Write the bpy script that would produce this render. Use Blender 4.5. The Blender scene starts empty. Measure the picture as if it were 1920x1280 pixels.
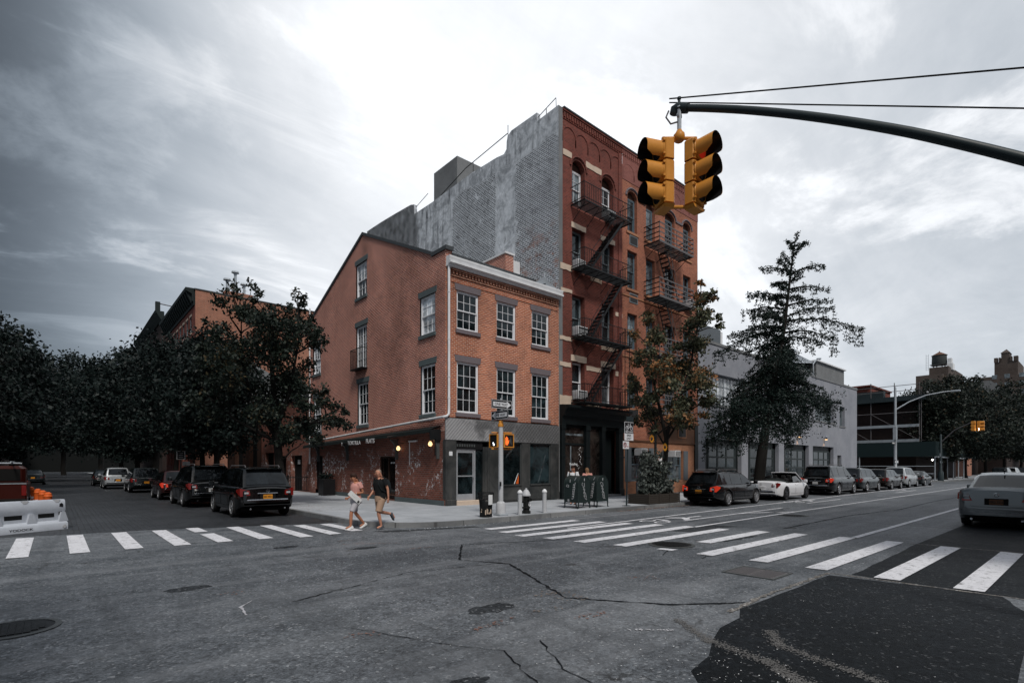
import bpy, math, random
import numpy as np
from math import radians as R, sin, cos, pi
from mathutils import Vector, Matrix
C = bpy.context.scene.collection
sc = bpy.context.scene
random.seed(7)
# ---------------------------------------------------------------- camera
# world x runs along the avenue, world y along the side street, z up (metres)
cam = bpy.data.objects.new('camera', bpy.data.cameras.new('camera')); C.objects.link(cam)
cam.location = (0, 0, 1.8); cam.rotation_euler = (R(90), 0, -math.atan2(.6578, .7532))
cam.data.sensor_width = 36; cam.data.lens = 36*982.5/1920
cam.data.shift_y = 235/1920; cam.data.clip_start = .1; cam.data.clip_end = 4000
sc.camera = cam
# ---------------------------------------------------------------- view
sc.view_settings.view_transform = 'Standard'; sc.view_settings.look = 'None'
sc.view_settings.exposure = 0.36; sc.view_settings.gamma = 1
try: sc.view_settings.use_curve_mapping = False
except Exception: pass
# ---------------------------------------------------------------- node helper
class S:
    def __init__(s, nt, k): s.nt, s.k = nt, k
    def _m(s, op, *a, clamp=False):
        n = s.nt.nodes.new('ShaderNodeMath'); n.operation = op; n.use_clamp = clamp
        for i, v in enumerate((s,)+a):
            if isinstance(v, S): s.nt.links.new(v.k, n.inputs[i])
            else: n.inputs[i].default_value = v
        return S(s.nt, n.outputs[0])
    def __add__(s, o): return s._m('ADD', o)
    def __radd__(s, o): return s._m('ADD', o)
    def __sub__(s, o): return s._m('SUBTRACT', o)
    def __rsub__(s, o): return (s*-1)+o
    def __mul__(s, o): return s._m('MULTIPLY', o)
    def __rmul__(s, o): return s._m('MULTIPLY', o)
    def __truediv__(s, o): return s._m('DIVIDE', o)
    def mx(s, o): return s._m('MAXIMUM', o)
    def mn(s, o): return s._m('MINIMUM', o)
    def absv(s): return s._m('ABSOLUTE')
    def gt(s, o): return s._m('GREATER_THAN', o)
    def pw(s, o): return s._m('POWER', o)
    def sm(s, a, b, lo=0., hi=1.):
        n = s.nt.nodes.new('ShaderNodeMapRange'); n.interpolation_type = 'SMOOTHSTEP'
        s.nt.links.new(s.k, n.inputs[0])
        for i, v in zip((1, 2, 3, 4), (a, b, lo, hi)): n.inputs[i].default_value = v
        return S(s.nt, n.outputs[0])
class G:
    def __init__(g, nt): g.nt = nt
    def tc(g, w='Object'): return S(g.nt, g.nt.nodes.new('ShaderNodeTexCoord').outputs[w])
    def geo(g, w): return S(g.nt, g.nt.nodes.new('ShaderNodeNewGeometry').outputs[w])
    def sep(g, v):
        n = g.nt.nodes.new('ShaderNodeSeparateXYZ'); g.nt.links.new(v.k, n.inputs[0]); return [S(g.nt, o) for o in n.outputs]
    def com(g, x, y, z):
        n = g.nt.nodes.new('ShaderNodeCombineXYZ')
        for i, v in enumerate((x, y, z)):
            if isinstance(v, S): g.nt.links.new(v.k, n.inputs[i])
            else: n.inputs[i].default_value = v
        return S(g.nt, n.outputs[0])
    def noise(g, v, scale, det=4, rough=.55, dist=0):
        n = g.nt.nodes.new('ShaderNodeTexNoise'); g.nt.links.new(v.k, n.inputs['Vector'])
        n.inputs['Scale'].default_value = scale; n.inputs['Detail'].default_value = det
        n.inputs['Roughness'].default_value = rough; n.inputs['Distortion'].default_value = dist
        return S(g.nt, n.outputs[0])
    def vor(g, v, scale, feat='F1', out='Distance'):
        n = g.nt.nodes.new('ShaderNodeTexVoronoi'); n.feature = feat; g.nt.links.new(v.k, n.inputs['Vector'])
        n.inputs['Scale'].default_value = scale; return S(g.nt, n.outputs[out])
    def mix(g, f, a, b):
        n = g.nt.nodes.new('ShaderNodeMix'); n.data_type = 'RGBA'
        for i, v in ((0, f), (6, a), (7, b)):
            if isinstance(v, S): g.nt.links.new(v.k, n.inputs[i])
            elif i == 0: n.inputs[0].default_value = v
            else: n.inputs[i].default_value = (*v, 1)
        return S(g.nt, n.outputs[2])
    def mul(g, c, f):
        n = g.nt.nodes.new('ShaderNodeVectorMath'); n.operation = 'SCALE'
        if isinstance(c, S): g.nt.links.new(c.k, n.inputs[0])
        else: n.inputs[0].default_value = c
        if isinstance(f, S): g.nt.links.new(f.k, n.inputs[3])
        else: n.inputs[3].default_value = f
        return S(g.nt, n.outputs[0])
    def dot(g, a, vec):
        n = g.nt.nodes.new('ShaderNodeVectorMath'); n.operation = 'DOT_PRODUCT'; g.nt.links.new(a.k, n.inputs[0])
        n.inputs[1].default_value = vec; return S(g.nt, n.outputs['Value'])
    def bump(g, h, st=.3, d=.02):
        n = g.nt.nodes.new('ShaderNodeBump'); g.nt.links.new(h.k, n.inputs['Height'])
        n.inputs['Strength'].default_value = st; n.inputs['Distance'].default_value = d; return S(g.nt, n.outputs[0])
MATS = {}
def newmat(name):
    m = bpy.data.materials.new(name); m.use_nodes = True; nt = m.node_tree
    b = nt.nodes['Principled BSDF']; MATS[name] = m
    return m, G(nt), b
def setc(g, b, c):
    if isinstance(c, S): g.nt.links.new(c.k, b.inputs['Base Color'])
    else: b.inputs['Base Color'].default_value = (*c, 1)
def mat(name, rgb=(.5, .5, .5), rough=.6, metal=0, var=.18, sc_=2.5, emit=None, es=1, spec=None, coat=0, bump=0, dirt=0):
    if name in MATS: return MATS[name]
    m, g, b = newmat(name)
    v = g.tc('Object'); n = g.noise(v, sc_, 6, .6); n2 = g.noise(v, sc_*9, 3)
    f = (n-.5)*(var*2.4)+(n2-.5)*(var*1.1)+1.
    c = g.mul(rgb, f)
    if dirt:
        c = g.mix(g.noise(v, sc_*.8, 7, .7).sm(.5, .72)*dirt, c, tuple(x*.35 for x in rgb))
    setc(g, b, c)
    b.inputs['Roughness'].default_value = rough; b.inputs['Metallic'].default_value = metal
    if not metal and rough > .2:
        g.nt.links.new(((n-.5)*.3+rough).k, b.inputs['Roughness'])
    b.inputs['Specular IOR Level'].default_value = spec if spec is not None else (.18 if rough > .3 else .4)
    if coat: b.inputs['Coat Weight'].default_value = coat; b.inputs['Coat Roughness'].default_value = .03
    if bump: g.nt.links.new(g.bump(n2+n, bump, .02).k, b.inputs['Normal'])
    if emit:
        b.inputs['Emission Color'].default_value = (*emit, 1); b.inputs['Emission Strength'].default_value = es
    return m
# ---------------------------------------------------------------- sky
w = bpy.data.worlds.new('World'); sc.world = w; w.use_nodes = True
nt = w.node_tree; g = G(nt)
sky = nt.nodes.new('ShaderNodeTexSky'); sky.sky_type = 'NISHITA'; sky.sun_disc = False
SUN = Vector((-.42, -1, 1.35)).normalized()
sky.sun_elevation = math.asin(SUN.z); sky.sun_rotation = math.atan2(SUN.x, SUN.y)
d = g.tc('Generated'); dx, dy, dz = g.sep(d)
s_ = g.dot(d, (.7532, -.6578, 0)); f_ = g.dot(d, (.6578, .7532, 0))
zc = dz.mx(0.)+.22
pv = g.com(dx/zc, dy/zc, 0.)
n1 = g.noise(pv, .55, 9, .58, .7); n2 = g.noise(pv, 1.7, 8, .62, 1.2)
# streaks drawn out across the sky
sv = g.com((s_+f_*.5)/zc*.8, (f_-s_*.8)/zc*1.9, 3.)
n4 = g.noise(pv, 2.6, 11, .66, .5); n5 = g.noise(pv, 1.05, 9, .62, .35)
n3 = g.noise(sv, 1.1, 7, .6, .9)
ff = f_.mx(.15); u_ = s_/ff; v_ = dz/ff
base = u_.sm(-1.08, -.16, .085, .79)
base = base*(u_.sm(.25, .95, 1., .70))
base = base*(dz.sm(-.05, .25, .84, 1.))
L_ = u_*.57+v_+(n1-.5)*.22          # edge of the bright upper cloud sheet
base = base+L_.sm(.36, .60)*u_.sm(-1.0, -.3, .02, .15)*u_.sm(.0,.5,1.,0.)
cl = (n1-.5)*.45+(n2-.5)*.35+(n3-.5)*.40+(n4-.5)*.28
puff = n5.sm(.50, .60)*n4.sm(.34, .58)*v_.sm(.18, .42)
lum = (base*(cl+.98)+puff*.30*u_.sm(-1., .2, .35, 1.)+n3.sm(.54, .70)*.17*v_.sm(.15,.4)-n1.sm(.52,.70)*.16*u_.sm(.1,.5)).mx(.03)
back = f_.sm(.15, -.25, 0., 1.)
lum = lum*(1-back)+back*(.34+(n1-.5)*.25)
tint = g.mix(lum.sm(.1, .8), (.80, .93, 1.07), (.97, .995, 1.03))
cc = g.mul(tint, lum*10.)
mixs = g.mix(.93, S(nt, sky.outputs[0]), cc)
bg = nt.nodes['Background']; nt.links.new(mixs.k, bg.inputs[0]); bg.inputs[1].default_value = .1
# ---------------------------------------------------------------- sun
sl = bpy.data.lights.new('sun', 'SUN'); sl.energy = 2.2; sl.angle = R(12); sl.color = (1, .95, .88)
so = bpy.data.objects.new('sun', sl); C.objects.link(so); so.location = (0, -30, 40)
so.rotation_euler = SUN.to_track_quat('Z', 'Y').to_euler()
# ---------------------------------------------------------------- mesh helper
class MB:
    def __init__(s): s.v, s.f, s.m = [], [], []; s.cm = 0
    def add(s, vs, fs):
        o = len(s.v); s.v += [tuple(p) for p in vs]; s.f += [tuple(i+o for i in f) for f in fs]; s.m += [s.cm]*len(fs); return s
    def box(s, x0, y0, z0, x1, y1, z1):
        return s.add([(x0,y0,z0),(x1,y0,z0),(x1,y1,z0),(x0,y1,z0),(x0,y0,z1),(x1,y0,z1),(x1,y1,z1),(x0,y1,z1)],
                     [(0,3,2,1),(4,5,6,7),(0,1,5,4),(1,2,6,5),(2,3,7,6),(3,0,4,7)])
    def bbox(s, x0, y0, z0, x1, y1, z1, b=.01):   # box with chamfered vertical and top edges
        x0,x1=min(x0,x1),max(x0,x1);y0,y1=min(y0,y1),max(y0,y1)
        def ring(i, z): return [(x0+i,y0,z),(x1-i,y0,z),(x1,y0+i,z),(x1,y1-i,z),(x1-i,y1,z),(x0+i,y1,z),(x0,y1-i,z),(x0,y0+i,z)]
        r = ring(b, z0)+ring(b, z1-b)+[((p[0]-(x0+x1)/2)*(1-2*b/max(x1-x0,.001))+(x0+x1)/2,(p[1]-(y0+y1)/2)*(1-2*b/max(y1-y0,.001))+(y0+y1)/2,z1) for p in ring(b, z1)]
        f = [tuple(range(7,-1,-1)), tuple(range(16,24))]
        for k in (0, 8): f += [(k+i, k+(i+1)%8, k+8+(i+1)%8, k+8+i) for i in range(8)]
        return s.add(r, f)
    def quad(s, a, b, c, d): return s.add([a, b, c, d], [(0,1,2,3)])
    def poly(s, pts): return s.add(pts, [tuple(range(len(pts)))])
    def prism(s, pts, axis, a, b):   # pts: 2D outline, extruded along axis from a to b
        n = len(pts)
        def P(p, t): return {'x':(t,p[0],p[1]),'y':(p[0],t,p[1]),'z':(p[0],p[1],t)}[axis]
        return s.add([P(p,a) for p in pts]+[P(p,b) for p in pts], [tuple(range(n-1,-1,-1)), tuple(range(n,2*n))]+[(i,(i+1)%n,n+(i+1)%n,n+i) for i in range(n)])
    def tube(s, pts, r, n=8, cap=True, sq=1.):
        pts = [Vector(p) for p in pts]; rs = r if isinstance(r, (list, tuple)) else [r]*len(pts)
        vs, fs = [], []; up = None
        for i, p in enumerate(pts):
            t = (pts[min(i+1, len(pts)-1)]-pts[max(i-1, 0)])
            if t.length < 1e-9: t = Vector((0,0,1))
            t.normalize()
            if up is None: up = t.orthogonal().normalized()
            up = (up-t*up.dot(t)); up = up.normalized() if up.length > 1e-6 else t.orthogonal().normalized()
            sd = t.cross(up)
            for k in range(n):
                a = 2*pi*k/n; vs.append(p+up*cos(a)*rs[i]+sd*sin(a)*rs[i]*sq)
        for i in range(len(pts)-1):
            fs += [(i*n+k, i*n+(k+1)%n, (i+1)*n+(k+1)%n, (i+1)*n+k) for k in range(n)]
        if cap: fs += [tuple(range(n-1,-1,-1)), tuple(range((len(pts)-1)*n, len(pts)*n))]
        return s.add(vs, fs)
    def lathe(s, prof, n=16, c=(0,0,0), axis='z', cap=True):
        vs, fs = [], []
        for (r, z) in prof:
            for k in range(n):
                a = 2*pi*k/n
                q = (r*cos(a), r*sin(a), z) if axis == 'z' else ((z, r*cos(a), r*sin(a)) if axis == 'x' else (r*cos(a), z, -r*sin(a)))
                vs.append((q[0]+c[0], q[1]+c[1], q[2]+c[2]))
        for i in range(len(prof)-1): fs += [(i*n+k, i*n+(k+1)%n, (i+1)*n+(k+1)%n, (i+1)*n+k) for k in range(n)]
        if cap: fs += [tuple(range(n-1,-1,-1)), tuple(range((len(prof)-1)*n, len(prof)*n))]
        return s.add(vs, fs)
    def rings(s, rings, closed=True, cap=True):
        n = len(rings[0]); vs = [p for r in rings for p in r]; fs = []
        for i in range(len(rings)-1):
            for k in range(n if closed else n-1): fs.append((i*n+k, i*n+(k+1)%n, (i+1)*n+(k+1)%n, (i+1)*n+k))
        if cap: fs += [tuple(range(n-1,-1,-1)), tuple(range((len(rings)-1)*n, len(rings)*n))]
        return s.add(vs, fs)
    def build(s, name, m, parent=None, smooth=None, off=(0,0,0)):
        me = bpy.data.meshes.new(name)
        if any(off): vs = [(p[0]-off[0], p[1]-off[1], p[2]-off[2]) for p in s.v]
        else: vs = s.v
        me.from_pydata([tuple(p) for p in vs], [], s.f)
        ms = m if isinstance(m, (list, tuple)) else [m]
        for q in ms: me.materials.append(q)
        if len(ms) > 1: me.polygons.foreach_set('material_index', s.m)
        if smooth: smooth_mesh(me, smooth)
        me.update()
        o = bpy.data.objects.new(name, me); C.objects.link(o)
        if parent: o.parent = parent
        return o
def smooth_mesh(me, ang=35):
    import bmesh
    bm = bmesh.new(); bm.from_mesh(me); bmesh.ops.recalc_face_normals(bm, faces=bm.faces)
    for f in bm.faces: f.smooth = True
    a = R(ang)
    for e in bm.edges:
        if len(e.link_faces) == 2 and e.calc_face_angle(0) > a: e.smooth = False
    bm.to_mesh(me); bm.free()
def thing(name, label, cat, loc=(0,0,0), rz=0, group=None):
    o = bpy.data.objects.new(name, None); C.objects.link(o); o.empty_display_size = .2
    o.location = loc; o.rotation_euler = (0, 0, rz); return tag(o, label, cat, group)
def tag(o, label=None, cat=None, group=None, kind=None):
    if label: o['label'] = label
    if cat: o['category'] = cat
    if group: o['group'] = group
    if kind: o['kind'] = kind
    return o
def struct(name, mb, m, **k):
    o = mb.build(name, m, **k); o['kind'] = 'structure'; return o
def kids(o): return [c for c in bpy.data.objects if c.parent == o]
def copy_tree(o, parent=None, depth=0):
    c = o.copy(); C.objects.link(c); c.parent = parent
    for ch in KID.get(o.name, None) or kids(o): copy_tree(ch, c)
    return c
KID = {}
def text(s, size, m, parent, loc, rot=(R(90),0,0), name='lettering', ext=.003, sx=1, sp=1.0, align='CENTER'):
    cu = bpy.data.curves.new(name, 'FONT'); cu.body = s; cu.size = size; cu.extrude = ext; cu.align_x = align
    cu.align_y = 'CENTER'; cu.space_character = sp; cu.offset = size*.012
    t = bpy.data.objects.new(name, cu); C.objects.link(t)
    bpy.context.view_layer.update()
    me = bpy.data.meshes.new_from_object(t.evaluated_get(bpy.context.evaluated_depsgraph_get()))
    bpy.data.objects.remove(t); me.materials.clear(); me.materials.append(m)
    o = bpy.data.objects.new(name, me); C.objects.link(o); o.parent = parent; o.location = loc; o.rotation_euler = rot; o.scale = (sx,1,1)
    return o
# ---------------------------------------------------------------- masonry materials
def wallco(g):   # (along wall, up) coordinates of an axis-aligned wall
    p = g.tc('Object'); x, y, z = g.sep(p); n = g.sep(g.geo('Normal'))
    f = n[0].absv().gt(.6)
    u = x*(1-f)+y*f
    fz = n[2].absv().gt(.7); v = z*(1-fz)+y*fz
    return g.com(u, v, 0.), u, z, p
def brick(name, c1, c2, mortar, bw=.21, bh=.072, ms=.011, stain=.3, stainc=(.05,.045,.04), white=0, wz=(0,0), var=.45, bump=.35, grey=None):
    m, g, b = newmat(name); v, u, z, p = wallco(g)
    t = g.nt.nodes.new('ShaderNodeTexBrick'); g.nt.links.new(v.k, t.inputs['Vector'])
    for k, q in (('Scale',1),('Mortar Size',ms),('Mortar Smooth',.3),('Bias',-.1),('Brick Width',bw),('Row Height',bh)): t.inputs[k].default_value = q
    t.inputs['Color1'].default_value = (*c1,1); t.inputs['Color2'].default_value = (*c2,1); t.inputs['Mortar'].default_value = (*mortar,1)
    col = S(g.nt, t.outputs[0]); fac = S(g.nt, t.outputs[1])
    n1 = g.noise(p, .55, 7, .6, .3); n2 = g.noise(p, 6, 4, .6); n3 = g.noise(p, .16, 4, .5)
    col = g.mul(col, (n1-.5)*var*1.7+(n2-.5)*var*.9+(n3-.5)*var*2.2+1.)
    if grey: col = g.mix(n3.sm(.44,.60)*.45, col, grey)
    col = g.mix(g.noise(g.com(u*1.6, z*.35, 0.), 1.2, 8, .68, .4).sm(.56, .8)*stain, col, stainc)
    if white:
        wn = (g.noise(v, 5.5, 8, .8, .5).sm(.53, .57)*g.noise(v, .8, 4, .6).sm(.50, .56)).mx(g.noise(v, 8, 8, .8).sm(.62,.66)*.7)
        zz = z.sm(wz[0], wz[0]+.5)*z.sm(wz[1]-.4, wz[1], 1., 0.)
        col = g.mix(wn*zz*white, col, (.62, .62, .63))
    setc(g, b, col); b.inputs['Roughness'].default_value = .9; b.inputs['Specular IOR Level'].default_value = .25
    g.nt.links.new(g.bump((1-fac)+n2*.5, bump, .012).k, b.inputs['Normal'])
    return m
brick('brick_orange', (.37,.108,.050), (.21,.052,.028), (.46,.31,.235), bw=.23, bh=.08, ms=.013, stain=.45, var=.75)
brick('brick_red_side', (.38,.112,.070), (.215,.056,.040), (.62,.43,.36), bw=.23, bh=.08, ms=.014, stain=.4, stainc=(.10,.05,.04), var=.75, grey=(.34,.17,.135))
brick('brick_ground', (.21,.062,.042), (.11,.034,.026), (.16,.115,.095), bw=.24, bh=.09, ms=.014, stain=.5, white=.95, wz=(.2,2.9))
brick('brick_oxblood', (.155,.040,.029), (.090,.026,.020), (.17,.08,.065), stain=.5, bh=.085, ms=.009, var=.6)
brick('brick_rust', (.30,.092,.050), (.18,.052,.032), (.30,.17,.12), bh=.08, ms=.012, stain=.35, var=.6)
brick('brick_pinkred', (.225,.085,.07), (.185,.066,.055), (.21,.10,.085), stain=.25, ms=.007)
brick('brick_tan', (.33,.135,.068), (.24,.09,.046), (.30,.19,.13), stain=.3)
brick('brick_far', (.27,.095,.055), (.19,.066,.04), (.31,.20,.15), stain=.25, bw=.3, bh=.11, ms=.018)
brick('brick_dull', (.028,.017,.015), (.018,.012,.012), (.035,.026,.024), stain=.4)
brick('brick_brown', (.075,.058,.050), (.055,.042,.036), (.07,.06,.055), stain=.4, bw=.4,bh=.15)
def party():
    m, g, b = newmat('painted_party_wall'); v0, u, z, p = wallco(g); v = g.com(u+(g.noise(p,1.7,4)-.5)*.10, z+(g.noise(p,2.3,4)-.5)*.045, 0.)   # u = metres along the side street from the wall's own origin
    t = g.nt.nodes.new('ShaderNodeTexBrick'); g.nt.links.new(v.k, t.inputs['Vector'])
    for k, q in (('Scale',1),('Mortar Size',.026),('Mortar Smooth',.15),('Bias',-.45),('Brick Width',.27),('Row Height',.108)): t.inputs[k].default_value = q
    t.inputs['Color1'].default_value = (.045,.05,.057,1); t.inputs['Color2'].default_value = (.20,.215,.23,1); t.inputs['Mortar'].default_value = (.52,.55,.59,1)
    col = S(g.nt, t.outputs[0]); fac = S(g.nt, t.outputs[1])
    n1 = g.noise(p, .8, 8, .68, .5); n2 = g.noise(p, 5, 5, .65); ng = g.noise(p, .32, 4, .6, .5)
    t2 = g.nt.nodes.new('ShaderNodeTexBrick'); g.nt.links.new(v.k, t2.inputs['Vector'])
    for k, q in (('Scale',1),('Mortar Size',.02),('Brick Width',.30),('Row Height',.115)): t2.inputs[k].default_value = q
    t2.inputs['Color1'].default_value = (.26,.10,.06,1); t2.inputs['Color2'].default_value = (.09,.07,.065,1); t2.inputs['Mortar'].default_value = (.33,.32,.33,1)
    redm = (g.noise(v, 1.4, 6, .7).sm(.50,.60))*((z-u*.05).sm(13.4,15.2,1.,0.)*u.sm(3.6,2.9,0.,1.)+ng.sm(.60,.66)*.5).mn(1.)
    col = g.mix(redm, col, S(g.nt, t2.outputs[0]))
    uu = u+(n1-.5)*.9
    A = uu.sm(3.3,3.42)*uu.sm(5.05,5.17,1.,0.)
    B = uu.sm(9.4,9.5)*uu.sm(13.55,13.65,1.,0.)
    Tp = (z+(n1-.5)*1.7-(u*.012)).sm(18.75,18.95)*uu.sm(13.9,14.3,1.,0.)
    P = (n1.sm(.615,.64)).mx(n2.sm(.66,.70)*ng.sm(.5,.58))
    stu = (A.mx(B)).mx(Tp).mx(P)
    stc = g.mix(n2.sm(.3,.7), (.44,.47,.51), (.58,.61,.65))
    stc = g.mix(g.noise(p, 1.1, 9,.8,.6).sm(.44,.62)*.75, stc, (.17,.185,.205)); stc = g.mix(g.noise(g.com(u*2.2, z*.5, 0.), 1., 8, .75).sm(.56,.7)*.7, stc, (.045,.05,.055))
    wash = g.noise(v, 2.6, 8, .8, .6); col = g.mix(wash.sm(.56,.64)*.5, col, (.46,.49,.53)); col = g.mix(wash.sm(.47,.40)*.6, col, (.07,.075,.08))
    stc = g.mix(g.noise(g.com(u*1.6, z*.13, 0.), 1.5, 6, .7, .3).sm(.5,.72)*(B*.75+Tp*.75+.1), stc, (.07,.078,.088))
    fl = g.vor(g.com(u, z, 0.), 2.2).sm(.0,.12,1.,0.)*g.noise(v,3,3).sm(.5,.6)
    stc = g.mix(fl*.7, stc, (.12,.12,.125))
    col = g.mix(stu, col, stc)
    dk = u.sm(13.5, 14.1); col = g.mul(col, ((ng-.5)*.7+1.)*(1-dk*.5)*((g.noise(p, 1.6, 8, .75, .4)-.5)*(dk*3.2+.9)+1.).mx(.25))
    setc(g, b, col); b.inputs['Roughness'].default_value = .9
    g.nt.links.new(g.bump((1-fac)*(1-stu)+n2*.6, .4, .02).k, b.inputs['Normal'])
party()
def asphalt(name, lo, hi, crack=True, speck=.5):
    m, g, b = newmat(name); p = g.tc('Object'); x, y, z = g.sep(p)
    n1 = g.noise(p, .18, 6, .6, .4); n2 = g.noise(p, 1.6, 6, .65); n3 = g.noise(p, 55, 2, .7); n4 = g.noise(p, 14, 4, .7)
    c = g.mix((n1*.6+n2*.4).sm(.36, .64), lo, hi)
    n5 = g.noise(p, 5, 5, .7); n6 = g.noise(p, 27, 2, .8)
    c = g.mul(c, ((n3-.5)*1.6*speck+(n4-.5)*1.3+(n5-.5)*.8+(n6-.5)*2.6*speck+1.).mx(.2))
    r1 = g.sep(g.vor(p, 42, out='Color'))[0]; r2 = g.sep(g.vor(p, 17, out='Color'))[1]
    c = g.mul(c, r1*.75*(.5+speck)+r2*.35+(.45-.37*(speck-.5)))
    vs = r1.gt(.93)*g.noise(p, 6, 3).sm(.46,.56)
    c = g.mix(vs*speck*.85, c, (.36,.37,.385))
    if crack:
        pp = g.com(x+(g.noise(p, 1.1, 5)-.5)*1.6, y+(g.noise(p, 1.3, 5)-.5)*1.6, 0.)
        e = g.vor(pp, .23, 'DISTANCE_TO_EDGE'); cr = e.sm(.0, .008, 1., 0.)*g.noise(p, .3, 3).sm(.5, .58)
        e2 = g.vor(pp, .8, 'DISTANCE_TO_EDGE'); cr2 = e2.sm(.0, .02, 1., 0.)*g.noise(p, .21, 3).sm(.57, .63)
        c = g.mix(cr.mx(cr2)*.8, c, (.018,.019,.02))
        wn = g.noise(g.com(x*.35, y*1.3, 0.), 1., 6, .7, .8)
        c = g.mix(wn.sm(.64,.74)*.35, c, (.20,.195,.19))
        om = g.noise(g.com(x*.8+y*.5, y*1.1, 5.), 1.3, 8, .75, 1.).sm(.63,.70)*g.noise(p, 10, 6, .8).sm(.5,.6)*g.noise(p, .25, 2).sm(.5,.56)
        c = g.mix(om*.55, c, (.22,.10,.06))
        tr = g.noise(g.com(x*.10, y*1.6, 7.), 1., 5, .6).sm(.47,.66); c = g.mix(tr*.35, c, (.19,.20,.215)); t2 = g.noise(g.com(x*1.5, y*.10, 3.), 1., 5, .6).sm(.52,.68); c = g.mix(t2*.45, c, (.045,.05,.056))
        sp = g.noise(p, 1.0, 3, .5, .3).sm(.69,.74); c = g.mix(sp*.7, c, (.022,.022,.023))
    setc(g, b, c)
    g.nt.links.new(((n2-.5)*.35+.62).k, b.inputs['Roughness']); b.inputs['Specular IOR Level'].default_value = .2 if crack else .05
    g.nt.links.new(g.bump(n3+n4*.8, .5, .012).k, b.inputs['Normal'])
    return m
asphalt('asphalt_old', (.050,.057,.066), (.128,.139,.153))
asphalt('asphalt_new', (.006,.0075,.009), (.014,.0165,.020), crack=False, speck=.16)
asphalt('asphalt_patch', (.022,.025,.029), (.038,.042,.047), crack=False, speck=.4)
asphalt('seam_scar', (.11,.105,.10), (.17,.16,.15), crack=False, speck=.8)
def concrete(name, c1, c2, joint=1.5, jd=.5):
    m, g, b = newmat(name); p = g.tc('Object'); x, y, z = g.sep(p)
    n1 = g.noise(p, .5, 7, .65, .3); n2 = g.noise(p, 5, 5, .65); n3 = g.noise(p, 60, 2)
    c = g.mix(n1.sm(.35,.65), c1, c2); c = g.mul(c, (n2-.5)*.35+(n3-.5)*.3+1.)
    if joint:
        jx = ((x/joint)._m('FRACT')-.5).absv().sm(.488,.497); jy = ((y/joint)._m('FRACT')-.5).absv().sm(.488,.497)
        c = g.mix(jx.mx(jy)*jd, c, (.05,.05,.052))
    c = g.mix(g.noise(p, 2.4, 6, .7).sm(.6,.75)*.4, c, tuple(q*.5 for q in c1))
    gum = g.vor(p, 2.7).sm(.02,.05,1.,0.); c = g.mix(gum*.7, c, (.05,.05,.05))
    setc(g, b, c); b.inputs['Roughness'].default_value = .8
    g.nt.links.new(g.bump(n2+n3, .25, .01).k, b.inputs['Normal']); return m
concrete('sidewalk_concrete', (.27,.29,.315), (.37,.39,.42))
concrete('kerb_granite', (.10,.105,.11), (.20,.205,.21), joint=1.9, jd=.9)
concrete('stucco_grey', (.195,.205,.235), (.245,.255,.285), joint=0)
concrete('roof_grey', (.12,.125,.13), (.16,.165,.17), joint=0)
def cobble():
    m, g, b = newmat('granite_setts'); p = g.tc('Object'); x, y, z = g.sep(p)
    t = g.nt.nodes.new('ShaderNodeTexBrick')
    q = g.com(x+(g.noise(p,3,2)-.5)*.05, y+(g.noise(p,2,2)-.5)*.07, 0.); g.nt.links.new(q.k, t.inputs['Vector'])
    for k, v in (('Scale',1),('Mortar Size',.016),('Mortar Smooth',.6),('Brick Width',.27),('Row Height',.14)): t.inputs[k].default_value = v
    t.inputs['Color1'].default_value = (.044,.048,.055,1); t.inputs['Color2'].default_value = (.020,.023,.027,1); t.inputs['Mortar'].default_value = (.012,.012,.013,1)
    n1 = g.noise(p, .35, 6, .6); n2 = g.noise(p, 9, 4)
    c = g.mul(S(g.nt, t.outputs[0]), (n1-.5)*1.6+(n2-.5)*.8+1.)
    setc(g, b, c); b.inputs['Roughness'].default_value = .5; b.inputs['Specular IOR Level'].default_value = .25
    g.nt.links.new(g.bump((1-S(g.nt, t.outputs[1]))+n2*.3, .8, .03).k, b.inputs['Normal'])
cobble()
def roadpaint(name, c, wear=.5):
    m, g, b = newmat(name); p = g.tc('Object')
    f = g.noise(p, 7, 8, .75, .3).sm(.60-.08*wear, .68); f = f.mx(g.noise(p, 38, 2, .6).sm(.66,.7)*wear)
    n = g.noise(p, 2.2, 5, .6)
    col = g.mul(c, (n-.5)*.35+(g.noise(p, 30, 3)-.5)*.2+1.)
    setc(g, b, g.mix(f, col, (.10,.10,.105))); b.inputs['Roughness'].default_value = .7
    return m
roadpaint('road_paint', (.58,.585,.62), 1.05); roadpaint('road_paint_worn', (.42,.42,.45), 1.4)
roadpaint('orange_marking', (.19,.095,.07), 2.2); roadpaint('ochre_marking', (.19,.14,.10), 2.6)
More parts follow.
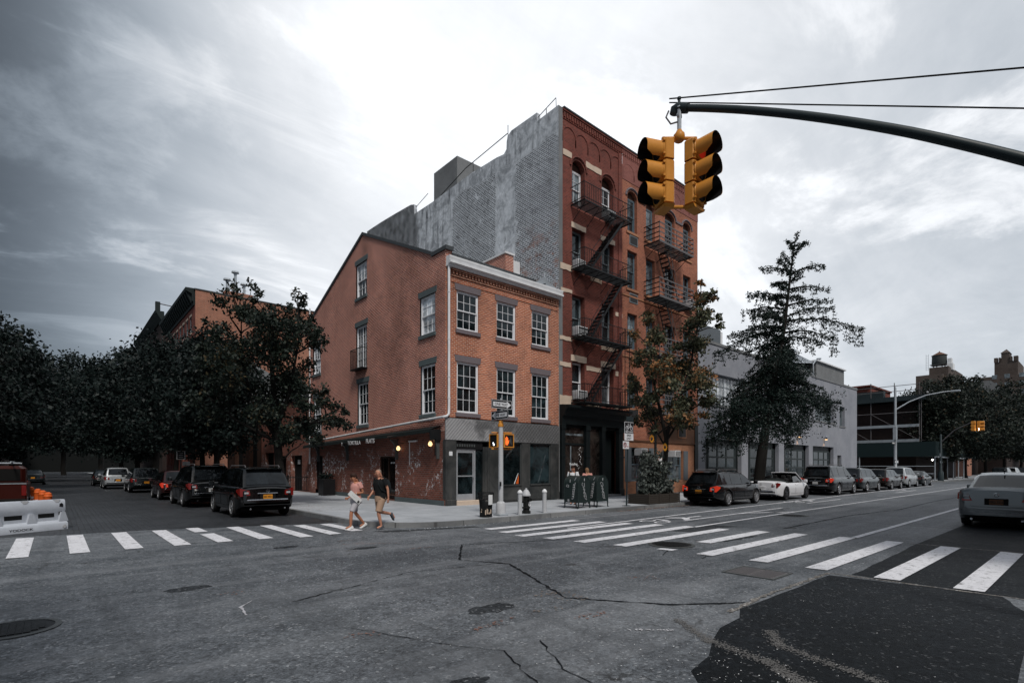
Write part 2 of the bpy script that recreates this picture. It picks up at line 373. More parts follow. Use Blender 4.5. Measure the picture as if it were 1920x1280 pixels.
# plain materials
for a in [('white_paint',(.62,.63,.65),.45),('white_frame',(.66,.67,.70),.4),('grey_frame',(.16,.19,.21),.45),('bluegrey_frame',(.10,.14,.17),.45),
          ('lintel_brown',(.135,.115,.125),.85),('lintel_green',(.085,.105,.11),.8),('coping_dark',(.055,.062,.068),.7),('cream_stone',(.50,.40,.32),.85),
          ('dark_wood',(.035,.02,.015),.5),('storefront_black',(.007,.010,.011),.45),('iron_black',(.010,.011,.012),.45),('iron_grey',(.105,.10,.105),.55),
          ('steel_dark',(.06,.065,.066),.4),('aluminium',(.42,.44,.47),.35),('galvanised',(.34,.37,.40),.5),('mast_green',(.022,.032,.036),.42),
          ('signal_yellow',(.50,.21,.035),.42),('black_plastic',(.012,.012,.013),.35),('rubber',(.011,.011,.012),.75),('sign_white',(.62,.63,.66),.4),
          ('sign_black',(.012,.012,.014),.4),('mail_green',(.016,.025,.025),.4),('hydrant_black',(.012,.013,.013),.35),('silver_paint',(.42,.43,.45),.45),
          ('bark',(.013,.012,.011),.95),('bark_grey',(.022,.020,.018),.95),('cornice_green',(.012,.018,.018),.6),('chrome',(.55,.57,.6),.18),
          ('ac_white',(.50,.51,.53),.5),('vent_dark',(.03,.03,.032),.6),('door_brown',(.06,.022,.014),.45),('barrier_white',(.40,.43,.48),.45),
          ('cone_orange',(.55,.10,.02),.5),('shutter_grey',(.10,.115,.13),.6),('brown_panel',(.095,.045,.025),.6),('wood_planter',(.035,.03,.026),.9),
          ('soil',(.03,.022,.016),1),('leaf_litter',(.16,.07,.03),.9),('paper',(.62,.63,.64),.7),('brown_stone',(.060,.030,.022),.85),('net_green',(.008,.018,.020),.8),
          ('tank_wood',(.05,.055,.055),.85),('red_truck',(.032,.005,.003),.35),('scar_pale',(.115,.113,.112),.9),('door_grid',(.030,.038,.040),.6),('shade_dark_wall',(.006,.007,.007),.95),('glass_interior',(.006,.007,.008),.9),('white_text',(.7,.7,.72),.6),('awning_black',(.010,.014,.014),.8)]:
    mat(a[0], a[1], a[2], bump=.15 if a[2] > .7 else 0)
MATS['chrome'].node_tree.nodes['Principled BSDF'].inputs['Metallic'].default_value = 1
for k in ('galvanised','aluminium'): MATS[k].node_tree.nodes['Principled BSDF'].inputs['Metallic'].default_value = .5
def glass(name, c, rough=.04, spec=.6, wob=.02):
    m, g, b = newmat(name); p = g.tc('Object')
    oi = S(g.nt, g.nt.nodes.new('ShaderNodeObjectInfo').outputs['Random']); X, Y, Z = g.sep(p); q = g.com(X+oi*37., Y+oi*11., Z); nn = g.noise(q, 1.3, 5, .65, .8)
    setc(g, b, g.mul(c, (nn.sm(.35,.7)*1.9+.35)*(oi*1.1+.5))); b.inputs['Roughness'].default_value = rough; b.inputs['Specular IOR Level'].default_value = spec
    g.nt.links.new(g.bump(g.noise(p, 1.6, 2), wob, .3).k, b.inputs['Normal']); return m
glass('glass_dark', (.008,.013,.015), spec=.5); glass('glass_pale', (.30,.32,.34), rough=.12); glass('glass_mid', (.07,.085,.095), spec=.7); glass('car_glass', (.004,.005,.006), .03, .45, .01)
glass('glass_brown', (.012,.010,.009), spec=.35)
for n, e, s in (('lamp_warm', (1,.62,.28), 1.6), ('lamp_white', (1,.93,.85), 6), ('hand_orange', (1,.16,.03), .9), ('signal_red', (1,.05,.02), .1), ('walk_white', (.9,.95,1), 2.5), ('tail_glow', (.5,.02,.01), .15)):
    mat(n, tuple(q*.5 for q in e), .4, emit=e, es=s)
M = MATS
# ================================================================ ground
A0, B0 = 12.5, 18.6      # corner of the corner building
struct('ground', MB().quad((-1500,-1500,0),(1500,-1500,0),(1500,1500,0),(-1500,1500,0)), M['asphalt_old'])
def sheet(name, pts, m, z=.004, kind='structure'):
    o = MB().poly([(x, y, z) for x, y in pts]).build(name, m); o['kind'] = kind; return o
sheet('cobbled_road', [(-4.1,220),(-4.1,18.9),(-.6,18.5),(2.2,18.05),(4.2,17.35),(6.0,16.7),(6.95,16.5),(6.95,220)], M['granite_setts'])
def arc(cx, cy, r, a0, a1, n=8): return [(cx+r*cos(R(a0+(a1-a0)*i/n)), cy+r*sin(R(a0+(a1-a0)*i/n))) for i in range(n+1)]
def block(name, path, m=M['sidewalk_concrete'], h=.15, kw=.16):
    # a raised pavement whose outline is a closed path; its kerb stones are a band round it
    n = len(path); inner = []
    for i in range(n):
        p0, p1, p2 = Vector(path[i-1]), Vector(path[i]), Vector(path[(i+1) % n])
        d1, d2 = (p1-p0).normalized(), (p2-p1).normalized(); nn = Vector((-d1.y-d2.y, d1.x+d2.x)).normalized()
        inner.append(p1+nn*kw/max(.3, nn.dot(Vector((-d1.y, d1.x)))))
    struct('pavement' if name == 'pavement' else name, MB().poly([(p.x, p.y, h-.004) for p in inner]), m)
    k = MB()
    for i in range(n):
        j = (i+1) % n; a, b, c, d = path[i], path[j], inner[j], inner[i]
        k.quad((a[0],a[1],h),(b[0],b[1],h),(c[0],c[1],h),(d[0],d[1],h)); k.quad((a[0],a[1],-.01),(b[0],b[1],-.01),(b[0],b[1],h),(a[0],a[1],h))
        k.quad((c[0],c[1],h-.01),(d[0],d[1],h-.01),(d[0],d[1],h),(c[0],c[1],h))
    struct('kerb', k, M['kerb_granite'])
block('pavement', [(6.95,16.0)]+arc(9.4,15.6,2.45,180,270,8)[1:]+[(66.5,13.15)]+arc(66.5,15.65,2.5,270,360,6)[1:]+[(69,200),(6.95,200)])
block('pavement', [(79,200)]+[(79,15.65)]+arc(81.5,15.65,2.5,180,270,6)[1:]+[(300,13.15),(300,200)])
block('pavement', [(-30,200),(-30,16),(-6.5,16)]+arc(-6.5,18.4,2.4,270,360,6)[1:]+[(-4.1,200)])
block('pavement', arc(10.6,-1.4,2.0,90,180,6)[::-1][0:0]+[(300,-8),(300,.6),(10.6,.6)]+arc(10.6,-1.4,2.,90,180,6)[1:]+[(8.6,-8)])
# ramp slab and tactile scuffs at the corner: granite drain edge
sheet('drain_edge', [(6.7,13.6),(9.6,12.75),(9.6,12.45),(6.9,13.1)], M['asphalt_patch'], .003)
# newer asphalt laid over the old
def blotch(pts, jit, seed, sub=5):
    rnd = random.Random(seed); out = []
    for i in range(len(pts)):
        a, b = pts[i], pts[(i+1) % len(pts)]
        for k in range(sub):
            t = k/sub; out.append((a[0]+(b[0]-a[0])*t+rnd.uniform(-jit, jit), a[1]+(b[1]-a[1])*t+rnd.uniform(-jit, jit)))
    return out
sheet('new_asphalt', blotch([(3.2,1.4),(4.2,2.45),(6.6,3.1),(9.75,3.12),(9.95,1.0),(8.5,.55),(3.6,.5)], .05, 1), M['asphalt_new'])
sheet('new_asphalt', blotch([(10.0,2.85),(15.2,3.0),(60,3.2),(60,.62),(10.8,.62),(9.96,.8)], .02, 2, 8), M['asphalt_new'])
sheet('asphalt_patch', blotch([(12.2,6.1),(13.7,6.05),(13.7,6.5),(12.1,6.6)], .04, 3), M['asphalt_patch'])
sheet('asphalt_patch', blotch([(13.2,7.65),(15.6,7.5),(15.4,8.1),(13.0,8.2)], .05, 4), M['asphalt_patch'])
for k, (x, y, r) in enumerate([(2.55,3.52,.17),(5.2,10.9,.22),(3.9,12.2,.2),(1.5,9.0,.22),(4.2,5.2,.25)]):
    rnd = random.Random(k); sheet('asphalt_patch', [(x+r*cos(2*pi*i/22)*rnd.uniform(.8,1.15)*1.4, y+r*sin(2*pi*i/22)*rnd.uniform(.7,1.1)*.8) for i in range(22)], M['asphalt_patch'], .003)
def ribbon(name, pts, wd, m, z=.005, jit=.0, seed=0, kind='structure'):
    rnd = random.Random(seed); P = []
    for i in range(len(pts)-1):
        a, b = Vector(pts[i]), Vector(pts[i+1]); k = max(2, int((b-a).length/(.09 if jit else .22)))
        for j in range(k): P.append(a.lerp(b, j/k)+Vector((rnd.uniform(-jit,jit), rnd.uniform(-jit,jit)))*.6)
    P.append(Vector(pts[-1])); mb = MB(); L, Rr = [], []
    for i, p in enumerate(P):
        t = (P[min(i+1,len(P)-1)]-P[max(i-1,0)]).normalized(); nn = Vector((-t.y, t.x)); q = wd*(1 if not jit else rnd.uniform(.25,1.5))/2
        L.append(p+nn*q); Rr.append(p-nn*q)
    for i in range(len(P)-1): mb.quad((Rr[i].x,Rr[i].y,z),(Rr[i+1].x,Rr[i+1].y,z),(L[i+1].x,L[i+1].y,z),(L[i].x,L[i].y,z))
    return struct(name, mb, m)
# tar seams and scars
for k, (pts, wd, mm) in enumerate([([(7.1,9.9),(5.9,8.3),(6.35,7.35),(5.3,4.95),(6.05,3.8),(6.9,3.2)], .045, 'asphalt_new'), ([(7.1,9.9),(9.3,9.0),(10.5,9.7)], .03, 'asphalt_new'),
        ([(6.3,7.5),(4.6,7.9),(2.4,7.2)], .02, 'asphalt_new'), ([(3.8,3.9),(3.4,3.2),(3.35,2.7),(3.2,2.3)], .015, 'asphalt_new'), ([(2.5,5.6),(2.9,4.6),(3.3,3.9),(3.0,3.1)], .012, 'asphalt_new'),
        ([(16,6.3),(22,6.4),(27,5.9),(34,6.1),(46,6.0)], .07, 'asphalt_new'), ([(9.3,6.0),(10.2,6.4),(10.9,5.6),(9.6,5.3)], .018, 'asphalt_new'),
        ([(9.9,3.15),(9.9,.7)], .06, 'seam_scar'), ([(15.15,3.1),(15.2,.7)], .09, 'seam_scar'), ([(6.3,3.12),(7.6,3.2),(9.9,3.16)], .07, 'seam_scar')]):
    ribbon('tar_seam' if mm == 'asphalt_new' else 'asphalt_scar', pts, wd, M[mm], .008, .03, k)
# crosswalks
def stripes(name, quads):
    mb = MB()
    for q in quads: mb.poly([(x, y, .012) for x, y in q])
    return struct(name, mb, M['road_paint'])
st = [(-.72,14.22,18.05),(.24,14.18,17.95),(1.16,14.12,17.87),(2.06,14.03,17.75),(3.84,13.93,17.3),(4.72,13.6,17.12),(5.5,13.66,16.5),(6.25,13.95,16.3)]
stripes('crosswalk', [[(a,b0),(a+.33,b0-.01),(a+.33,b1-.03),(a,b1)] for a, b0, b1 in st]+[[(2.93,14.0),(3.27,14.0),(3.25,16.0),(2.92,15.97)],[(2.9,16.55),(3.22,16.55),(3.2,17.75),(2.88,17.8)]])
rs = [(1.2,10.05,15.05),(2.2,10.05,15.1),(3.25,10.1,15.2),(4.25,10.08,15.2),(5.3,10.0,15.05),(6.2,11.6,14.86),(7.2,9.7,14.57),(8.2,9.45,14.45),(9.1,9.3,14.2),(9.95,9.1,13.8),(10.8,9.25,13.5),(11.65,9.4,13.2)]
stripes('crosswalk', [[(a0,b),(a1,b),(a1+.03,b+.35),(a0-.03,b+.35)] for b, a0, a1 in rs]+[[(9.95,6.2),(10.2,6.2),(10.1,6.55),(9.9,6.55)]])
# lane lines and bicycle markings
ribbon('lane_line', [(15.3,4.3),(62,4.5)], .15, M['road_paint'], .012)
ribbon('lane_line', [(14.4,8.2),(23,8.35),(64,8.6)], .12, M['road_paint'], .012)
ribbon('lane_line', [(15.8,9.38),(24,9.5)], .11, M['road_paint'], .012)
ribbon('lane_line', [(28,9.9),(33,9.95)], .11, M['road_paint'], .012); ribbon('lane_line', [(44,9.9),(50,9.95)], .11, M['road_paint'], .012)
ribbon('lane_line', [(11.3,10.45),(20,10.75),(43,11.2),(64,11.35)], .12, M['road_paint'], .013)
ribbon('lane_line', [(13.2,12.1),(22,12.25)], .05, M['road_paint_worn'], .012)
for x in (20.5, 38): ribbon('lane_line', [(x,9.5),(x+1.4,8.4)], .10, M['road_paint'], .0125); 
ribbon('lane_line', [(19.7,9.45),(22.5,8.35)], .10, M['road_paint'], .0125)
def bikemark(x, y):
    mb = MB()
    def disc(cx, cy, r, w_):
        for i in range(14):
            a, b = 2*pi*i/14, 2*pi*(i+1)/14
            mb.quad((cx+r*cos(a)*2,cy+r*sin(a),.012),(cx+r*cos(b)*2,cy+r*sin(b),.012),(cx+(r-w_)*cos(b)*2,cy+(r-w_)*sin(b),.012),(cx+(r-w_)*cos(a)*2,cy+(r-w_)*sin(a),.012))
    disc(x, y-.28, .2, .06); disc(x, y+.28, .2, .06)
    mb.quad((x+.3,y-.3,.013),(x+.42,y-.3,.013),(x+.7,y+.25,.013),(x+.55,y+.25,.013)); mb.box(x+.6,y-.1,.011,x+.72,y+.4,.014)
    for s in (-1, 1): mb.quad((x+1.6,y,.013),(x+2.1,y,.013),(x+1.5,y+s*.4,.013),(x+1.15,y+s*.4,.013))
    mb.box(x+1.9,y-.06,.011,x+2.9,y+.06,.013)
    struct('bicycle_marking', mb, M['road_paint'])
bikemark(14.9, 9.9); bikemark(28.5, 10.7); bikemark(48, 10.8)
def smear(cx, cy, L, W_, ang, mm, seed, n=60, rm=.022):   # worn survey paint: many small scraps
    rnd = random.Random(seed); mb = MB(); ca, sa = cos(R(ang)), sin(R(ang))
    for _ in range(n):
        u, v = rnd.uniform(-L/2, L/2), rnd.gauss(0, W_/1.5); r_ = rnd.uniform(.003,rm); a = rnd.uniform(0,6.3)
        x, y = cx+u*ca-v*sa, cy+u*sa+v*ca
        mb.poly([(x+r_*cos(a+k*1.26)*rnd.uniform(.5,1.6), y+r_*sin(a+k*1.26)*rnd.uniform(.4,1), .007+.006*_/n) for k in range(5)])
    tag(mb.build('survey_paint', M[mm]), kind='structure')
for k, a in enumerate([(4.9,4.15,.5,.10,-20,'orange_marking'),(5.35,4.85,.45,.16,-40,'ochre_marking'),(4.7,4.7,.4,.08,-20,'ochre_marking'),(3.8,4.65,.7,.04,10,'orange_marking'),(5.6,11.4,1.3,.05,-35,'orange_marking'),(5.4,12.3,.5,.06,-10,'orange_marking'),
    (2.5,5.3,.4,.07,-20,'orange_marking'),(1.95,8.2,.3,.12,-60,'orange_marking'),(5.3,5.2,.6,.12,-20,'ochre_marking'),(7.2,5.0,.5,.1,-40,'orange_marking'),(4.95,3.35,.5,.02,-45,'road_paint_worn'),(6.1,10.1,.6,.04,-10,'orange_marking')]):
    smear(*a, 80+k, n=int(a[2]*70))
for k, (a, b, w__) in enumerate([((5.5,3.35),(5.1,2.75),.05),((5.1,2.75),(4.95,2.1),.07),((4.95,2.1),(4.5,1.3),.07),((5.9,2.45),(5.5,2.2),.05),((5.5,2.2),(5.2,1.3),.06),((4.8,1.9),(4.1,1.05),.05)]):
    dx_, dy_ = b[0]-a[0], b[1]-a[1]; L_ = math.hypot(dx_, dy_); smear((a[0]+b[0])/2, (a[1]+b[1])/2, L_*1.15, w__*1.1, math.degrees(math.atan2(dy_, dx_)), 'scar_pale', 120+k, n=int(L_*900), rm=.013)
ribbon('utility_marking', [(2.0,7.6),(1.8,7.35),(1.75,6.9)], .03, M['road_paint_worn'], .009, .01, 5)
def cover(name, label, x, y, r, ring=.07):
    t = thing(name, label, 'manhole cover', (x, y, 0))
    mb = MB()
    for i in range(40):
        a, b = 2*pi*i/40, 2*pi*(i+1)/40
        mb.quad((r*cos(a),r*sin(a),.016),(r*cos(b),r*sin(b),.016),((r+ring)*cos(b),(r+ring)*sin(b),.012),((r+ring)*cos(a),(r+ring)*sin(a),.012))
    mb.build('rim', M['steel_dark'], t)
    mb = MB().lathe([(r,.0),(r,.010)], 40)
    for i in range(-5, 6):
        for j in range(-5, 6):
            px, py = i*r/5.8, j*r/5.8
            if math.hypot(px, py) < r*.86: mb.box(px-.028, py-.028, .009, px+.028, py+.028, .019)
    mb.build('lid', M['iron_black'], t)
    return t
cover('manhole_cover', 'large round iron manhole cover in the crosswalk across the avenue', 10.75, 6.7, .44, .08)
cover('manhole_cover', 'round iron manhole cover in the dark bottom left of the road', -.35, 8.0, .36, .06)
cover('manhole_cover', 'round manhole cover beside the bike lane beyond the crosswalk', 20.6, 7.75, .42, .09)
cover('manhole_cover', 'small round valve cover at the bottom right of the road', 4.62, 1.12, .06, .02)
t = thing('utility_grate', 'rectangular two leaf steel utility cover set in the asphalt', 'utility cover', (8.6, 4.4, 0))
ax = Vector((.8, 0)); 
mb = MB()
def rot2(x, y, a=R(0)): return (x*cos(a)-y*sin(a), x*sin(a)+y*cos(a))
mb.box(0,-.86,0,.78,-.82,.016).box(0,-.04,0,.78,0,.016).box(0,-.82,0,.04,-.04,.016).box(.74,-.82,0,.78,-.04,.016); mb.build('frame', M['steel_dark'], t)
for k in range(2): 
    mb = MB().box(.05, -.81+k*.39, 0, .73, -.44+k*.39, .011)
    for i in range(9): mb.box(.08+i*.07, -.79+k*.39, .01, .1+i*.07, -.46+k*.39, .017)
    mb.build('lid', M['iron_grey'], t)
t = thing('utility_grate', 'dark rectangular cover cut off by the bottom edge at the right', 'utility cover', (4.35, .95, 0))
MB().box(0,0,0,.5,.05,.014).box(0,.35,0,.5,.4,.014).box(0,.05,0,.05,.35,.014).box(.45,.05,0,.5,.35,.014).build('frame', M['galvanised'], t); MB().box(.06,.06,0,.44,.34,.01).build('lid', M['iron_black'], t)
# scattered grit, one mass nobody could count
rnd = random.Random(5); mb = MB()
def lit(x, y, s, z=.01):
    a = rnd.uniform(0, 6.3); q = [(s*cos(a+k*2.1)*rnd.uniform(.5,1), s*sin(a+k*2.1)*rnd.uniform(.5,1)) for k in range(3)]
    mb.poly([(x+u, y+v, z+rnd.uniform(0, s*.35)) for u, v in q])
for _ in range(520):
    lit(rnd.uniform(6.9,30), 13.15-abs(rnd.gauss(0,.18)), rnd.uniform(.01,.035))
for _ in range(260): lit(rnd.uniform(2.5,9), rnd.uniform(1.2,12), rnd.uniform(.004,.012))
for _ in range(160): lit(rnd.gauss(4.6,.5), rnd.gauss(2.2,.6), rnd.uniform(.004,.013))
for _ in range(300): lit(rnd.uniform(7.1,13), rnd.uniform(14,35), rnd.uniform(.008,.03), .16)
tag(mb.build('litter', M['paper']), 'pale scraps and grit strewn along the kerb and road', 'litter', kind='stuff')
mb = MB()
for _ in range(900): lit(rnd.uniform(17,24), 13.15-abs(rnd.gauss(0,.15)), rnd.uniform(.015,.04))
for _ in range(500): lit(6.95-abs(rnd.gauss(0,.25)), rnd.uniform(16,50), rnd.uniform(.015,.04))
for _ in range(400): lit(rnd.uniform(7,8.6), rnd.uniform(19,27), rnd.uniform(.015,.04), .16)
tag(mb.build('leaf_litter', M['leaf_litter']), 'brown fallen leaves gathered along the gutters', 'leaves', kind='stuff')

# ================================================================ building tools
def wallP(axis, c):   # axis 'f': front wall (plane y = c, u along x); 's': side wall (plane x = c, u along y)
    return (lambda u, z, d: (u, c+d, z)) if axis == 'f' else (lambda u, z, d: (c+d, u, z))
def wall(mb, axis, c, u0, u1, z0, z1, ops=(), rev=.18, top=None):
    P = wallP(axis, c); us = {u0, u1}; zs = {z0, z1}; rects = []
    for o in ops:
        a0, a1, b0, b1 = o[:4]; rise = o[4] if len(o) > 4 else 0
        rects.append((a0, a1, b0, b1+rise)); us |= {a0, a1}; zs |= {b0, b1+rise}
    us = sorted(u for u in us if u0-1e-6 <= u <= u1+1e-6); zs = sorted(z for z in zs if z0-1e-6 <= z <= z1+1e-6)
    for i in range(len(us)-1):
        for j in range(len(zs)-1):
            mu, mz = (us[i]+us[i+1])/2, (zs[j]+zs[j+1])/2
            if any(r[0] < mu < r[1] and r[2] < mz < r[3] for r in rects): continue
            pts = [(us[i],zs[j]),(us[i+1],zs[j]),(us[i+1],zs[j+1]),(us[i],zs[j+1])]
            if top:      # clip by the convex set of half planes z <= m*u + k
                for (m_, k_) in top:
                    out = []
                    for q in range(len(pts)):
                        p, n_ = pts[q], pts[(q+1) % len(pts)]; fp, fn = p[1]-m_*p[0]-k_, n_[1]-m_*n_[0]-k_
                        if fp <= 0: out.append(p)
                        if fp*fn < 0: t = fp/(fp-fn); out.append((p[0]+(n_[0]-p[0])*t, p[1]+(n_[1]-p[1])*t))
                    pts = out
                    if len(pts) < 3: break
            if len(pts) >= 3: mb.poly([P(u, z, 0) for u, z in pts])
    for o in ops:
        a0, a1, b0, b1 = o[:4]; rise = o[4] if len(o) > 4 else 0
        mb.quad(P(a0,b0,0),P(a0,b0,rev),P(a0,b1,rev),P(a0,b1,0)); mb.quad(P(a1,b0,0),P(a1,b0,rev),P(a1,b1,rev),P(a1,b1,0))
        mb.quad(P(a0,b0,0),P(a1,b0,0),P(a1,b0,rev),P(a0,b0,rev))
        if not rise: mb.quad(P(a0,b1,0),P(a1,b1,0),P(a1,b1,rev),P(a0,b1,rev))
        else:
            N = 10; m_ = (a0+a1)/2; h = (a1-a0)/2
            A = [(m_-h*cos(pi*k/N), b1+rise*sin(pi*k/N)) for k in range(N+1)]
            for k in range(N):
                p, q = A[k], A[k+1]; mb.quad(P(*p,0),P(*q,0),P(*q,rev),P(*p,rev))
                mb.quad(P(p[0],b1+rise,0),P(q[0],b1+rise,0),P(*q,0),P(*p,0))
WIN = {}
def bar(mb, x0, z0, x1, z1, y0, y1): mb.box(x0, y0, z0, x1, y1, z1)
def window(parent, axis, u, z, w, h, kind='six', frame='white_frame', gl='glass_dark', depth=.06, lint=None, sill=None, lm='lintel_brown', arch=0, gap=.0, low=None):
    """u is the left edge seen from outside; local x across, y inward, z up"""
    key = (round(w,2), round(h,2), kind, frame, gl, lint, sill, lm, arch, gap, low)
    ro = (0,0,0) if axis == 'f' else (0,0,R(-90))
    off = Vector(parent.location)
    if key not in WIN:
        f = MB(); t = .055; s = .045; mz = h*.5
        bar(f,0,0,t,h,depth,depth+.1); bar(f,w-t,0,w,h,depth,depth+.1); bar(f,t,h-t,w-t,h,depth,depth+.1); bar(f,t,0,w-t,t,depth,depth+.1)
        def sash(x0, z0, x1, z1, y, nx, nz, mw=.018):
            bar(f,x0,z0,x0+s,z1,y,y+.035); bar(f,x1-s,z0,x1,z1,y,y+.035); bar(f,x0+s,z0,x1-s,z0+s,y,y+.035); bar(f,x0+s,z1-s,x1-s,z1,y,y+.035)
            for i in range(1, nx): xx = x0+s+(x1-x0-2*s)*i/nx; bar(f,xx-mw/2,z0+s,xx+mw/2,z1-s,y+.006,y+.03)
            for j in range(1, nz): zz = z0+s+(z1-z0-2*s)*j/nz; bar(f,x0+s,zz-mw/2,x1-s,zz+mw/2,y+.008,y+.028)
        if kind == 'six': sash(t,mz-.02,w-t,h-t,depth+.015,3,2); sash(t,t,w-t,mz+.02,depth+.055,3,2)
        elif kind == 'six_tall': sash(t,mz-.02,w-t,h-t,depth+.015,3,2); sash(t,t,w-t,mz+.02,depth+.055,3,2)
        elif kind == 'one': sash(t,mz-.02,w-t,h-t,depth+.015,1,1); sash(t,t,w-t,mz+.02,depth+.055,1,1)
        elif kind == 'two': sash(t,mz-.02,w-t,h-t,depth+.015,2,2); sash(t,t,w-t,mz+.02,depth+.055,2,1)
        elif kind == 'french':
            sash(t,t,w/2,h-t,depth+.03,2,5); sash(w/2,t,w-t,h-t,depth+.03,2,5)
        elif isinstance(kind, tuple): sash(t,t,w-t,h-t,depth+.02,kind[0],kind[1],.04)
        if arch:     # board filling the arched head
            N = 8; apts = [(w/2-w/2*cos(pi*k/N), h+arch*sin(pi*k/N)) for k in range(N+1)]
        fo = f.build('window', M[frame]); meshes = [fo.data]
        gm = MB().quad((t,depth+.085,t),(w-t,depth+.085,t),(w-t,depth+.085,mz),(t,depth+.085,mz)); 
        if kind not in ('french',) and not isinstance(kind, tuple): gm.quad((t,depth+.04,mz+.015),(w-t,depth+.04,mz+.015),(w-t,depth+.04,h-t),(t,depth+.04,h-t))
        else: gm.quad((t,depth+.085,mz),(w-t,depth+.085,mz),(w-t,depth+.085,h-t),(t,depth+.085,h-t))
        ms = [M[gl]]
        if low: gm.m = [1, 0]; ms.append(M[low])
        go = gm.build('pane', ms, fo)
        if arch: MB().prism(apts, 'y', depth+.02, depth+.06).build('arch_board', M['brown_stone'], fo)
        if lint: 
            e, lh = lint; MB().prism([(-e,h+lh),(-e+.04,h),(w+e-.04,h),(w+e,h+lh)] , 'y', -.025, .12).build('lintel', M[lm], fo)
        if sill: 
            e, sh = sill; MB().bbox(-e,-.07,-sh,w+e,.12,0,.008).build('sill', M[lm], fo)
        WIN[key] = fo; o = fo; KID[fo.name] = kids(fo)
        KIDN = kids(fo)
    else:
        fo = WIN[key]; o = fo.copy(); C.objects.link(o)
        for c in KID[fo.name]:
            q = c.copy(); C.objects.link(q); q.parent = o
    o.parent = parent
    loc = Vector(u if isinstance(u, tuple) else (u, z)) 
    return o
def place(o, parent, axis, u, z, c):
    off = parent.location
    o.location = (u-off.x, c-off.y, z-off.z) if axis == 'f' else (c-off.x, u-off.y, z-off.z)
    o.rotation_euler = (0,0,0) if axis == 'f' else (0,0,R(-90)); return o
def win(parent, axis, c, u0, u1, z0, z1, **k):
    """window filling the opening u0..u1, z0..z1 of the wall plane c"""
    o = window(parent, axis, 0, 0, u1-u0, z1-z0, **k)
    return place(o, parent, axis, u0 if axis == 'f' else u1, z0, c)
def bld(mb, name, m, root, **k): return mb.build(name, m, root, off=tuple(root.location), **k)
# ================================================================ corner building
cb = thing('corner_building', 'three storey corner house of orange and dark red brick with a gable and steel shopfront', 'building', (A0, B0, 0))
A1 = 19.42; EZ = 10.1; BK = 34.1; RID = 26.5
fo_up = [(13.08,14.27,7.76,9.44),(15.31,16.49,7.76,9.44),(17.52,18.71,7.76,9.44)]
fo_lo = [(13.08,14.27,4.15,6.37),(15.31,16.49,4.15,6.37),(17.52,18.71,4.15,6.37)]
mb = MB(); wall(mb, 'f', B0, A0, A1, 3.88, EZ+.28, fo_up+fo_lo, rev=.14); bld(mb, 'front_wall', M['brick_orange'], cb)
for o in fo_up: win(cb, 'f', B0, *o, kind='six', lint=(.12,.27), sill=(.07,.17))
for o in fo_lo: win(cb, 'f', B0, *o, kind='six_tall', lint=(.12,.27), sill=(.07,.17))
# side wall with gable
kf = (14.25-11.1)/(RID-19.66); kb = (14.25-11.2)/(RID-BK-.0)
slopes = [(kf, 11.1-kf*19.66), (kb, 11.2-kb*BK)]
so_ = [(19.4,20.66,7.70,9.42),(26.02,27.33,7.12,9.43),(32.43,33.7,7.66,9.5),(19.4,20.6,4.14,6.34),(25.86,27.15,4.06,6.33),(32.3,33.6,4.0,6.2),(26.03,27.34,11.0,12.82)]
go_ = [(22.95,24.64,.2,2.33),(32.1,33.3,.18,2.5)]
mb = MB(); wall(mb, 's', A0, 19.66, BK, 3.35, 14.6, so_, rev=.14, top=slopes); wall(mb, 's', A0, B0, 19.66, 3.35, 11.02, so_, rev=.14); bld(mb, 'side_wall', M['brick_red_side'], cb)
mb = MB(); wall(mb, 's', A0, B0, BK, .42, 3.35, [(a,b,max(c,.42),d) for a,b,c,d in go_], rev=.2); wall(mb, 'f', BK, A0, A1, 0, 3, [])
mb.box(A0-.03,B0+.0,.0,A0+.0,22.95,.42).box(A0-.03,24.64,0,A0,32.1,.42).box(A0-.03,33.3,0,A0,BK,.42).box(A0-.02,22.95,0,A0+.2,24.64,.2); bld(mb, 'ground_wall', M['brick_ground'], cb)
mb = MB(); mb.box(A0-.06,B0+.05,.1,A0-.032,22.9,.36).box(A0-.06,24.7,.1,A0-.032,32.0,.36); bld(mb, 'plinth', M['lintel_green'], cb)
sw = dict(lint=(.14,.26), sill=(.07,.16), lm='lintel_green')
win(cb,'s',A0,*so_[0],kind='six',gl='glass_pale',low='glass_pale',**sw); o = win(cb,'s',A0,*so_[1],kind='french',lint=(.14,.26),lm='lintel_green')
win(cb,'s',A0,*so_[2],kind='six',gl='glass_pale',**sw); win(cb,'s',A0,*so_[3],kind='six_tall',gl='glass_brown',low='glass_dark',**sw)
win(cb,'s',A0,*so_[4],kind='six_tall',**sw); win(cb,'s',A0,*so_[5],kind='six_tall',**sw); win(cb,'s',A0,*so_[6],kind='six',gl='glass_pale',low='glass_mid',**sw)
# small balcony rail of the long window
mb = MB(); zb, zt = 7.02, 8.1
mb.box(A0-.34,25.95,zb,A0,27.4,zb+.06)
for b in [25.98+i*.125 for i in range(12)]: mb.box(A0-.33,b-.008,zb+.06,A0-.314,b+.008,zt)
for k in range(3):
    for b in (25.98,27.36): mb.box(A0-.3+k*.12,b-.008,zb+.06,A0-.284+k*.12,b+.008,zt)
mb.box(A0-.34,25.96,zt,A0-.3,27.39,zt+.03).box(A0-.3,25.96,zt,A0,25.99,zt+.03).box(A0-.3,27.36,zt,A0,27.39,zt+.03); bld(mb, 'balcony_rail', M['iron_black'], cb)
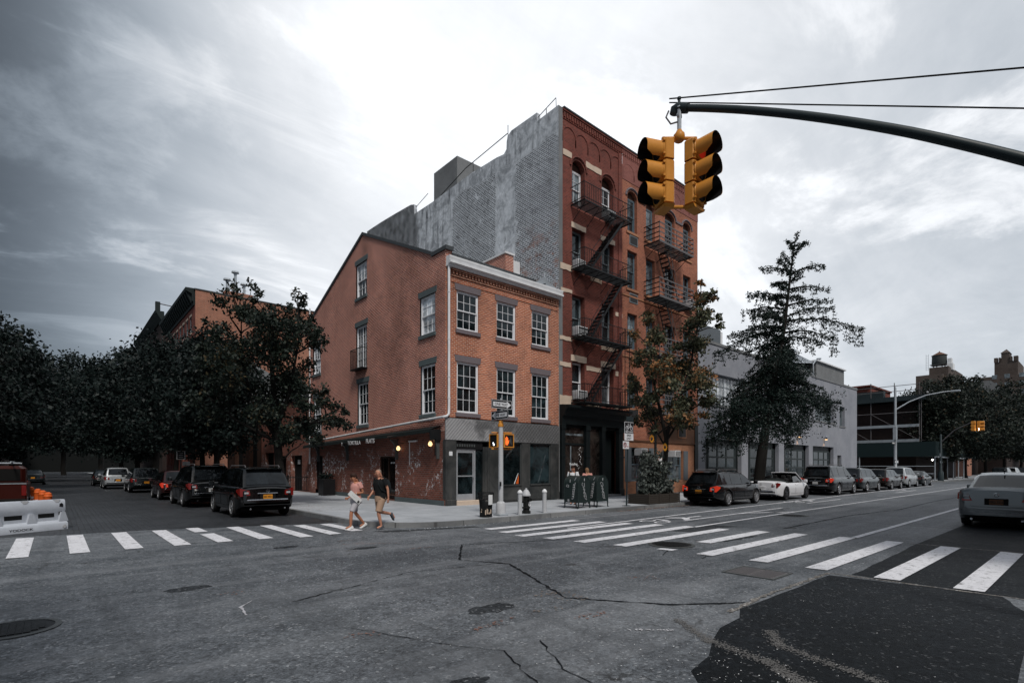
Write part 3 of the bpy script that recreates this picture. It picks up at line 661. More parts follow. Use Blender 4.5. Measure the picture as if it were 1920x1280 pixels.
# coping
mb = MB()
def slab(b0, z0, b1, z1, th=.16, pr=.06):
    mb.add([(A0-pr,b0,z0),(A0+.34,b0,z0),(A0+.34,b1,z1),(A0-pr,b1,z1),(A0-pr,b0,z0+th),(A0+.34,b0,z0+th),(A0+.34,b1,z1+th),(A0-pr,b1,z1+th)], [(0,3,2,1),(4,5,6,7),(0,1,5,4),(1,2,6,5),(2,3,7,6),(3,0,4,7)])
zf = lambda b: kf*b+slopes[0][1]; zbk = lambda b: kb*b+slopes[1][1]
n = 6
for i in range(n): b0, b1 = 19.66+(RID-19.66)*i/n, 19.66+(RID-19.66)*(i+1)/n; slab(b0+.01, zf(b0+.01), b1-.01, zf(b1-.01))
slab(RID, 14.25, BK+.15, zbk(BK+.15)); slab(B0-.12, 11.02, 19.66, 11.02); bld(mb, 'coping', M['coping_dark'], cb)
# parapet stub return and roof
mb = MB(); mb.box(A0+.001,B0,EZ+.28,A0+.34,B0+.3,11.02); mb.box(A0+.002,B0+.3,EZ+.3,A0+.34,19.7,11.0); bld(mb, 'parapet', M['brick_red_side'], cb)
mb = MB(); e = .45
mb.add([(A0+.3,B0-.05,10.62),(A1-.1,B0-.05,10.62),(A1-.1,RID,13.95),(A0+.3,RID,13.95),(A1-.1,BK,10.9),(A0+.3,BK,10.9)], [(0,1,2,3),(3,2,4,5)]); 
mb.add([(A0+.2,B0+.2,10.6),(A0+.2,BK,10.8),(A0+.2,RID,13.9)], [(0,1,2)]); bld(mb, 'roof', M['roof_grey'], cb)
# dentil cornice under the eaves
mb = MB(); mb.box(A0+.28,B0-.05,9.98,A1-.12,B0-.001,10.04).box(A0+.28,B0-.09,10.22,A1-.12,B0-.001,10.30).box(A0+.28,B0-.03,9.72,A1-.12,B0-.001,9.76)
x = A0+.32
while x < A1-.2: mb.box(x,B0-.085,10.06,x+.085,B0-.001,10.2); x += .17
bld(mb, 'dentil_course', M['brick_orange'], cb)
mb = MB(); pr = [(B0-.34,10.42),(B0-.34,10.50),(B0-.26,10.52),(B0-.3,10.66),(B0-.3,10.72),(B0-.02,10.74),(B0-.001,10.31),(B0-.16,10.32),(B0-.2,10.40)]
mb.prism(pr, 'x', A0+.02, A1+.02); mb.add([(A0+.3,B0-.12,10.745),(A1,B0-.12,10.745),(A1,B0+.35,10.9),(A0+.3,B0+.35,10.9)],[(0,1,2,3)]); bld(mb, 'gutter', M['white_paint'], cb)
mb = MB().box(A0+.3,B0-.02,10.88,A1-1.7,B0+.1,10.97); 
for i in range(9): mb.box(A0+.6+i*.66,B0-.06,10.86,A0+.64+i*.66,B0+.16,10.93)
bld(mb, 'eaves_flashing', M['coping_dark'], cb)
mb = MB(); mb.tube([(A0+.1,B0-.11,10.45),(A0+.1,B0-.11,4.25),(A0+.08,B0-.13,4.05),(A0-.02,B0-.14,3.95),(A0-.12,B0-.05,3.92)], .055, 10)
for z in (9.2,7.2,5.6,4.7): mb.lathe([(.068,z),(.068,z+.05)], 10, (A0+.1,B0-.11,0))
mb.tube([(A0-.12,B0-.05,3.92),(A0-.13,B0+2,3.86),(A0-.12,33.9,3.40)], .055, 8)
for k in range(9): b = 19.6+k*1.75; z = 3.92-(b-B0)*.034; mb.lathe([(.066,b),(.066,b+.05)], 10, (A0-.12,0,z), axis='y')
mb.tube([(A0-.1,34.0,3.4),(A0-.1,34.05,2.0)], .05, 8); mb.tube([(A0-.1,34.0,12),(A0-.1,34.02,3.4)], .05, 8)
bld(mb, 'downpipe', M['white_paint'], cb, smooth=50)
# roof light / dormer
mb = MB(); mb.box(18.3,21.5,10.8,18.88,23.5,13.3); bld(mb, 'dormer', M['brick_red_side'], cb)
mb = MB(); mb.box(18.24,21.44,13.3,18.94,23.5,13.4).box(18.9,21.55,10.8,19.4,21.75,13.1); bld(mb, 'dormer_coping', M['white_paint'], cb)
mb = MB()
for i in range(7): mb.box(18.0+i*.2, B0+.15+i*.12, 10.7, 19.44, B0+.27+i*.12, 10.98+i*.11)
bld(mb, 'stepped_flashing', M['galvanised'], cb)
# steel shopfront
mb = MB(); mb.box(A0-.03,B0-.07,2.96,A1-.08,B0-.001,3.88)
x = A0
import itertools
fr_ = MB()
def diag(x0, x1, s, step):
    x = x0
    while x < x1:
        z0, z1 = 2.97, 3.87; xx = x+s*(z1-z0)*.95
        a, b = (x, z0), (xx, z1)
        for lim, sg in ((A0-.02, -1), (A1-.09, 1)):
            pa, pb = a, b
            if (pa[0]-lim)*sg > 0 and (pb[0]-lim)*sg > 0: a = None; break
            if (pa[0]-lim)*sg > 0: t = (lim-pa[0])/(pb[0]-pa[0]); a = (lim, pa[1]+(pb[1]-pa[1])*t)
            if (pb[0]-lim)*sg > 0: t = (lim-pa[0])/(pb[0]-pa[0]); b = (lim, pa[1]+(pb[1]-pa[1])*t)
        if a: fr_.tube([(a[0],B0-.076,a[1]),(b[0],B0-.074,b[1])], .013, 4)
        x += step
diag(A0-1, 15.6, 1, .16); diag(15.7, A1+1, 1, .2); diag(15.8, A1+1.2, -1, .2); bld(fr_, 'fascia_rib', mat('rib_steel', (.21,.21,.22), .45, metal=.4, var=.5, sc_=.9), cb)
m, g, b = newmat('pressed_steel'); p = g.tc('Object'); n = g.noise(p, .9, 6, .65, .5); n2 = g.noise(p, 7, 5, .7); X, Y, Z_ = g.sep(p)
c = g.mix((n+(X*-.06)).sm(.28,.5), (.12,.122,.125), (.40,.40,.41)); c = g.mix(n2.sm(.6,.72)*.6, c, (.10,.065,.045)); setc(g, b, c); b.inputs['Metallic'].default_value = .35; b.inputs['Roughness'].default_value = .5
bld(mb, 'steel_fascia', M['pressed_steel'], cb)
m, g, b = newmat('steel_panels'); p = g.tc('Object'); n = g.noise(p, .8, 6, .65, .5); n2 = g.noise(g.com(*[q*k for q, k in zip(g.sep(p), (6, 6, .5))]), 1, 5, .7)
c = g.mix(n.sm(.35,.65), (.032,.036,.037), (.085,.086,.085)); c = g.mix(n2.sm(.55,.75)*.35, c, (.14,.12,.10)); setc(g, b, c); b.inputs['Metallic'].default_value = .4; b.inputs['Roughness'].default_value = .42
mb = MB(); Y0 = B0-.05
for x0, x1 in ((A0-.02,13.03),(14.86,15.45),(16.83,17.38),(18.8,A1-.08)): mb.bbox(x0,Y0,.17,x1,B0+.18,2.96,.01)
mb.box(15.45,Y0+.03,.17,16.83,B0+.12,.92).box(17.38,Y0+.03,.17,18.8,B0+.12,.92); mb.box(15.45,Y0-.03,.92,16.83,B0+.15,.98).box(17.38,Y0-.03,.92,18.8,B0+.15,.98)
mb.box(15.47,Y0-.012,.25,16.81,Y0+.03,.27).box(17.4,Y0-.012,.25,18.78,Y0+.03,.27)
mb.box(14.5,Y0+.02,.17,14.86,B0+.1,2.7); mb.box(14.56,Y0,.17,14.60,Y0+.02,2.7); mb.box(14.74,Y0,.17,14.78,Y0+.02,2.7)
for x in (12.52,14.9): mb.bbox(x,B0-.12,.15,x+.5,B0+.1,.4,.02) if x < 13 else None
mb.box(A0-.02, B0-.02, 3.88, A1-.1, B0-.002, 3.93)
bld(mb, 'steel_panel', M['steel_panels'], cb)
mb = MB(); mb.box(13.03,B0+.02,2.6,14.5,B0+.12,2.96); mb.box(13.03,B0-.02,2.58,14.55,B0+.1,2.64); bld(mb, 'transom', M['black_plastic'], cb)
mb = MB()
for i in range(8): mb.box(13.08+i*.13,B0-.01,2.68,13.15+i*.13,B0+.02,2.8)
mb.box(13.3,B0-.06,2.93,14.85,B0+.02,2.96); bld(mb, 'transom_slots', M['steel_dark'], cb)
dr = MB(); dr.box(13.03,B0+.02,.34,13.08,B0+.09,2.58).box(14.02,B0+.02,.34,14.1,B0+.09,2.58).box(13.08,B0+.02,2.5,14.02,B0+.09,2.58)
dr.box(13.09,B0+.03,.34,13.15,B0+.07,2.49).box(13.95,B0+.03,.34,14.01,B0+.07,2.49).box(13.15,B0+.03,.34,13.95,B0+.07,.62).box(13.15,B0+.03,1.38,13.95,B0+.07,1.43).box(13.15,B0+.03,2.42,13.95,B0+.07,2.49)
dro = bld(dr, 'shop_door', M['aluminium'], cb)
bld(MB().box(13.15,B0+.05,.62,13.95,B0+.06,2.42), 'pane', M['glass_dark'], cb).parent = cb
mb = MB().tube([(13.92,B0-.03,1.1),(13.92,B0-.05,1.15),(13.92,B0-.05,1.35),(13.92,B0-.03,1.4)], .014, 6); o = bld(mb, 'handle', M['chrome'], cb); o.parent = dro
bld(MB().box(14.1,B0+.05,.34,14.5,B0+.07,2.58), 'side_light', M['glass_dark'], cb)
bld(MB().bbox(12.98,B0-.18,.14,14.62,B0+.1,.34,.015), 'door_step', M['cream_stone'], cb)
for k, (x0, x1) in enumerate(((15.45,16.83),(17.38,18.8))):
    bld(MB().box(x0,B0+.06,.98,x1,B0+.07,2.96), 'shop_window', M['glass_dark'], cb)
    f = MB(); f.box(x0,B0,.98,x0+.04,B0+.08,2.92).box(x1-.04,B0,.98,x1,B0+.08,2.92).box(x0,B0,2.9,x1,B0+.08,2.96); bld(f, 'window_frame', M['steel_dark'], cb)
bld(MB().box(12.64,B0-.08,2.28,12.8,B0-.05,2.46), 'wall_plate', M['white_paint'], cb)
# plastic sheet and a board inside the window
mb = MB(); 
for k in range(6): mb.quad((15.9+k*.1,B0+.055,2.2+k*.09),(15.93+k*.1,B0+.055,2.2+k*.09),(16.03+k*.1,B0+.055,2.4+k*.09),(15.98+k*.1,B0+.055,2.42+k*.09))
mb.quad((18.0,B0+.055,1.05),(18.05,B0+.055,1.05),(18.55,B0+.055,2.4),(18.5,B0+.055,2.45)); bld(mb, 'plastic_sheet', M['glass_mid'], cb)
mb = MB().add([(16.4,B0+.05,1.0),(16.46,B0+.05,1.0),(16.7,B0+.055,1.5),(16.66,B0+.055,1.5)],[(0,1,2,3)]); bld(mb, 'board', M['paper'], cb)
mb = MB().add([(16.52,B0+.045,1.0),(16.7,B0+.045,1.0),(16.72,B0+.05,1.45)],[(0,1,2)]); bld(mb, 'orange_board', M['cone_orange'], cb)
# side street door-window, awning, brackets, lamps
mb = MB(); mb.box(A0+.1,22.95,.2,A0+.16,24.64,.55); mb.box(A0+.08,22.95,.55,A0+.18,23.03,2.33).box(A0+.08,24.56,.55,A0+.18,24.64,2.33).box(A0+.08,23.74,.55,A0+.18,23.82,2.33).box(A0+.08,23.03,2.25,A0+.18,24.56,2.33); bld(mb, 'shop_doors', M['dark_wood'], cb)
bld(MB().box(A0+.13,23.03,.55,A0+.14,24.56,2.25), 'pane', M['glass_brown'], cb)
for b in (23.25, 23.5):
    bld(MB().lathe([(.0,-.03),(.05,-.03),(.05,.03),(0,.04)], 8, (A0+.11,b,2.0)), 'window_lamp', M['paper'], cb)
mb = MB().box(A0+.12,32.1,.18,A0+.16,33.3,2.5)
for b in (32.15,32.7,33.25): mb.box(A0+.08,b-.04,.18,A0+.12,b+.04,2.5)
bld(mb, 'side_door', M['black_plastic'], cb)
mb = MB(); pr = [(A0-.001,3.30),(A0-.5,3.14),(A0-.52,2.98),(A0-.50,2.98),(A0-.47,3.10),(A0-.001,3.22)]
mb.add([(x, y, z+dz) for (x, z) in pr for (y, dz) in ((18.95,.28),(34.1,.0))], [(0,2,3,1),(2,4,5,3),(4,6,7,5),(6,8,9,7),(8,10,11,9)]); bld(mb, 'awning', M['awning_black'], cb)
mb = MB().box(A0-.54,18.95,2.95,A0-.0,19.0,3.4); mb.box(A0-.3,18.95,2.3,A0-.26,18.99,3.0); bld(mb, 'awning_end', M['iron_black'], cb)
mb = MB().tube([(A0-.5,18.98,3.33),(A0-.5,22.6,3.28)], .015, 6); bld(mb, 'awning_edge', M['mail_green'], cb)
mb = MB().tube([(A0-.46,19.4,3.36),(A0-.5,22.8,3.24)], .022, 6); bld(mb, 'awning_roller', M['orange_marking'], cb)
for b in (28.3,22.65,32.6,19.05):
    mb = MB(); mb.add([(A0-.001,b,2.15),(A0-.13,b,2.15),(A0-.13,b,2.55),(A0-.22,b,2.9),(A0-.42,b,3.1),(A0-.001,b,3.1)]+[(A0-.001,b+.09,2.15),(A0-.13,b+.09,2.15),(A0-.13,b+.09,2.55),(A0-.22,b+.09,2.9),(A0-.42,b+.09,3.1),(A0-.001,b+.09,3.1)],
        [(0,1,2,3,4,5),(11,10,9,8,7,6)]+[(i,(i+1)%6,6+(i+1)%6,6+i) for i in range(6)]); bld(mb, 'bracket', M['steel_dark'], cb)
text('TORTILLA', .28, M['white_text'], cb, (-.535, 26.45-B0, 3.07), (R(90),R(0.8),R(-90)), sx=1.25)
text('FLATS', .31, M['white_text'], cb, (-.535, 24.55-B0, 3.10), (R(90),R(0.8),R(-90)), sx=1.15)
text('Y', .26, M['white_text'], cb, (-.535, 28.0-B0, 3.05), (R(90),R(0.8),R(-90)))
for b, z in ((22.22,2.67),(19.42,2.79)):
    f = bld(MB().tube([(A0-.001,b-.1,z+.25),(A0-.2,b-.05,z+.28),(A0-.24,b,z+.12)], .014, 6), 'wall_lamp', M['iron_black'], cb)
    o = bld(MB().lathe([(.001,-.1),(.07,-.07),(.095,0),(.07,.07),(.03,.12)], 12, (A0-.24,b,z)), 'bulb_globe', M['lamp_warm'], cb, smooth=60); o.parent = f
mb = MB().box(A0-.06,20.9,2.95,A0,21.6,3.02); mb.box(A0-.03,21.55,1.9,A0,21.58,2.95); bld(mb, 'conduit', M['white_paint'], cb)
# ================================================================ tenements
TZ = 20.25; A2 = 24.67; A3 = 33.06
tn = thing('tenement_building', 'five storey oxblood brick tenement with painted grey party wall and black shopfront', 'building', (A1, B0, 0))
flo = [(5.32,7.35),(8.62,10.85),(12.2,14.35),(15.65,17.55)]
ops = []
for i, (z0, z1) in enumerate(flo):
    for (a, b) in ((20.42,21.42),(22.84,23.9)): ops.append((a,b,z0,z1,.45) if i == 3 else (a,b,z0,z1))
mb = MB(); wall(mb, 'f', B0, A1+.28, A2, 5.0, TZ, ops, rev=.30); wall(mb, 'f', B0, A1+.28, A2, 0, 5.0, [(A1+.3,A2-.05,.16,4.9)], rev=.5); bld(mb, 'front_wall', M['brick_oxblood'], tn)
mb = MB(); mb.box(A1+.004, B0+.001, 0, A1+.28, B0+.016, TZ+.02); bld(mb, 'corner_render', M['roof_grey'], tn)
for i, o in enumerate(ops):
    c = i//2
    win(tn, 'f', B0+.24, o[0], o[1], o[2], o[3], kind='one' if c < 3 else 'two', frame=['white_frame','grey_frame','grey_frame','white_frame'][c], gl='glass_mid' if c == 3 else 'glass_dark', low='glass_mid' if i % 3 == 1 else None, arch=.4 if c == 3 else 0)
# painted party wall facing the corner house (profile in metres along the side street)
prof = [(18.62,TZ+.06),(20.2,TZ),(20.22,20.72),(22.3,20.76),(22.62,20.6),(22.7,20.3),(22.72,19.9),(22.95,19.72),(23.6,19.82),(26,19.95),(30.6,19.85),(32.9,19.9),(32.92,20.6),(33.4,20.75),(35.8,20.95),(38,21.1),(40.4,21.2),(40.45,5)]
mb = MB(); n = len(prof)
P_ = [(18.62,5)]+prof
mb.prism([(p[0]-0, p[1]) for p in P_], 'x', A1, A1+.25); 
pw = mb.build('party_wall', M['painted_party_wall'], tn, off=(A1,B0,0))
mb = MB(); mb.box(A1+.26,B0+.35,19.5,A2,40,19.6).box(A2,B0+.35,19.5,A3,40,19.6); bld(mb, 'roof', M['roof_grey'], tn)
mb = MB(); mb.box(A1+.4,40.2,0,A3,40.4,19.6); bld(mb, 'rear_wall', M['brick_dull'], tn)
# rooftop bulkhead and rail
mb = MB(); mb.box(20.0,28.4,19.6,23.4,31.2,22.3); 
bh = bld(mb, 'roof_bulkhead', M['roof_grey'], tn)
mb = MB()
mb.tube([(A1+.1,32.8,20.4),(A1+.1,31.2,20.75)], .02, 5); mb.tube([(A1+.1,30.0,19.9),(A1+.1,26.8,20.6),(A1+.1,22.75,20.85)], .025, 5); mb.tube([(A1+.1,26,19.9),(A1+.1,26,20.65)], .02, 5); mb.tube([(A1+.1,22.7,20.5),(A1+.1,22.7,21.3)], .02, 5)
mb.tube([(A1+.1,20.3,20.5),(A1+.1,18.9,20.85),(A1+.1,18.88,20.3)], .02, 5); mb.tube([(A1+.1,19.6,20.2),(A1+.1,19.6,20.65)],.02,5); bld(mb, 'roof_rail', M['iron_black'], tn)
# corbelled cornice
def cornice(root, x0, x1, m, z=TZ, arcs=()):
    mb = MB(); mb.box(x0,B0-.08,z-.10,x1,B0-.001,z); mb.box(x0,B0-.04,z-.17,x1,B0-.001,z-.12)
    x = x0+.05
    while x < x1-.1: mb.box(x,B0-.07,z-.42,x+.10,B0-.001,z-.18); x += .2
    mb.box(x0,B0-.03,z-.50,x1,B0-.001,z-.45)
    for (c, r) in arcs:
        N = 9; pts = [(c-r*cos(pi*k/N), z-1.28+.48*sin(pi*k/N)) for k in range(N+1)]
        pts = [(pts[0][0], z-1.65)]+pts+[(pts[-1][0], z-1.65)]
        for k in range(len(pts)-1): (a, b), (c2, d2) = pts[k], pts[k+1]; mb.tube([(a,B0-.012,b),(c2,B0-.012,d2)], .028, 4)
    bld(mb, 'cornice', m, root)
    mb = MB().box(x0,B0-.12,z,x1,B0+.35,z+.07); bld(mb, 'coping', M['coping_dark'], root)
cornice(tn, A1+.28, A2, M['brick_oxblood'], arcs=[(A1+.78+i*.98,.49) for i in range(5)])
mb = MB()
def band(mb, x0, x1, z0, z1, seed=0, d=.03):
    r = random.Random(seed); N = max(3, int((x1-x0)/.2)); top = [(x0+(x1-x0)*i/N, z1+r.uniform(-.02,.015)) for i in range(N+1)]; bot = [(x0+(x1-x0)*i/N, z0+r.uniform(-.03,.02)) for i in range(N+1)]
    bld(MB().prism(bot+top[::-1], 'y', B0-d, B0-.001), 'stone_band', M['cream_stone'], tn)
band(mb, A1+.3, 20.38, 17.9, 18.2, 1); band(mb, 21.5, 22.8, 17.9, 18.2, 2)
band(mb, A1+.1, 20.4, 12.0, 12.3, 3); band(mb, 21.9, 22.82, 11.9, 12.15, 4); band(mb, A1+.15, 20.4, 10.85, 11.02, 5); band(mb, 20.35, 21.5, 14.35, 14.62, 6); band(mb, 22.75,24.0,14.35,14.62,7)
band(mb, A1+.05, 20.4, 8.35, 8.55, 8); band(mb, 22.8, 24.2, 8.3, 8.5, 9); band(mb, A1+.05, 20.3, 7.0, 7.22, 10); band(mb, 20.32, 21.55, 7.36, 7.68, 11); band(mb, 21.55, 22.75, 7.0, 7.25, 12); band(mb, 22.75, 24.05, 7.36, 7.66, 13); band(mb, 24.05, A2, 7.0, 7.25, 14)
band(mb, A1+.05, 20.4, 5.02, 5.5, 15); band(mb, 21.5, 22.8, 5.05, 5.35, 16); band(mb, 23.95, A2, 5.05, 5.35, 17); band(mb, 24.05, A2, 10.4, 10.62, 18)
mb = MB()
for (a, b) in ((20.42,21.42),(22.84,23.9)):
    c, r = (a+b)/2, (b-a)/2+.14; N = 10; pts = [(c-r*cos(pi*k/N), 17.55+(.45+.14)*sin(pi*k/N)) for k in range(N+1)]
    for k in range(N): mb.tube([(pts[k][0],B0-.01,pts[k][1]),(pts[k+1][0],B0-.01,pts[k+1][1])], .07, 5)
mb.box(24.3,B0-.05,5,24.62,B0-.001,TZ-.5)
bld(mb, 'arch_moulding', M['brick_oxblood'], tn)
# black shopfront
SY = B0-.12
mb = MB(); mb.prism([(SY-.55,4.95),(SY-.55,4.82),(SY-.3,4.7),(SY-.22,4.45),(SY-.1,4.38),(SY-.05,4.0),(B0-.002,4.0),(B0-.002,5.0)], 'x', A1+.05, A2+.12)
for x0, w_ in ((A1+.06,.26),(21.38,.3),(22.7,.26),(24.2,.42)):
    mb.bbox(x0,SY-.06,.16,x0+w_,B0+.1,4.0,.02); mb.bbox(x0-.03,SY-.1,.16,x0+w_+.03,B0+.1,.55,.02); mb.bbox(x0-.03,SY-.09,2.3,x0+w_+.03,SY-.02,2.4,.01); mb.bbox(x0-.03,SY-.09,3.75,x0+w_+.03,SY,4.0,.02)
mb.box(A1+.32,B0-.02,.16,21.38,B0+.12,.75).box(A1+.32,B0+.0,2.95,21.38,B0+.1,3.05).box(A1+.32,B0,3.85,24.3,B0+.2,4.0)
mb.box(23,B0+.4,.16,24.2,B0+.5,4.0); mb.box(21.68,B0+.02,.16,22.7,B0+.1,.9)
bld(mb, 'shopfront', M['storefront_black'], tn)
mb = MB().box(A1+.32,B0+.05,.75,21.38,B0+.06,3.85).box(21.68,B0+.05,.9,22.7,B0+.06,3.85); bld(mb, 'shop_window', M['glass_brown'], tn)
mb = MB().box(A1+.4,B0+.04,3.45,21.3,B0+.045,3.55); mb.box(A1+.9,B0+.04,.8,A1+.98,B0+.045,2.9); bld(mb, 'window_poster', M['glass_mid'], tn)
rnd = random.Random(3); mb = MB()
for k in range(26):
    x = 21.0+rnd.uniform(-.14,.2); z = 1.7+k*.045; s = rnd.uniform(.01,.03); mb.box(x,B0+.038,z,x+s*2,B0+.044,z+s)
bld(mb, 'window_decal', M['white_text'], tn)
text('Retailing', .17, M['white_text'], tn, (1.15, .035, 1.95), sx=1.05)
f = bld(MB().tube([(22.95,B0+.2,3.8),(22.95,B0+.1,3.6),(22.95,B0+.1,3.5)], .02, 6), 'porch_lamp', M['iron_black'], tn)
bld(MB().lathe([(.001,3.34),(.05,3.37),(.06,3.42),(.04,3.5)], 10, (22.95,B0+.1,0)), 'bulb', M['lamp_white'], tn).parent = f
mb = MB().bbox(22.96,B0-.25,.15,24.3,B0+.4,.26,.01); bld(mb, 'door_step', M['kerb_granite'], tn)
# second tenement
t2 = thing('tenement_building', 'wider orange brick tenement with arched top windows and a railed grey fire escape', 'building', (A2, B0, 0))
fl2 = [(5.25,7.2),(8.7,10.8),(12.24,14.48),(15.58,17.62)]; cols = [(25.18,26.14),(27.04,27.98),(29.07,30.2),(31.2,32.15)]
ops = []
for i, (z0, z1) in enumerate(fl2):
    for (a, b) in cols: ops.append((a,b,z0,z1,.38) if i == 3 else (a,b,z0,z1))
mb = MB(); wall(mb, 'f', B0, A2, A3, 3.35, 18.45, ops, rev=.22); bld(mb, 'front_wall', M['brick_rust'], t2)
mb = MB(); wall(mb, 'f', B0-.02, A2, A3, 18.45, TZ); bld(mb, 'upper_wall', M['brick_pinkred'], t2); cornice(t2, A2, A3, M['brick_pinkred'], arcs=[(A2+.62+i*1.02,.51) for i in range(8)])
mb = MB(); wall(mb, 's', A3, B0+.02, 40, 0, TZ); bld(mb, 'end_wall', M['brick_far'], t2)
for i, o in enumerate(ops):
    c, k = i//4, i % 4
    win(t2, 'f', B0+.14, o[0], o[1], o[2], o[3], kind='two' if c != 1 else 'six', frame='bluegrey_frame', gl='glass_mid' if k < 2 else 'glass_dark', low='glass_mid' if k == 0 else None, arch=.34 if c == 3 else 0)
mb = MB()
for (a, b) in cols:
    for z in (5.25,8.7,12.24,15.58): mb.box(a-.12,B0-.06,z-.14,b+.12,B0-.001,z-.001)
mb.box(A2,B0-.04,11.75,A3-.02,B0-.001,11.85).box(A2,B0-.04,8.2,A3-.02,B0-.001,8.3).box(A2,B0-.05,4.62,A3-.02,B0-.001,4.82)
bld(mb, 'sill_band', M['brick_tan'], t2)
mb = MB()
for (a, b) in cols:
    c, r = (a+b)/2, (b-a)/2+.14; N = 10; pts = [(c-r*cos(pi*k/N), 17.62+.52*sin(pi*k/N)) for k in range(N+1)]
    for k in range(N): mb.tube([(pts[k][0],B0-.01,pts[k][1]),(pts[k+1][0],B0-.01,pts[k+1][1])], .075, 5)
for (x, y) in ((26.28,26.9),(28.12,28.95),(30.34,31.06)): mb.box(x,B0-.05,17.6,y,B0-.001,17.75)
bld(mb, 'arch_moulding', M['lintel_brown'], t2)
for (x, z) in ((25.42,14.9),(25.42,11.5)):
    v = bld(MB().box(x-.05,B0-.03,z-.05,x+.75,B0-.001,z+.5), 'air_vent', M['grey_frame'], t2); bld(MB().box(x,B0-.035,z,x+.7,B0-.031,z+.45), 'grille', M['vent_dark'], t2).parent = v
# ground floor of the second tenement
wo = [(25.55,27.25,.95,2.95),(29.4,31.2,.95,2.85)]
mb = MB(); wall(mb, 'f', B0, A2+.1, 32.6, .16, 3.35, wo, rev=.2); bld(mb, 'ground_wall', M['brick_tan'], t2)
bld(MB().box(27.9,B0-.05,.16,28.1,B0+.05,4.6), 'iron_column', M['storefront_black'], t2); bld(MB().box(32.6,B0-.08,.16,33.0,B0+.1,4.6), 'iron_column', M['storefront_black'], t2)
mb = MB().box(28.1,B0-.04,3.4,32.6,B0-.001,4.6).box(28.05,B0-.08,3.32,32.62,B0-.001,3.4); bld(mb, 'brown_fascia', M['brown_panel'], t2)
mb = MB().box(A2+.1,B0-.05,3.3,27.9,B0-.001,3.4); bld(mb, 'string_course', M['brown_panel'], t2)
for (x, z, w_, h_) in ((30.6,3.75,.85,.65),(25.3,4.55,.85,.6)):
    v = bld(MB().box(x-.06,B0-.07,z-.06,x+w_+.06,B0-.041,z+h_+.06), 'air_vent', M['brick_tan'], t2); bld(MB().box(x,B0-.075,z,x+w_,B0-.071,z+h_), 'grille', M['vent_dark'], t2).parent = v
for a, b, c, d in wo:
    win(t2, 'f', B0+.1, a, b, c, d, kind='two', frame='bluegrey_frame', gl='glass_dark', low='glass_mid')
    for s, e in ((a-.62,a-.04),(b+.04,b+.55)):
        f = MB().box(s,B0-.05,c,e,B0-.001,d+.0)
        for k in range(3): f.box(s+.06,B0-.06,c+.1+k*(d-c-.1)/3,e-.06,B0-.051,c+(k+1)*(d-c-.1)/3)
        bld(f, 'shutter', M['shutter_grey'], t2)
bld(MB().bbox(26.0,B0-.12,.95-.5-.1,26.9,B0-.001,.9,.02), 'meter_box', M['shutter_grey'], t2); bld(MB().bbox(28.35,B0-.1,1.9,28.6,B0,2.35,.01).bbox(27.5,B0-.1,1.9,27.8,B0,2.3,.01), 'wall_box', M['white_paint'], t2)
# fire escapes
def platform(root, fe, x0, x1, z, d=.95, rails='bar', hr=.9):
    y0 = B0-d; mb = MB()
    mb.box(x0,y0,z-.06,x1,y0+.04,z+.02).box(x0,y0,z-.06,x0+.04,B0-.001,z+.02).box(x1-.04,y0,z-.06,x1,B0-.001,z+.02)
    n = int(d/.075)
    for i in range(1, n): yy = y0+i*d/n; mb.box(x0,yy-.011,z-.02,x1,yy+.011,z+.015)
    for x in np.arange(x0+.5, x1-.2, .6): mb.box(x,y0,z-.05,x+.03,B0,z-.02)
    for x in np.arange(x0+.2, x1, 1.1): mb.tube([(x,y0+.1,z-.05),(x,B0-.02,z-.75)], .018, 4)
    bld(mb, 'platform', M['iron_black'], root).parent = fe
    mb = MB(); m_ = 'iron_black'
    if rails == 'bar':
        for zz in (z+hr, z+.12): mb.box(x0,y0,zz-.015,x1,y0+.03,zz+.015).box(x0,y0,zz-.015,x0+.03,B0,zz+.015).box(x1-.03,y0,zz-.015,x1,B0,zz+.015)
        for x in np.arange(x0, x1+.01, (x1-x0)/28): mb.box(x-.008,y0+.01,z,x+.008,y0+.026,z+hr)
        for y in np.arange(y0, B0, .16): mb.box(x0+.008,y-.008,z,x0+.024,y+.008,z+hr).box(x1-.024,y-.008,z,x1-.008,y+.008,z+hr)
    else:
        m_ = 'iron_grey'
        for k in range(4):
            zz = z+.22+k*(hr-.22+.12)/3.2; mb.box(x0,y0-.02,zz-.035,x1,y0,zz+.035)
        mb.box(x0,y0-.02,z-.08,x1,y0,z+.05)
        for x in np.linspace(x0+.02, x1-.02, 5): mb.box(x-.02,y0,z,x+.02,y0+.03,z+hr+.12)
        s = MB()
        for k in range(4):
            zz = z+.22+k*(hr-.1)/3.2
            for x in (x0,): s.box(x,y0,zz-.03,x+.02,B0,zz+.03)
        bld(s, 'end_rail', M['iron_black'], root).parent = fe; s = MB()
        for k in range(4): zz = z+.22+k*(hr-.1)/3.2; s.box(x1-.02,y0,zz-.03,x1,B0,zz+.03)
        bld(s, 'end_rail', M['iron_black'], root).parent = fe
    bld(mb, 'railing', M[m_], root).parent = fe
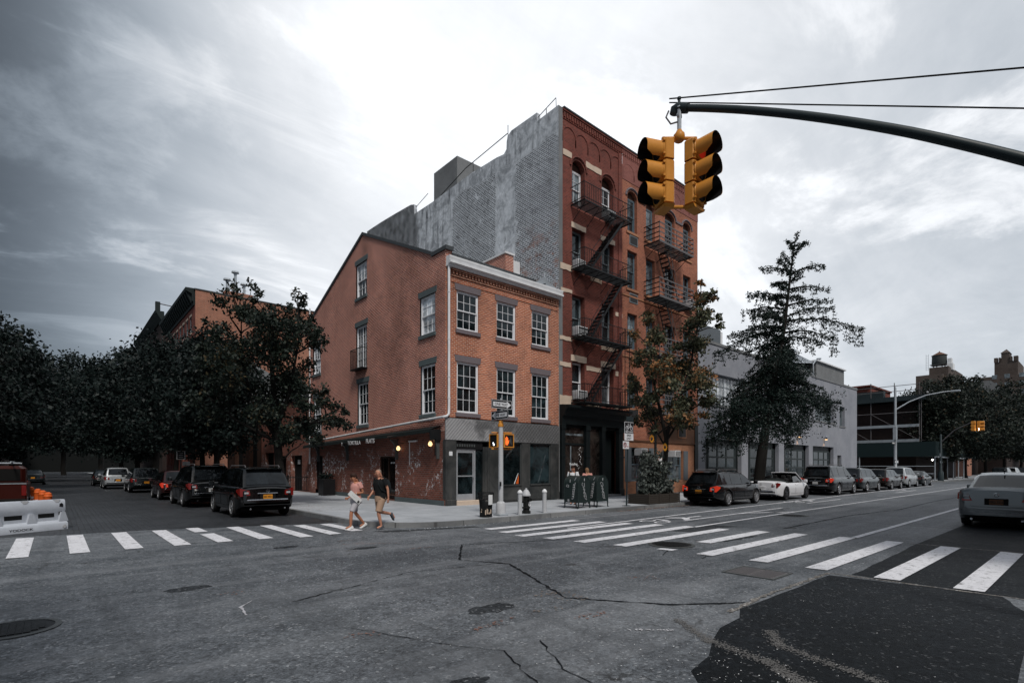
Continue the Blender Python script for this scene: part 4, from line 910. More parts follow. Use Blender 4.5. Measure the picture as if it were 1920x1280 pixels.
def stair(root, fe, xa, za, xb, zb, y, w_=.5, sm='iron_black'):
    mb = MB(); n = max(4, int(abs(za-zb)/.24))
    for yy in (y, y+w_): 
        mb.add([(xa,yy-.012,za-.1),(xa,yy-.012,za+.08),(xb,yy-.012,zb+.08),(xb,yy-.012,zb-.1),(xa,yy+.012,za-.1),(xa,yy+.012,za+.08),(xb,yy+.012,zb+.08),(xb,yy+.012,zb-.1)], [(0,1,2,3),(7,6,5,4),(0,4,5,1),(1,5,6,2),(2,6,7,3),(3,7,4,0)])
    for i in range(1, n): t = i/n; x, z = xa+(xb-xa)*t, za+(zb-za)*t; mb.box(x-.1,y,z-.012,x+.1,y+w_,z+.012)
    bld(mb, 'stair', M['iron_black'], root).parent = fe
    mb = MB()
    mb.tube([(xa,y,za+.85),(xb,y,zb+.85)], .016, 5)
    for i in (0, .5, 1): x, z = xa+(xb-xa)*i, za+(zb-za)*i; mb.tube([(x,y,z),(x,y,z+.85)], .012, 4)
    bld(mb, 'handrail', M[sm], root).parent = fe
fe = bpy.data.objects.new('fire_escape', None); C.objects.link(fe); fe.parent = tn; 
z_ = [15.45,12.1,8.5,5.15]
for z in z_: platform(tn, fe, 20.3, 24.35, z)
for i in range(3): stair(tn, fe, 23.75, z_[i]-.05, 21.0, z_[i+1]+.05, 17.78)
mb = MB().tube([(24.2,17.8,5.1),(24.2,17.8,2.9)], .02, 5).tube([(23.8,17.8,5.1),(23.8,17.8,2.9)], .02, 5)
fd = MB()
for x in (23.75, 24.15): fd.tube([(x,17.7,9.4),(x,17.7,3.6)], .02, 5)
for k in range(16): fd.tube([(23.75,17.7,3.7+k*.3),(24.15,17.7,3.7+k*.3)], .012, 4)
bld(fd, 'drop_ladder', M['iron_black'], tn).parent = fe
fe2 = bpy.data.objects.new('fire_escape', None); C.objects.link(fe2); fe2.parent = t2
z2 = [15.15,11.9,8.4,5.0]
for z in z2: platform(t2, fe2, 26.8, 30.6, z, 1.1, 'slat', 1.0)
for i in range(3): stair(t2, fe2, 28.0, z2[i]-.05, 29.5, z2[i+1]+.05, 17.85, .55, 'iron_grey')
fd = MB()
for x in (28.2, 28.65): fd.tube([(x,17.5,8.3),(x,17.5,4.9)], .03, 5)
bld(fd, 'drop_ladder', M['iron_grey'], t2).parent = fe2
# air conditioners
def ac(x, z, lab, y=B0+.2, w_=.62, h_=.4):
    t = thing('air_conditioner', lab, 'air conditioner', (x, y, z), 0, 'window air conditioners of the tenements')
    MB().bbox(0,-.55,0,w_,0,h_,.02).build('case', M['ac_white'], t); MB().box(.05,-.56,.05,w_-.05,-.551,h_-.05).build('grille', M['vent_dark'], t)
    mb = MB()
    for k in range(5): mb.box(.06,-.57,.08+k*.055,w_-.06,-.561,.1+k*.055)
    mb.build('louvre', M['ac_white'], t)
ac(23.05,15.62,'white air conditioner in the right arched window of the oxblood tenement')
ac(20.5,12.22,'white air conditioner behind the fire escape of the oxblood tenement, third floor up', h_=.42)
ac(20.5,8.66,'white air conditioner in the lower left window above the corner house side', w_=.8, h_=.5)
ac(20.5,5.36,'white air conditioner just above the black shopfront', w_=.75, h_=.45)
ac(31.4,12.28,'white air conditioner near the right end of the orange tenement', B0+.15, .7, .5)
ac(26.0,2.5,'white air conditioner in the ground floor window behind the bike lane sign', B0+.12)
ac(29.6,2.45,'white air conditioner in the ground floor window behind the sunflower planter', B0+.12)
# ================================================================ grey garage building
gb = thing('garage_building', 'long grey rendered two storey building with garage doors and wall lamps', 'building', (A3, B0, 0))
A4 = 67.0; GZ = 10.5
gd = [(34.1,39.5,.16,3.8),(40.6,46.3,.16,3.8),(47.4,53.0,.16,3.8),(54.0,59.6,.16,3.8)]; sd_ = [(60.7,61.95,.16,3.0)]
gw = [(34.0,40.6,6.25,8.45),(54.6,59.7,6.25,8.4),(61.4,63.0,6.05,8.1),(51.6,53.0,6.5,7.4),(44.5,48.6,6.5,8.4)]
mb = MB(); wall(mb, 'f', B0, A3+.02, A4, .0, GZ, gd+sd_+gw, rev=.35); wall(mb, 's', A4, B0, 45, 0, GZ); bld(mb, 'wall', M['stucco_grey'], gb)
mb = MB(); mb.box(A3+.02,B0-.06,GZ-.02,53.6,B0+.3,GZ+.16).box(53.6,B0-.06,GZ-.22,A4,B0+.3,GZ-.04).box(A4-.1,B0,GZ-.2,A4+.05,45,GZ+.1); mb.box(A3+.3,B0+.3,GZ-.5,A4-.1,45,GZ-.4); bld(mb, 'coping', M['roof_grey'], gb)
for (a, b, c, d) in gd:
    f = MB(); y = B0+.3
    f.box(a,y,c,a+.9,y+.1,d).box(b-.5,y,c,b,y+.1,d).box(a,y,d-.5,b,y+.1,d)
    o = bld(f, 'garage_door', M['storefront_black'], gb)
    g_ = MB(); n = 3; x0, x1 = a+.9, b-.5; zt = d-.5; nz = 4
    for i in range(n+1): x = x0+(x1-x0)*i/n; g_.box(x-.09,y-.03,c,x+.09,y+.02,zt)
    for j in range(nz+1): z = c+(zt-c)*j/nz; g_.box(x0,y-.028,z-.06,x1,y+.018,z+.06)
    q = bld(g_, 'door_frame', M['door_grid'], gb); q.parent = o
    q = bld(MB().box(x0,y,c,x1,y+.01,zt), 'pane', M['glass_mid'], gb); q.parent = o
    q.data.materials[0] = M['glass_dark']
for (a, b, c, d) in sd_: bld(MB().box(a,B0+.2,c,b,B0+.25,d), 'side_door', M['steel_dark'], gb)
for (a, b, c, d), k in zip(gw, ((12,3),(9,4),(1,1),(3,2),(8,4))): 
    win(gb, 'f', B0+.2, a, b, c, d, kind=k, frame='grey_frame', gl='glass_pale' if k == (12,3) else 'glass_mid')
    bld(MB().box(a-.1,B0-.06,c-.14,b+.1,B0-.001,c-.0), 'sill', M['roof_grey'], gb)
for x in (37.6,43.4,50.3,56.9):
    f = bld(MB().lathe([(.05,4.5),(.13,4.5),(.13,4.7),(.02,4.86)], 10, (x,B0-.2,0)).box(x-.03,B0-.2,4.62,x+.03,B0,4.68), 'wall_lamp', M['chrome'], gb)
    bld(MB().lathe([(.11,4.44),(.11,4.505)], 10, (x,B0-.2,0)), 'bulb', M['lamp_warm'], gb).parent = f
    l = bpy.data.lights.new('wall_lamp_light', 'SPOT'); l.energy = 22; l.color = (1,.5,.2); l.spot_size = R(70); l.shadow_soft_size = .05
    lo = bpy.data.objects.new('wall_lamp_light', l); C.objects.link(lo); lo.parent = gb; lo.location = (x-A3, -.2, 4.42)
# penthouse with hipped roof light, rooftop boxes
mb = MB(); mb.box(58.4,B0+1.2,GZ-.4,66.8,B0+6,12.55); bld(mb, 'penthouse', M['roof_grey'], gb)
mb = MB(); mb.box(58.2,B0+1.0,12.55,66.95,B0+6.2,12.68); bld(mb, 'penthouse_eaves', M['white_paint'], gb)
mb = MB().add([(51.5,B0+1.3,11.5),(58.6,B0+1.3,12.4),(58.6,B0+6,12.4),(51.5,B0+6,11.5),(56.2,B0+3,13.6),(57.2,B0+3,13.6)], [(0,1,5,4),(1,2,5),(2,3,4,5),(3,0,4)])
for i in range(8): t_ = i/8; mb.tube([(51.5+7.1*t_,B0+1.28,11.52+.9*t_),(56.2+t_,B0+2.98,13.6)], .03, 4)
mb.box(56.3,B0+2.6,13.5,57.1,B0+3.2,13.75); bld(mb, 'roof_light', M['galvanised'], gb)
mb = MB(); mb.box(51.6,B0+1.35,GZ-.4,58.4,B0+5.9,11.5); bld(mb, 'roof_light_base', M['shutter_grey'], gb)
mb = MB().tube([(58.0,B0+1.1,12.6),(57.3,B0+1.1,12.1),(57.2,B0+1.1,10.6)], .06, 6).box(65.2,B0+3,12.6,65.9,B0+3.6,13.3); mb.lathe([(.16,13.2),(.16,14.0),(.26,14.0),(.26,14.12)], 8, (65.4,B0+3.3,0)).lathe([(.14,13.2),(.14,13.7),(.22,13.7),(.22,13.8)], 8, (66.1,B0+3.3,0)); bld(mb, 'roof_vents', M['galvanised'], gb)
mb = MB(); mb.box(34.2,B0+1,GZ-.3,38.2,B0+4,12.2); bld(mb, 'roof_box', M['shutter_grey'], gb); mb = MB().box(38.2,B0+1.05,10.5,38.6,B0+4,12.1); bld(mb, 'roof_box_trim', M['white_paint'], gb)
mb = MB(); mb.add([(42,B0+5,11),(46.5,B0+5,11.4),(46.5,B0+9,11.4),(42,B0+9,11),(46.5,B0+5,12.6),(46.5,B0+9,12.6)], [(0,1,4),(0,4,5,3),(1,2,5,4)]); bld(mb, 'stair_hood', M['brick_pinkred'], gb)
# ================================================================ low wing on the side street, far buildings
BX = dict()
def simple_windows(root, axis, c, u0, u1, n, zs, w_, h_, **k):
    for i in range(n):
        u = u0+(u1-u0)*(i+.5)/n
        for z in zs: win(root, axis, c, u-w_/2, u+w_/2, z, z+h_, **k)
lw = thing('low_brick_building', 'low two storey brick building beyond the street tree on the side street', 'building', (A0, 34.3, 0))
ops = [(36.0,38.2,.15,2.6),(39.2,41.0,.15,2.6),(42.0,44.2,.15,2.9),(46.2,48.6,.15,5.3),(50.6,53.2,.15,5.3),(36.4,37.9,3.7,5.3),(40.2,41.7,3.7,5.3)]
mb = MB(); wall(mb, 's', A0+.1, 34.32, 45.2, .0, 6.4, [o for o in ops if o[1] < 45], rev=.3); mb.box(A0+.45,34.33,6.1,A1,45.2,6.2).box(A0+.101,34.3,0,A1,34.32,6.4); bld(mb, 'wall', M['brick_ground'], lw)
mb = MB(); wall(mb, 's', A0+.05, 45.2, 56, .0, 7.0, [o for o in ops if o[0] > 45], rev=.4); mb.box(A0+.5,45.2,6.8,A1,56,6.9); bld(mb, 'stone_front', M['brown_stone'], lw)
mb = MB()
for a,b,c,d in ops: mb.box(A0+.38,a,c,A0+.42,b,d)
bld(mb, 'door', M['glass_interior'], lw); mb = MB().box(A0,34.3,6.4,A0+.6,45.2,6.55).box(A0-.1,45.2,7.0,A0+.6,56,7.2); bld(mb, 'coping', M['coping_dark'], lw)
bld(MB().box(A0+.3,41.6,1.9,A0+.34,42.0,2.3).box(A0+.3,37.0,2.0,A0+.34,37.4,2.3), 'wall_sign', M['paper'], lw)
mid = thing('brick_apartment_house', 'tall orange brick party wall with chimney flues behind the street tree', 'building', (A0, 71, 0))
H1 = 22.7
mb = MB(); wall(mb, 'f', 71, A0, 34, 0, H1-.0, []); bld(mb, 'party_wall', M['brick_far'], mid)
mb = MB(); z0 = 14.2
rnd = random.Random(9); pts = [(A0+1.2,7),(A0+1.2,15.4),(A0+3,15.6),(A0+4.5,14.6),(A0+6,14.9),(A0+9,13.4),(A0+13,12.8),(A0+15,11.0),(A0+15,7)]
mb.prism([(p[0], p[1]) for p in pts], 'y', 70.95, 70.99); bld(mb, 'render_patch', M['roof_grey'], mid)
ops = [(73.2+i*2.3, 74.4+i*2.3, z, z+2.0) for i in range(8) for z in (18.0,14,10,6,2)]
mb = MB(); wall(mb, 's', A0, 71, 92, 0, 20.9, ops, rev=.2); bld(mb, 'street_wall', M['brick_oxblood'], mid)
for o in ops[::5]+ops[1::5]: win(mid, 's', A0, *o, kind='one', frame='grey_frame', lint=(.16,.28), sill=(.1,.16), lm='cream_stone')
mb = MB(); mb.prism([(A0-.9,22.5),(A0-.95,22.85),(A0+.3,22.9),(A0+.3,20.9),(A0-.12,20.9),(A0-.15,21.3),(A0-.3,21.4),(A0-.3,22.2)], 'y', 71.3, 92); bld(mb, 'cornice', M['cornice_green'], mid)
for i in range(19): b = 71.6+i*1.1; bld(MB().prism([(A0-.85,22.5),(A0-.7,22.0),(A0-.4,21.4),(A0-.3,21.2),(A0-.28,22.5)], 'y', b, b+.35), 'cornice_bracket', M['cornice_green'], mid)
mb = MB(); mb.box(A0+.1,71.2,22.0,34,92,22.2); bld(mb, 'roof', M['roof_grey'], mid)
mb = MB().box(A0-.1,70.9,H1,34,71.3,H1+.12); bld(mb, 'coping', M['coping_dark'], mid)
mb = MB().box(15.6,71,H1,18.8,72,H1+.6)
ch = bld(mb, 'chimney', M['brick_far'], mid)
for x, h_ in ((16.0,1.8),(16.9,2.9),(17.9,1.6)):
    bld(MB().lathe([(.16,H1+.5),(.16,H1+h_),(.2,H1+h_),(.2,H1+h_+.2),(.45,H1+h_+.2),(.4,H1+h_+.38),(.02,H1+h_+.42)], 10, (x,71.5,0)), 'flue', M['galvanised'], mid).parent = ch
fb = thing('brick_apartment_house', 'dark cornered apartment house farthest along the side street', 'building', (A0, 96, 0))
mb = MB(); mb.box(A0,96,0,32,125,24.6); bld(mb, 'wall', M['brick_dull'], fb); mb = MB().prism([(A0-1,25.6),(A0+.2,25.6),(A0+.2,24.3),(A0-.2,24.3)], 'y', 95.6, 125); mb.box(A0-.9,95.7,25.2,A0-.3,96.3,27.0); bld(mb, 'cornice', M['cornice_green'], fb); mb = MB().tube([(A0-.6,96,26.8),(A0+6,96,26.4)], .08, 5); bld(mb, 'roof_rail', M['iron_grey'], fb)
simple_windows(fb, 's', A0, 97, 124, 8, (20,16,12), 1.2, 2.2, kind='one', frame='grey_frame')
wb = thing('terrace_house_row', 'dark brick row along the far left of the side street', 'building', (-9.8, 14, 0))
ops = [(22.5+i*3.1, 23.8+i*3.1, z, z+2.0) for i in range(30) for z in (1.2,5,8.6,12)]
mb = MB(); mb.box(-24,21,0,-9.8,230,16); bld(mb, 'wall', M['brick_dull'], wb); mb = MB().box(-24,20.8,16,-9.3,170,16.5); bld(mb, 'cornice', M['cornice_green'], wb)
mb = MB()
for i in range(38): 
    for z in (1.2,5,8.6,12): mb.box(-9.81,22.5+i*3.7,z,-9.78,23.8+i*3.7,z+2)
tag(bld(mb, 'window', M['glass_dark'], wb), kind='stuff')
# blocks across the avenue and behind the viewer (they shade the near road and show in glass)
def backblock(name_label, x0, y0, x1, y1, h, front):
    t = thing('brick_row_house', name_label, 'building', (x0, y0, 0)); ops = []
    n = int((x1-x0)/3.2)
    ops = [(x0+1+i*3.2, x0+2.4+i*3.2, z, z+2.1) for i in range(n) for z in (1.0,4.8,8.4,12.0) if z+2.6 < h]
    mb = MB(); mb.box(x0,y0,0,x1,y1,h); bld(mb, 'wall', M['brick_red_side'], t)
    mb = MB(); 
    for a, b, c, d in ops: mb.box(a,y1,c,b,y1+.02,d)
    tag(bld(mb, 'window', M['glass_dark'], t), kind='stuff'); bld(MB().box(x0,y1-.3,h,x1,y1+.5,h+.5), 'cornice', M['cornice_green'], t)
backblock('brick row facing the corner house from across the avenue', 11.5, -24, 60, -4.6, 15.5, 1)
backblock('brick row on the near left corner behind the viewer', -40, -24, -9.5, -4.6, 15.5, 1)
# street end mass far away
eb = thing('far_apartment_block', 'apartment block coloured as shade closing the far end of the side street', 'building', (-6, 235, 0))
bld(MB().box(-45,235,0,60,260,17), 'wall', M['shade_dark_wall'], eb)  # near-black wall colour stands in for the shade under the street trees
# scaffolded corner building
sb = thing('scaffolded_building', 'dark building wrapped in scaffolding and green sidewalk shed past the grey garage', 'building', (83, 16, 0))
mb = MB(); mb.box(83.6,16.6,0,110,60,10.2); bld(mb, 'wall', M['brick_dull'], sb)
mb = MB().box(82.0,15.4,10.3,110,60,10.9); mb.box(83,20,10.9,84,34,11.9); bld(mb, 'roof_edge', M['mast_green'], sb)
mb = MB().box(85,22,10.9,95,30,12.9); mb.box(84.6,21.8,12.9,95,30,13.1); bld(mb, 'rooftop_brick', M['brick_oxblood'], sb)
mb = MB()
for y in np.arange(16, 46, 2.6): mb.tube([(82.2,y,3.4),(82.2,y,12.5+((y*7)%2))], .05, 5)
for z in (5.2,7.0,8.8,11.6,12.3): mb.tube([(82.2,16,z),(82.2,46,z)], .04, 5)
for y in np.arange(16, 44, 5.2): mb.tube([(82.15,y,5.2),(82.15,y+5.2,8.8)], .03, 5)
for x in np.arange(82.2, 106, 3): mb.tube([(x,15.8,3.4),(x,15.8,11.5)], .05, 5)
for z in (5.2,8.8,11.3): mb.tube([(82.2,15.8,z),(106,15.8,z)], .04, 5)
bld(mb, 'scaffold', M['iron_grey'], sb)
mb = MB()
for z in (5.0,6.9): mb.box(82.05,16,z,82.12,44,z+.35)
bld(mb, 'toe_board', M['galvanised'], sb)
mb = MB().box(80.2,14.0,3.1,83.5,50,4.9).box(83.5,14.0,3.1,108,16.5,4.9); bld(mb, 'shed_panel', M['net_green'], sb)
mb = MB()
for y in (14.1,18,22,26,30,34): mb.tube([(80.3,y,0.15),(80.3,y,3.1)], .07, 6)
for x in (83.8,87.5,91.5,95,99): mb.tube([(x,14.1,0.15),(x,14.1,3.1)], .07, 6)
mb.box(80.2,13.9,2.95,99,14.1,3.1).tube([(80.3,14.1,1.9),(80.3,34,1.9)], .035, 5).tube([(80.3,14.1,1.0),(80.3,34,1.0)], .035, 5); bld(mb, 'shed_post', M['galvanised'], sb)
for x, y, z in ((80.3,24,2.6),(84,15,2.7)): bld(MB().lathe([(.02,-.12),(.13,0),(.02,.1)], 8, (x,y,z)), 'shed_lamp', M['lamp_white'], sb)
ob = thing('brick_row_house', 'bright orange brick house front glimpsed between the far avenue trees', 'building', (118, 17.5, 0))
mb = MB(); mb.box(117,17.5,0,131,30,12); bld(mb, 'wall', M['brick_far'], ob); simple_windows(ob, 's', 117, 18, 29, 3, (1,4.4), 1.3, 2.2, kind='six', frame='white_frame'); simple_windows(ob, 'f', 17.5, 118, 130, 4, (1,4.4), 1.2, 2.2, kind='six', frame='white_frame')
# buildings on the skyline at the right
wt = thing('water_tower_building', 'distant flat roofed building carrying a wooden water tower', 'building', (190, 33, 0))
mb = MB(); mb.box(182,30.3,0,205,36.2,27.2).box(184,29.4,0,205,33.6,29.4); bld(mb, 'wall', M['brick_brown'], wt)
tk = thing('water_tower', 'wooden rooftop water tank with a pointed roof on steel legs', 'water tower', (189, 32.2, 29.4)); tk.scale = (.88,.88,.62)
MB().lathe([(1.95,2.1),(2.0,2.2),(1.9,6.4)], 20).build('tank', M['tank_wood'], tk, smooth=40); MB().lathe([(2.15,6.35),(.15,8.0),(.1,8.4)], 20).build('roof', M['brown_panel'], tk, smooth=30)
mb = MB()
for a in range(4): x, y = 1.5*cos(a*pi/2+.6), 1.5*sin(a*pi/2+.6); mb.tube([(x*1.2,y*1.2,-1),(x,y,2.1)], .14, 5)
mb.box(-2.1,-2.1,1.9,2.1,2.1,2.1); mb.build('leg', M['steel_dark'], tk)
mb = MB().box(-1.6,-3.6,-.9,1.2,-2.2,2.0).box(-1.0,-3.2,2.0,1.0,-2.2,4.4); mb.build('tank_housing', M['paper'], tk)
mb = MB()
for x in (-3.0,-2.4): mb.tube([(-2.2,-x,-.5),(-2.2,-x,7)], .05, 4)
for k in range(9): mb.tube([(-2.2,2.4,0+k*.8),(-2.2,3.0,k*.8)], .04, 4)
mb.build('ladder', M['galvanised'], tk)
ct = thing('apartment_tower', 'distant stepped brown apartment tower with balconies and a castle like top', 'building', (272, 24, 0))
mb = MB(); mb.box(268,8,0,300,33.5,36).box(270,23,36,290,29.5,41.5)
for (a, b) in ((23,24.2),(24.6,25.2),(27.8,28.3),(28.6,29.6)): mb.box(269.7,a,41.5,272,b,43.2)
mb.box(270,25.3,41.5,276,27.6,44.8); mb.add([(269.8,25.1,44.8),(276.2,25.1,44.8),(276.2,27.8,44.8),(269.8,27.8,44.8),(273,26.4,46.6)], [(0,1,4),(1,2,4),(2,3,4),(3,0,4)])
for z in range(6, 36, 3): mb.box(266.6,30,z,268,33.5,z+1.1).box(266.6,10,z,268,15,z+1.1)
bld(mb, 'wall', M['brick_brown'], ct)
mb = MB()
for z in range(8, 37, 3):
    for y in (12,16.5,21,25,28.5): mb.box(267.95,y,z,267.99,y+1.5,z+1.5)
bld(mb, 'window', M['glass_mid'], ct)
rb = thing('brick_roofed_building', 'brick building with a pale sloping roof behind the far right trees', 'building', (150, 22, 0))
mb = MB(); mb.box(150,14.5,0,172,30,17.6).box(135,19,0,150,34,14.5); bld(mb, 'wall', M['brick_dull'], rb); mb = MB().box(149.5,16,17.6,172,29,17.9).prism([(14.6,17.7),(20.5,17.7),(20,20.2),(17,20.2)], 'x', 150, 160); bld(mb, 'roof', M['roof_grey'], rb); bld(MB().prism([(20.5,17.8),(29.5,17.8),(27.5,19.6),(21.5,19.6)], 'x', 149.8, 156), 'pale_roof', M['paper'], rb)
# ================================================================ trees
def leafmat(name, c1, c2, c3=None, f3=0.):
    m, g, b = newmat(name); r = g.geo('Random Per Island'); p = g.tc('Object')
    n = g.noise(p, .9, 3)
    c = g.mix((r*.6+n*.4).sm(.2,.8), c1, c2)
    if c3: c = g.mix(((g.noise(p, .55, 3, .6)).sm(.50,.60)*(r.gt(1-f3))), c, c3)
    setc(g, b, c); b.inputs['Roughness'].default_value = .55; b.inputs['Specular IOR Level'].default_value = .2
    nt = g.nt; tr = nt.nodes.new('ShaderNodeBsdfTranslucent'); nt.links.new(c.k, tr.inputs[0]); mx = nt.nodes.new('ShaderNodeMixShader'); mx.inputs[0].default_value = .15
    out = nt.nodes['Material Output']; nt.links.new(b.outputs[0], mx.inputs[1]); nt.links.new(tr.outputs[0], mx.inputs[2]); nt.links.new(mx.outputs[0], out.inputs[0])
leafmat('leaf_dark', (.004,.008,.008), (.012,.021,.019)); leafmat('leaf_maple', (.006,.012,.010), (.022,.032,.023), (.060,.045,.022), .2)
leafmat('leaf_pear', (.045,.055,.036), (.10,.105,.062), (.27,.125,.05), .55); leafmat('leaf_ginkgo', (.006,.014,.012), (.018,.033,.028)); leafmat('leaf_far', (.006,.011,.009), (.022,.030,.022), (.05,.035,.02), .2)
leafmat('leaf_sunflower', (.045,.055,.05), (.11,.125,.115))
NR = np.random.RandomState(4)
def leaves(name, centers, sizes, n_each, spread, m, parent, droop=0., shape=1.6, rs=None, flat=.7):
    """leaf clumps: for each centre n_each pointed leaves scattered round it"""
    rs = rs or NR
    C_ = np.repeat(np.array(centers, float), n_each, 0); N = len(C_)
    sp = np.repeat(np.array(spread if hasattr(spread, '__len__') else [spread]*len(centers), float), n_each)
    off = rs.normal(0, 1, (N, 3))*np.array([1,1,flat])*sp[:, None]*.55
    P = C_+off; s = rs.uniform(sizes[0], sizes[1], N)
    d = rs.normal(0, 1, (N, 3)); d[:, 2] -= droop; d /= np.linalg.norm(d, axis=1)[:, None]
    e = np.cross(d, rs.normal(0, 1, (N, 3))); e /= np.linalg.norm(e, axis=1)[:, None]
    nrm = np.cross(d, e)
    V = np.empty((N, 4, 3)); V[:, 0] = P; V[:, 1] = P+d*s[:, None]*.5*shape/1.6+e*s[:, None]*.36+nrm*s[:, None]*.08; V[:, 2] = P+d*s[:, None]*shape/1.6*1.15; V[:, 3] = P+d*s[:, None]*.5*shape/1.6-e*s[:, None]*.36+nrm*s[:, None]*.08
    me = bpy.data.meshes.new(name); me.vertices.add(N*4); me.vertices.foreach_set('co', V.reshape(-1).astype(np.float32))
    me.loops.add(N*4); me.loops.foreach_set('vertex_index', np.arange(N*4, dtype=np.int32)); me.polygons.add(N); me.polygons.foreach_set('loop_start', np.arange(0, N*4, 4, dtype=np.int32)); me.polygons.foreach_set('loop_total', np.full(N, 4, dtype=np.int32))
    me.update(calc_edges=True); me.materials.append(m); o = bpy.data.objects.new(name, me); C.objects.link(o); o.parent = parent; return o
def limb(mb, p, q, r0, r1, rnd, wob=.08, n=5, seg=6, sag=0):
    p, q = Vector(p), Vector(q); L = (q-p).length; pts = []
    for i in range(n+1):
        t = i/n; v = p.lerp(q, t); w_ = sin(pi*t)*wob*L
        pts.append(v+Vector((rnd.uniform(-1,1)*w_*.5, rnd.uniform(-1,1)*w_*.5, rnd.uniform(-.5,.5)*w_+sag*L*4*t*(1-t)*.5)))
    mb.tube(pts, [r0+(r1-r0)*i/n for i in range(n+1)], seg, cap=False); return pts
def tree(label, x, y, z, H, trunk_h, tr, crown, m='leaf_dark', seed=1, nl=26, size=(.12,.2), per=22, puff=.55, name='street_tree', group=None, bark='bark', lean=(0,0), twigs=3, keep=None, fill=0):
    """crown: function (t along height 0..1, angle) -> radius"""
    rnd = random.Random(seed); rs = np.random.RandomState(seed)
    t = thing(name, label, 'tree', (x, y, z), 0, group); mb = MB(); cs = []; sp = []
    top = Vector((lean[0], lean[1], H*.93)); tp = limb(mb, (0,0,-.1), (lean[0]*.35, lean[1]*.35, trunk_h), tr, tr*.8, rnd, .03, 5, 10)
    up = limb(mb, tp[-1], top, tr*.78, .02, rnd, .05, 8, 7)
    mb.lathe([(tr*1.7,-.05),(tr*1.25,.12),(tr*1.02,.4)], 10)
    for i in range(nl):
        f = (i+.5)/nl; zz = trunk_h*.85+(H-trunk_h*.85)*(f**.85); ang = i*2.399+rnd.uniform(-.4,.4)
        rad = crown((zz-trunk_h*.8)/(H-trunk_h*.8), ang)*rnd.uniform(.72,1.08)
        k = min(len(up)-1, int(f*.8*(len(up)-1))); o = up[k].copy(); o.z = min(o.z, zz)
        c0 = up[min(len(up)-1, int(f*(len(up)-1)))]
        tip = Vector((c0.x+cos(ang)*rad, c0.y+sin(ang)*rad, zz+rnd.uniform(-.2,.35)))
        if keep and not keep(tip): continue
        r0 = tr*.45*(1-f*.75); pts = limb(mb, o, tip, r0, .012, rnd, .12, 6, 5, sag=.1)
        for j, q in enumerate(pts[2:]):
            nt_ = twigs if rad > .6 else 1
            for _ in range(nt_):
                w_ = rad*.34*(1.1-j*.08); e = q+Vector((rnd.uniform(-w_,w_), rnd.uniform(-w_,w_), rnd.uniform(-w_*.5,w_*.8)))
                mb.tube([q, (q+e)/2+Vector((0,0,.04)), e], [.014,.010,.005], 3, cap=False); cs += [tuple(e), tuple((q+e)/2)]; sp += [puff*rnd.uniform(.5,1.15), puff*.7]
    for _ in range(fill):
        f = rnd.uniform(.08,.8); a = rnd.uniform(0,6.28); r_ = crown(f, a)*rnd.uniform(.1,.85)**.7; zz = trunk_h*.8+(H-trunk_h*.8)*f
        cs.append((lean[0]*f+cos(a)*r_, lean[1]*f+sin(a)*r_, zz)); sp.append(puff)
    mb.build('trunk', M[bark], t, smooth=60); leaves('crown', cs, size, per, sp, M[m], t, .5, 1.7, rs)
    return t
def ptree(name, label, bx, by, bz, stems, clumps, m, seed, size, dens, bark, rpx=1., lv=.95):
    """a tree whose limbs and leaf clumps are set out in its own cross section (metres right and up), with real depth"""
    rnd = random.Random(seed); t = thing(name, label, 'tree', (bx, by, bz)); Rv_ = Vector((.7532,-.6578,0)); Fv_ = Vector((.6578,.7532,0)); mb = MB(); cs = []; sp = []
    P = lambda u, z, d=0: Rv_*u+Fv_*d+Vector((0,0,z)); nodes = []
    for st in stems:
        pts = [P(*q[:2], q[3] if len(q) > 3 else 0) for q in st]; mb.tube(pts, [q[2] for q in st], 9, cap=False)
        for a, b in zip(pts[:-1], pts[1:]): nodes += [a.lerp(b, k/4) for k in range(4)]
    wmax = max(abs(c[0]) for c in clumps)
    for (u, z, r_) in clumps:
        dmax = max(.3, math.sqrt(max(.05, 1-(u/(wmax*1.1))**2))*wmax*.75)
        for rep in range(2 if r_ > .35 else 1):
            d_ = rnd.uniform(-dmax, dmax) if r_ > .3 else rnd.uniform(-.5,.5)*dmax; c = P(u, z, d_)
            n0 = min((q for q in nodes if q.z < c.z+.1), key=lambda q: (q-c).length+(.6*max(0, q.z-c.z+.8)), default=nodes[0])
            limb(mb, n0, c, .035*min(1,(n0-c).length/1.5)+.008, .008, rnd, .12, 5, 5, .08)
            k = max(6, int(r_*r_*95))
            for _ in range(k):
                v = Vector((rnd.gauss(0,1), rnd.gauss(0,1), rnd.gauss(0,.8))); v = v.normalized()*r_*rnd.uniform(.2,1.0); e = c+v
                if rnd.random() < .5: mb.tube([c, c.lerp(e,.5)+Vector((0,0,.03)), e], [.010,.007,.004], 3, cap=False)
                cs.append(tuple(e)); sp.append(r_*.42)
    mb.lathe([(stems[0][0][2]*1.7,-.05),(stems[0][0][2]*1.25,.12),(stems[0][0][2]*1.02,.4)], 10)
    mb.build('trunk', M[bark], t, smooth=60); leaves('crown', cs, size, dens, sp, M[m], t, .5, 1.7, np.random.RandomState(seed)); return t
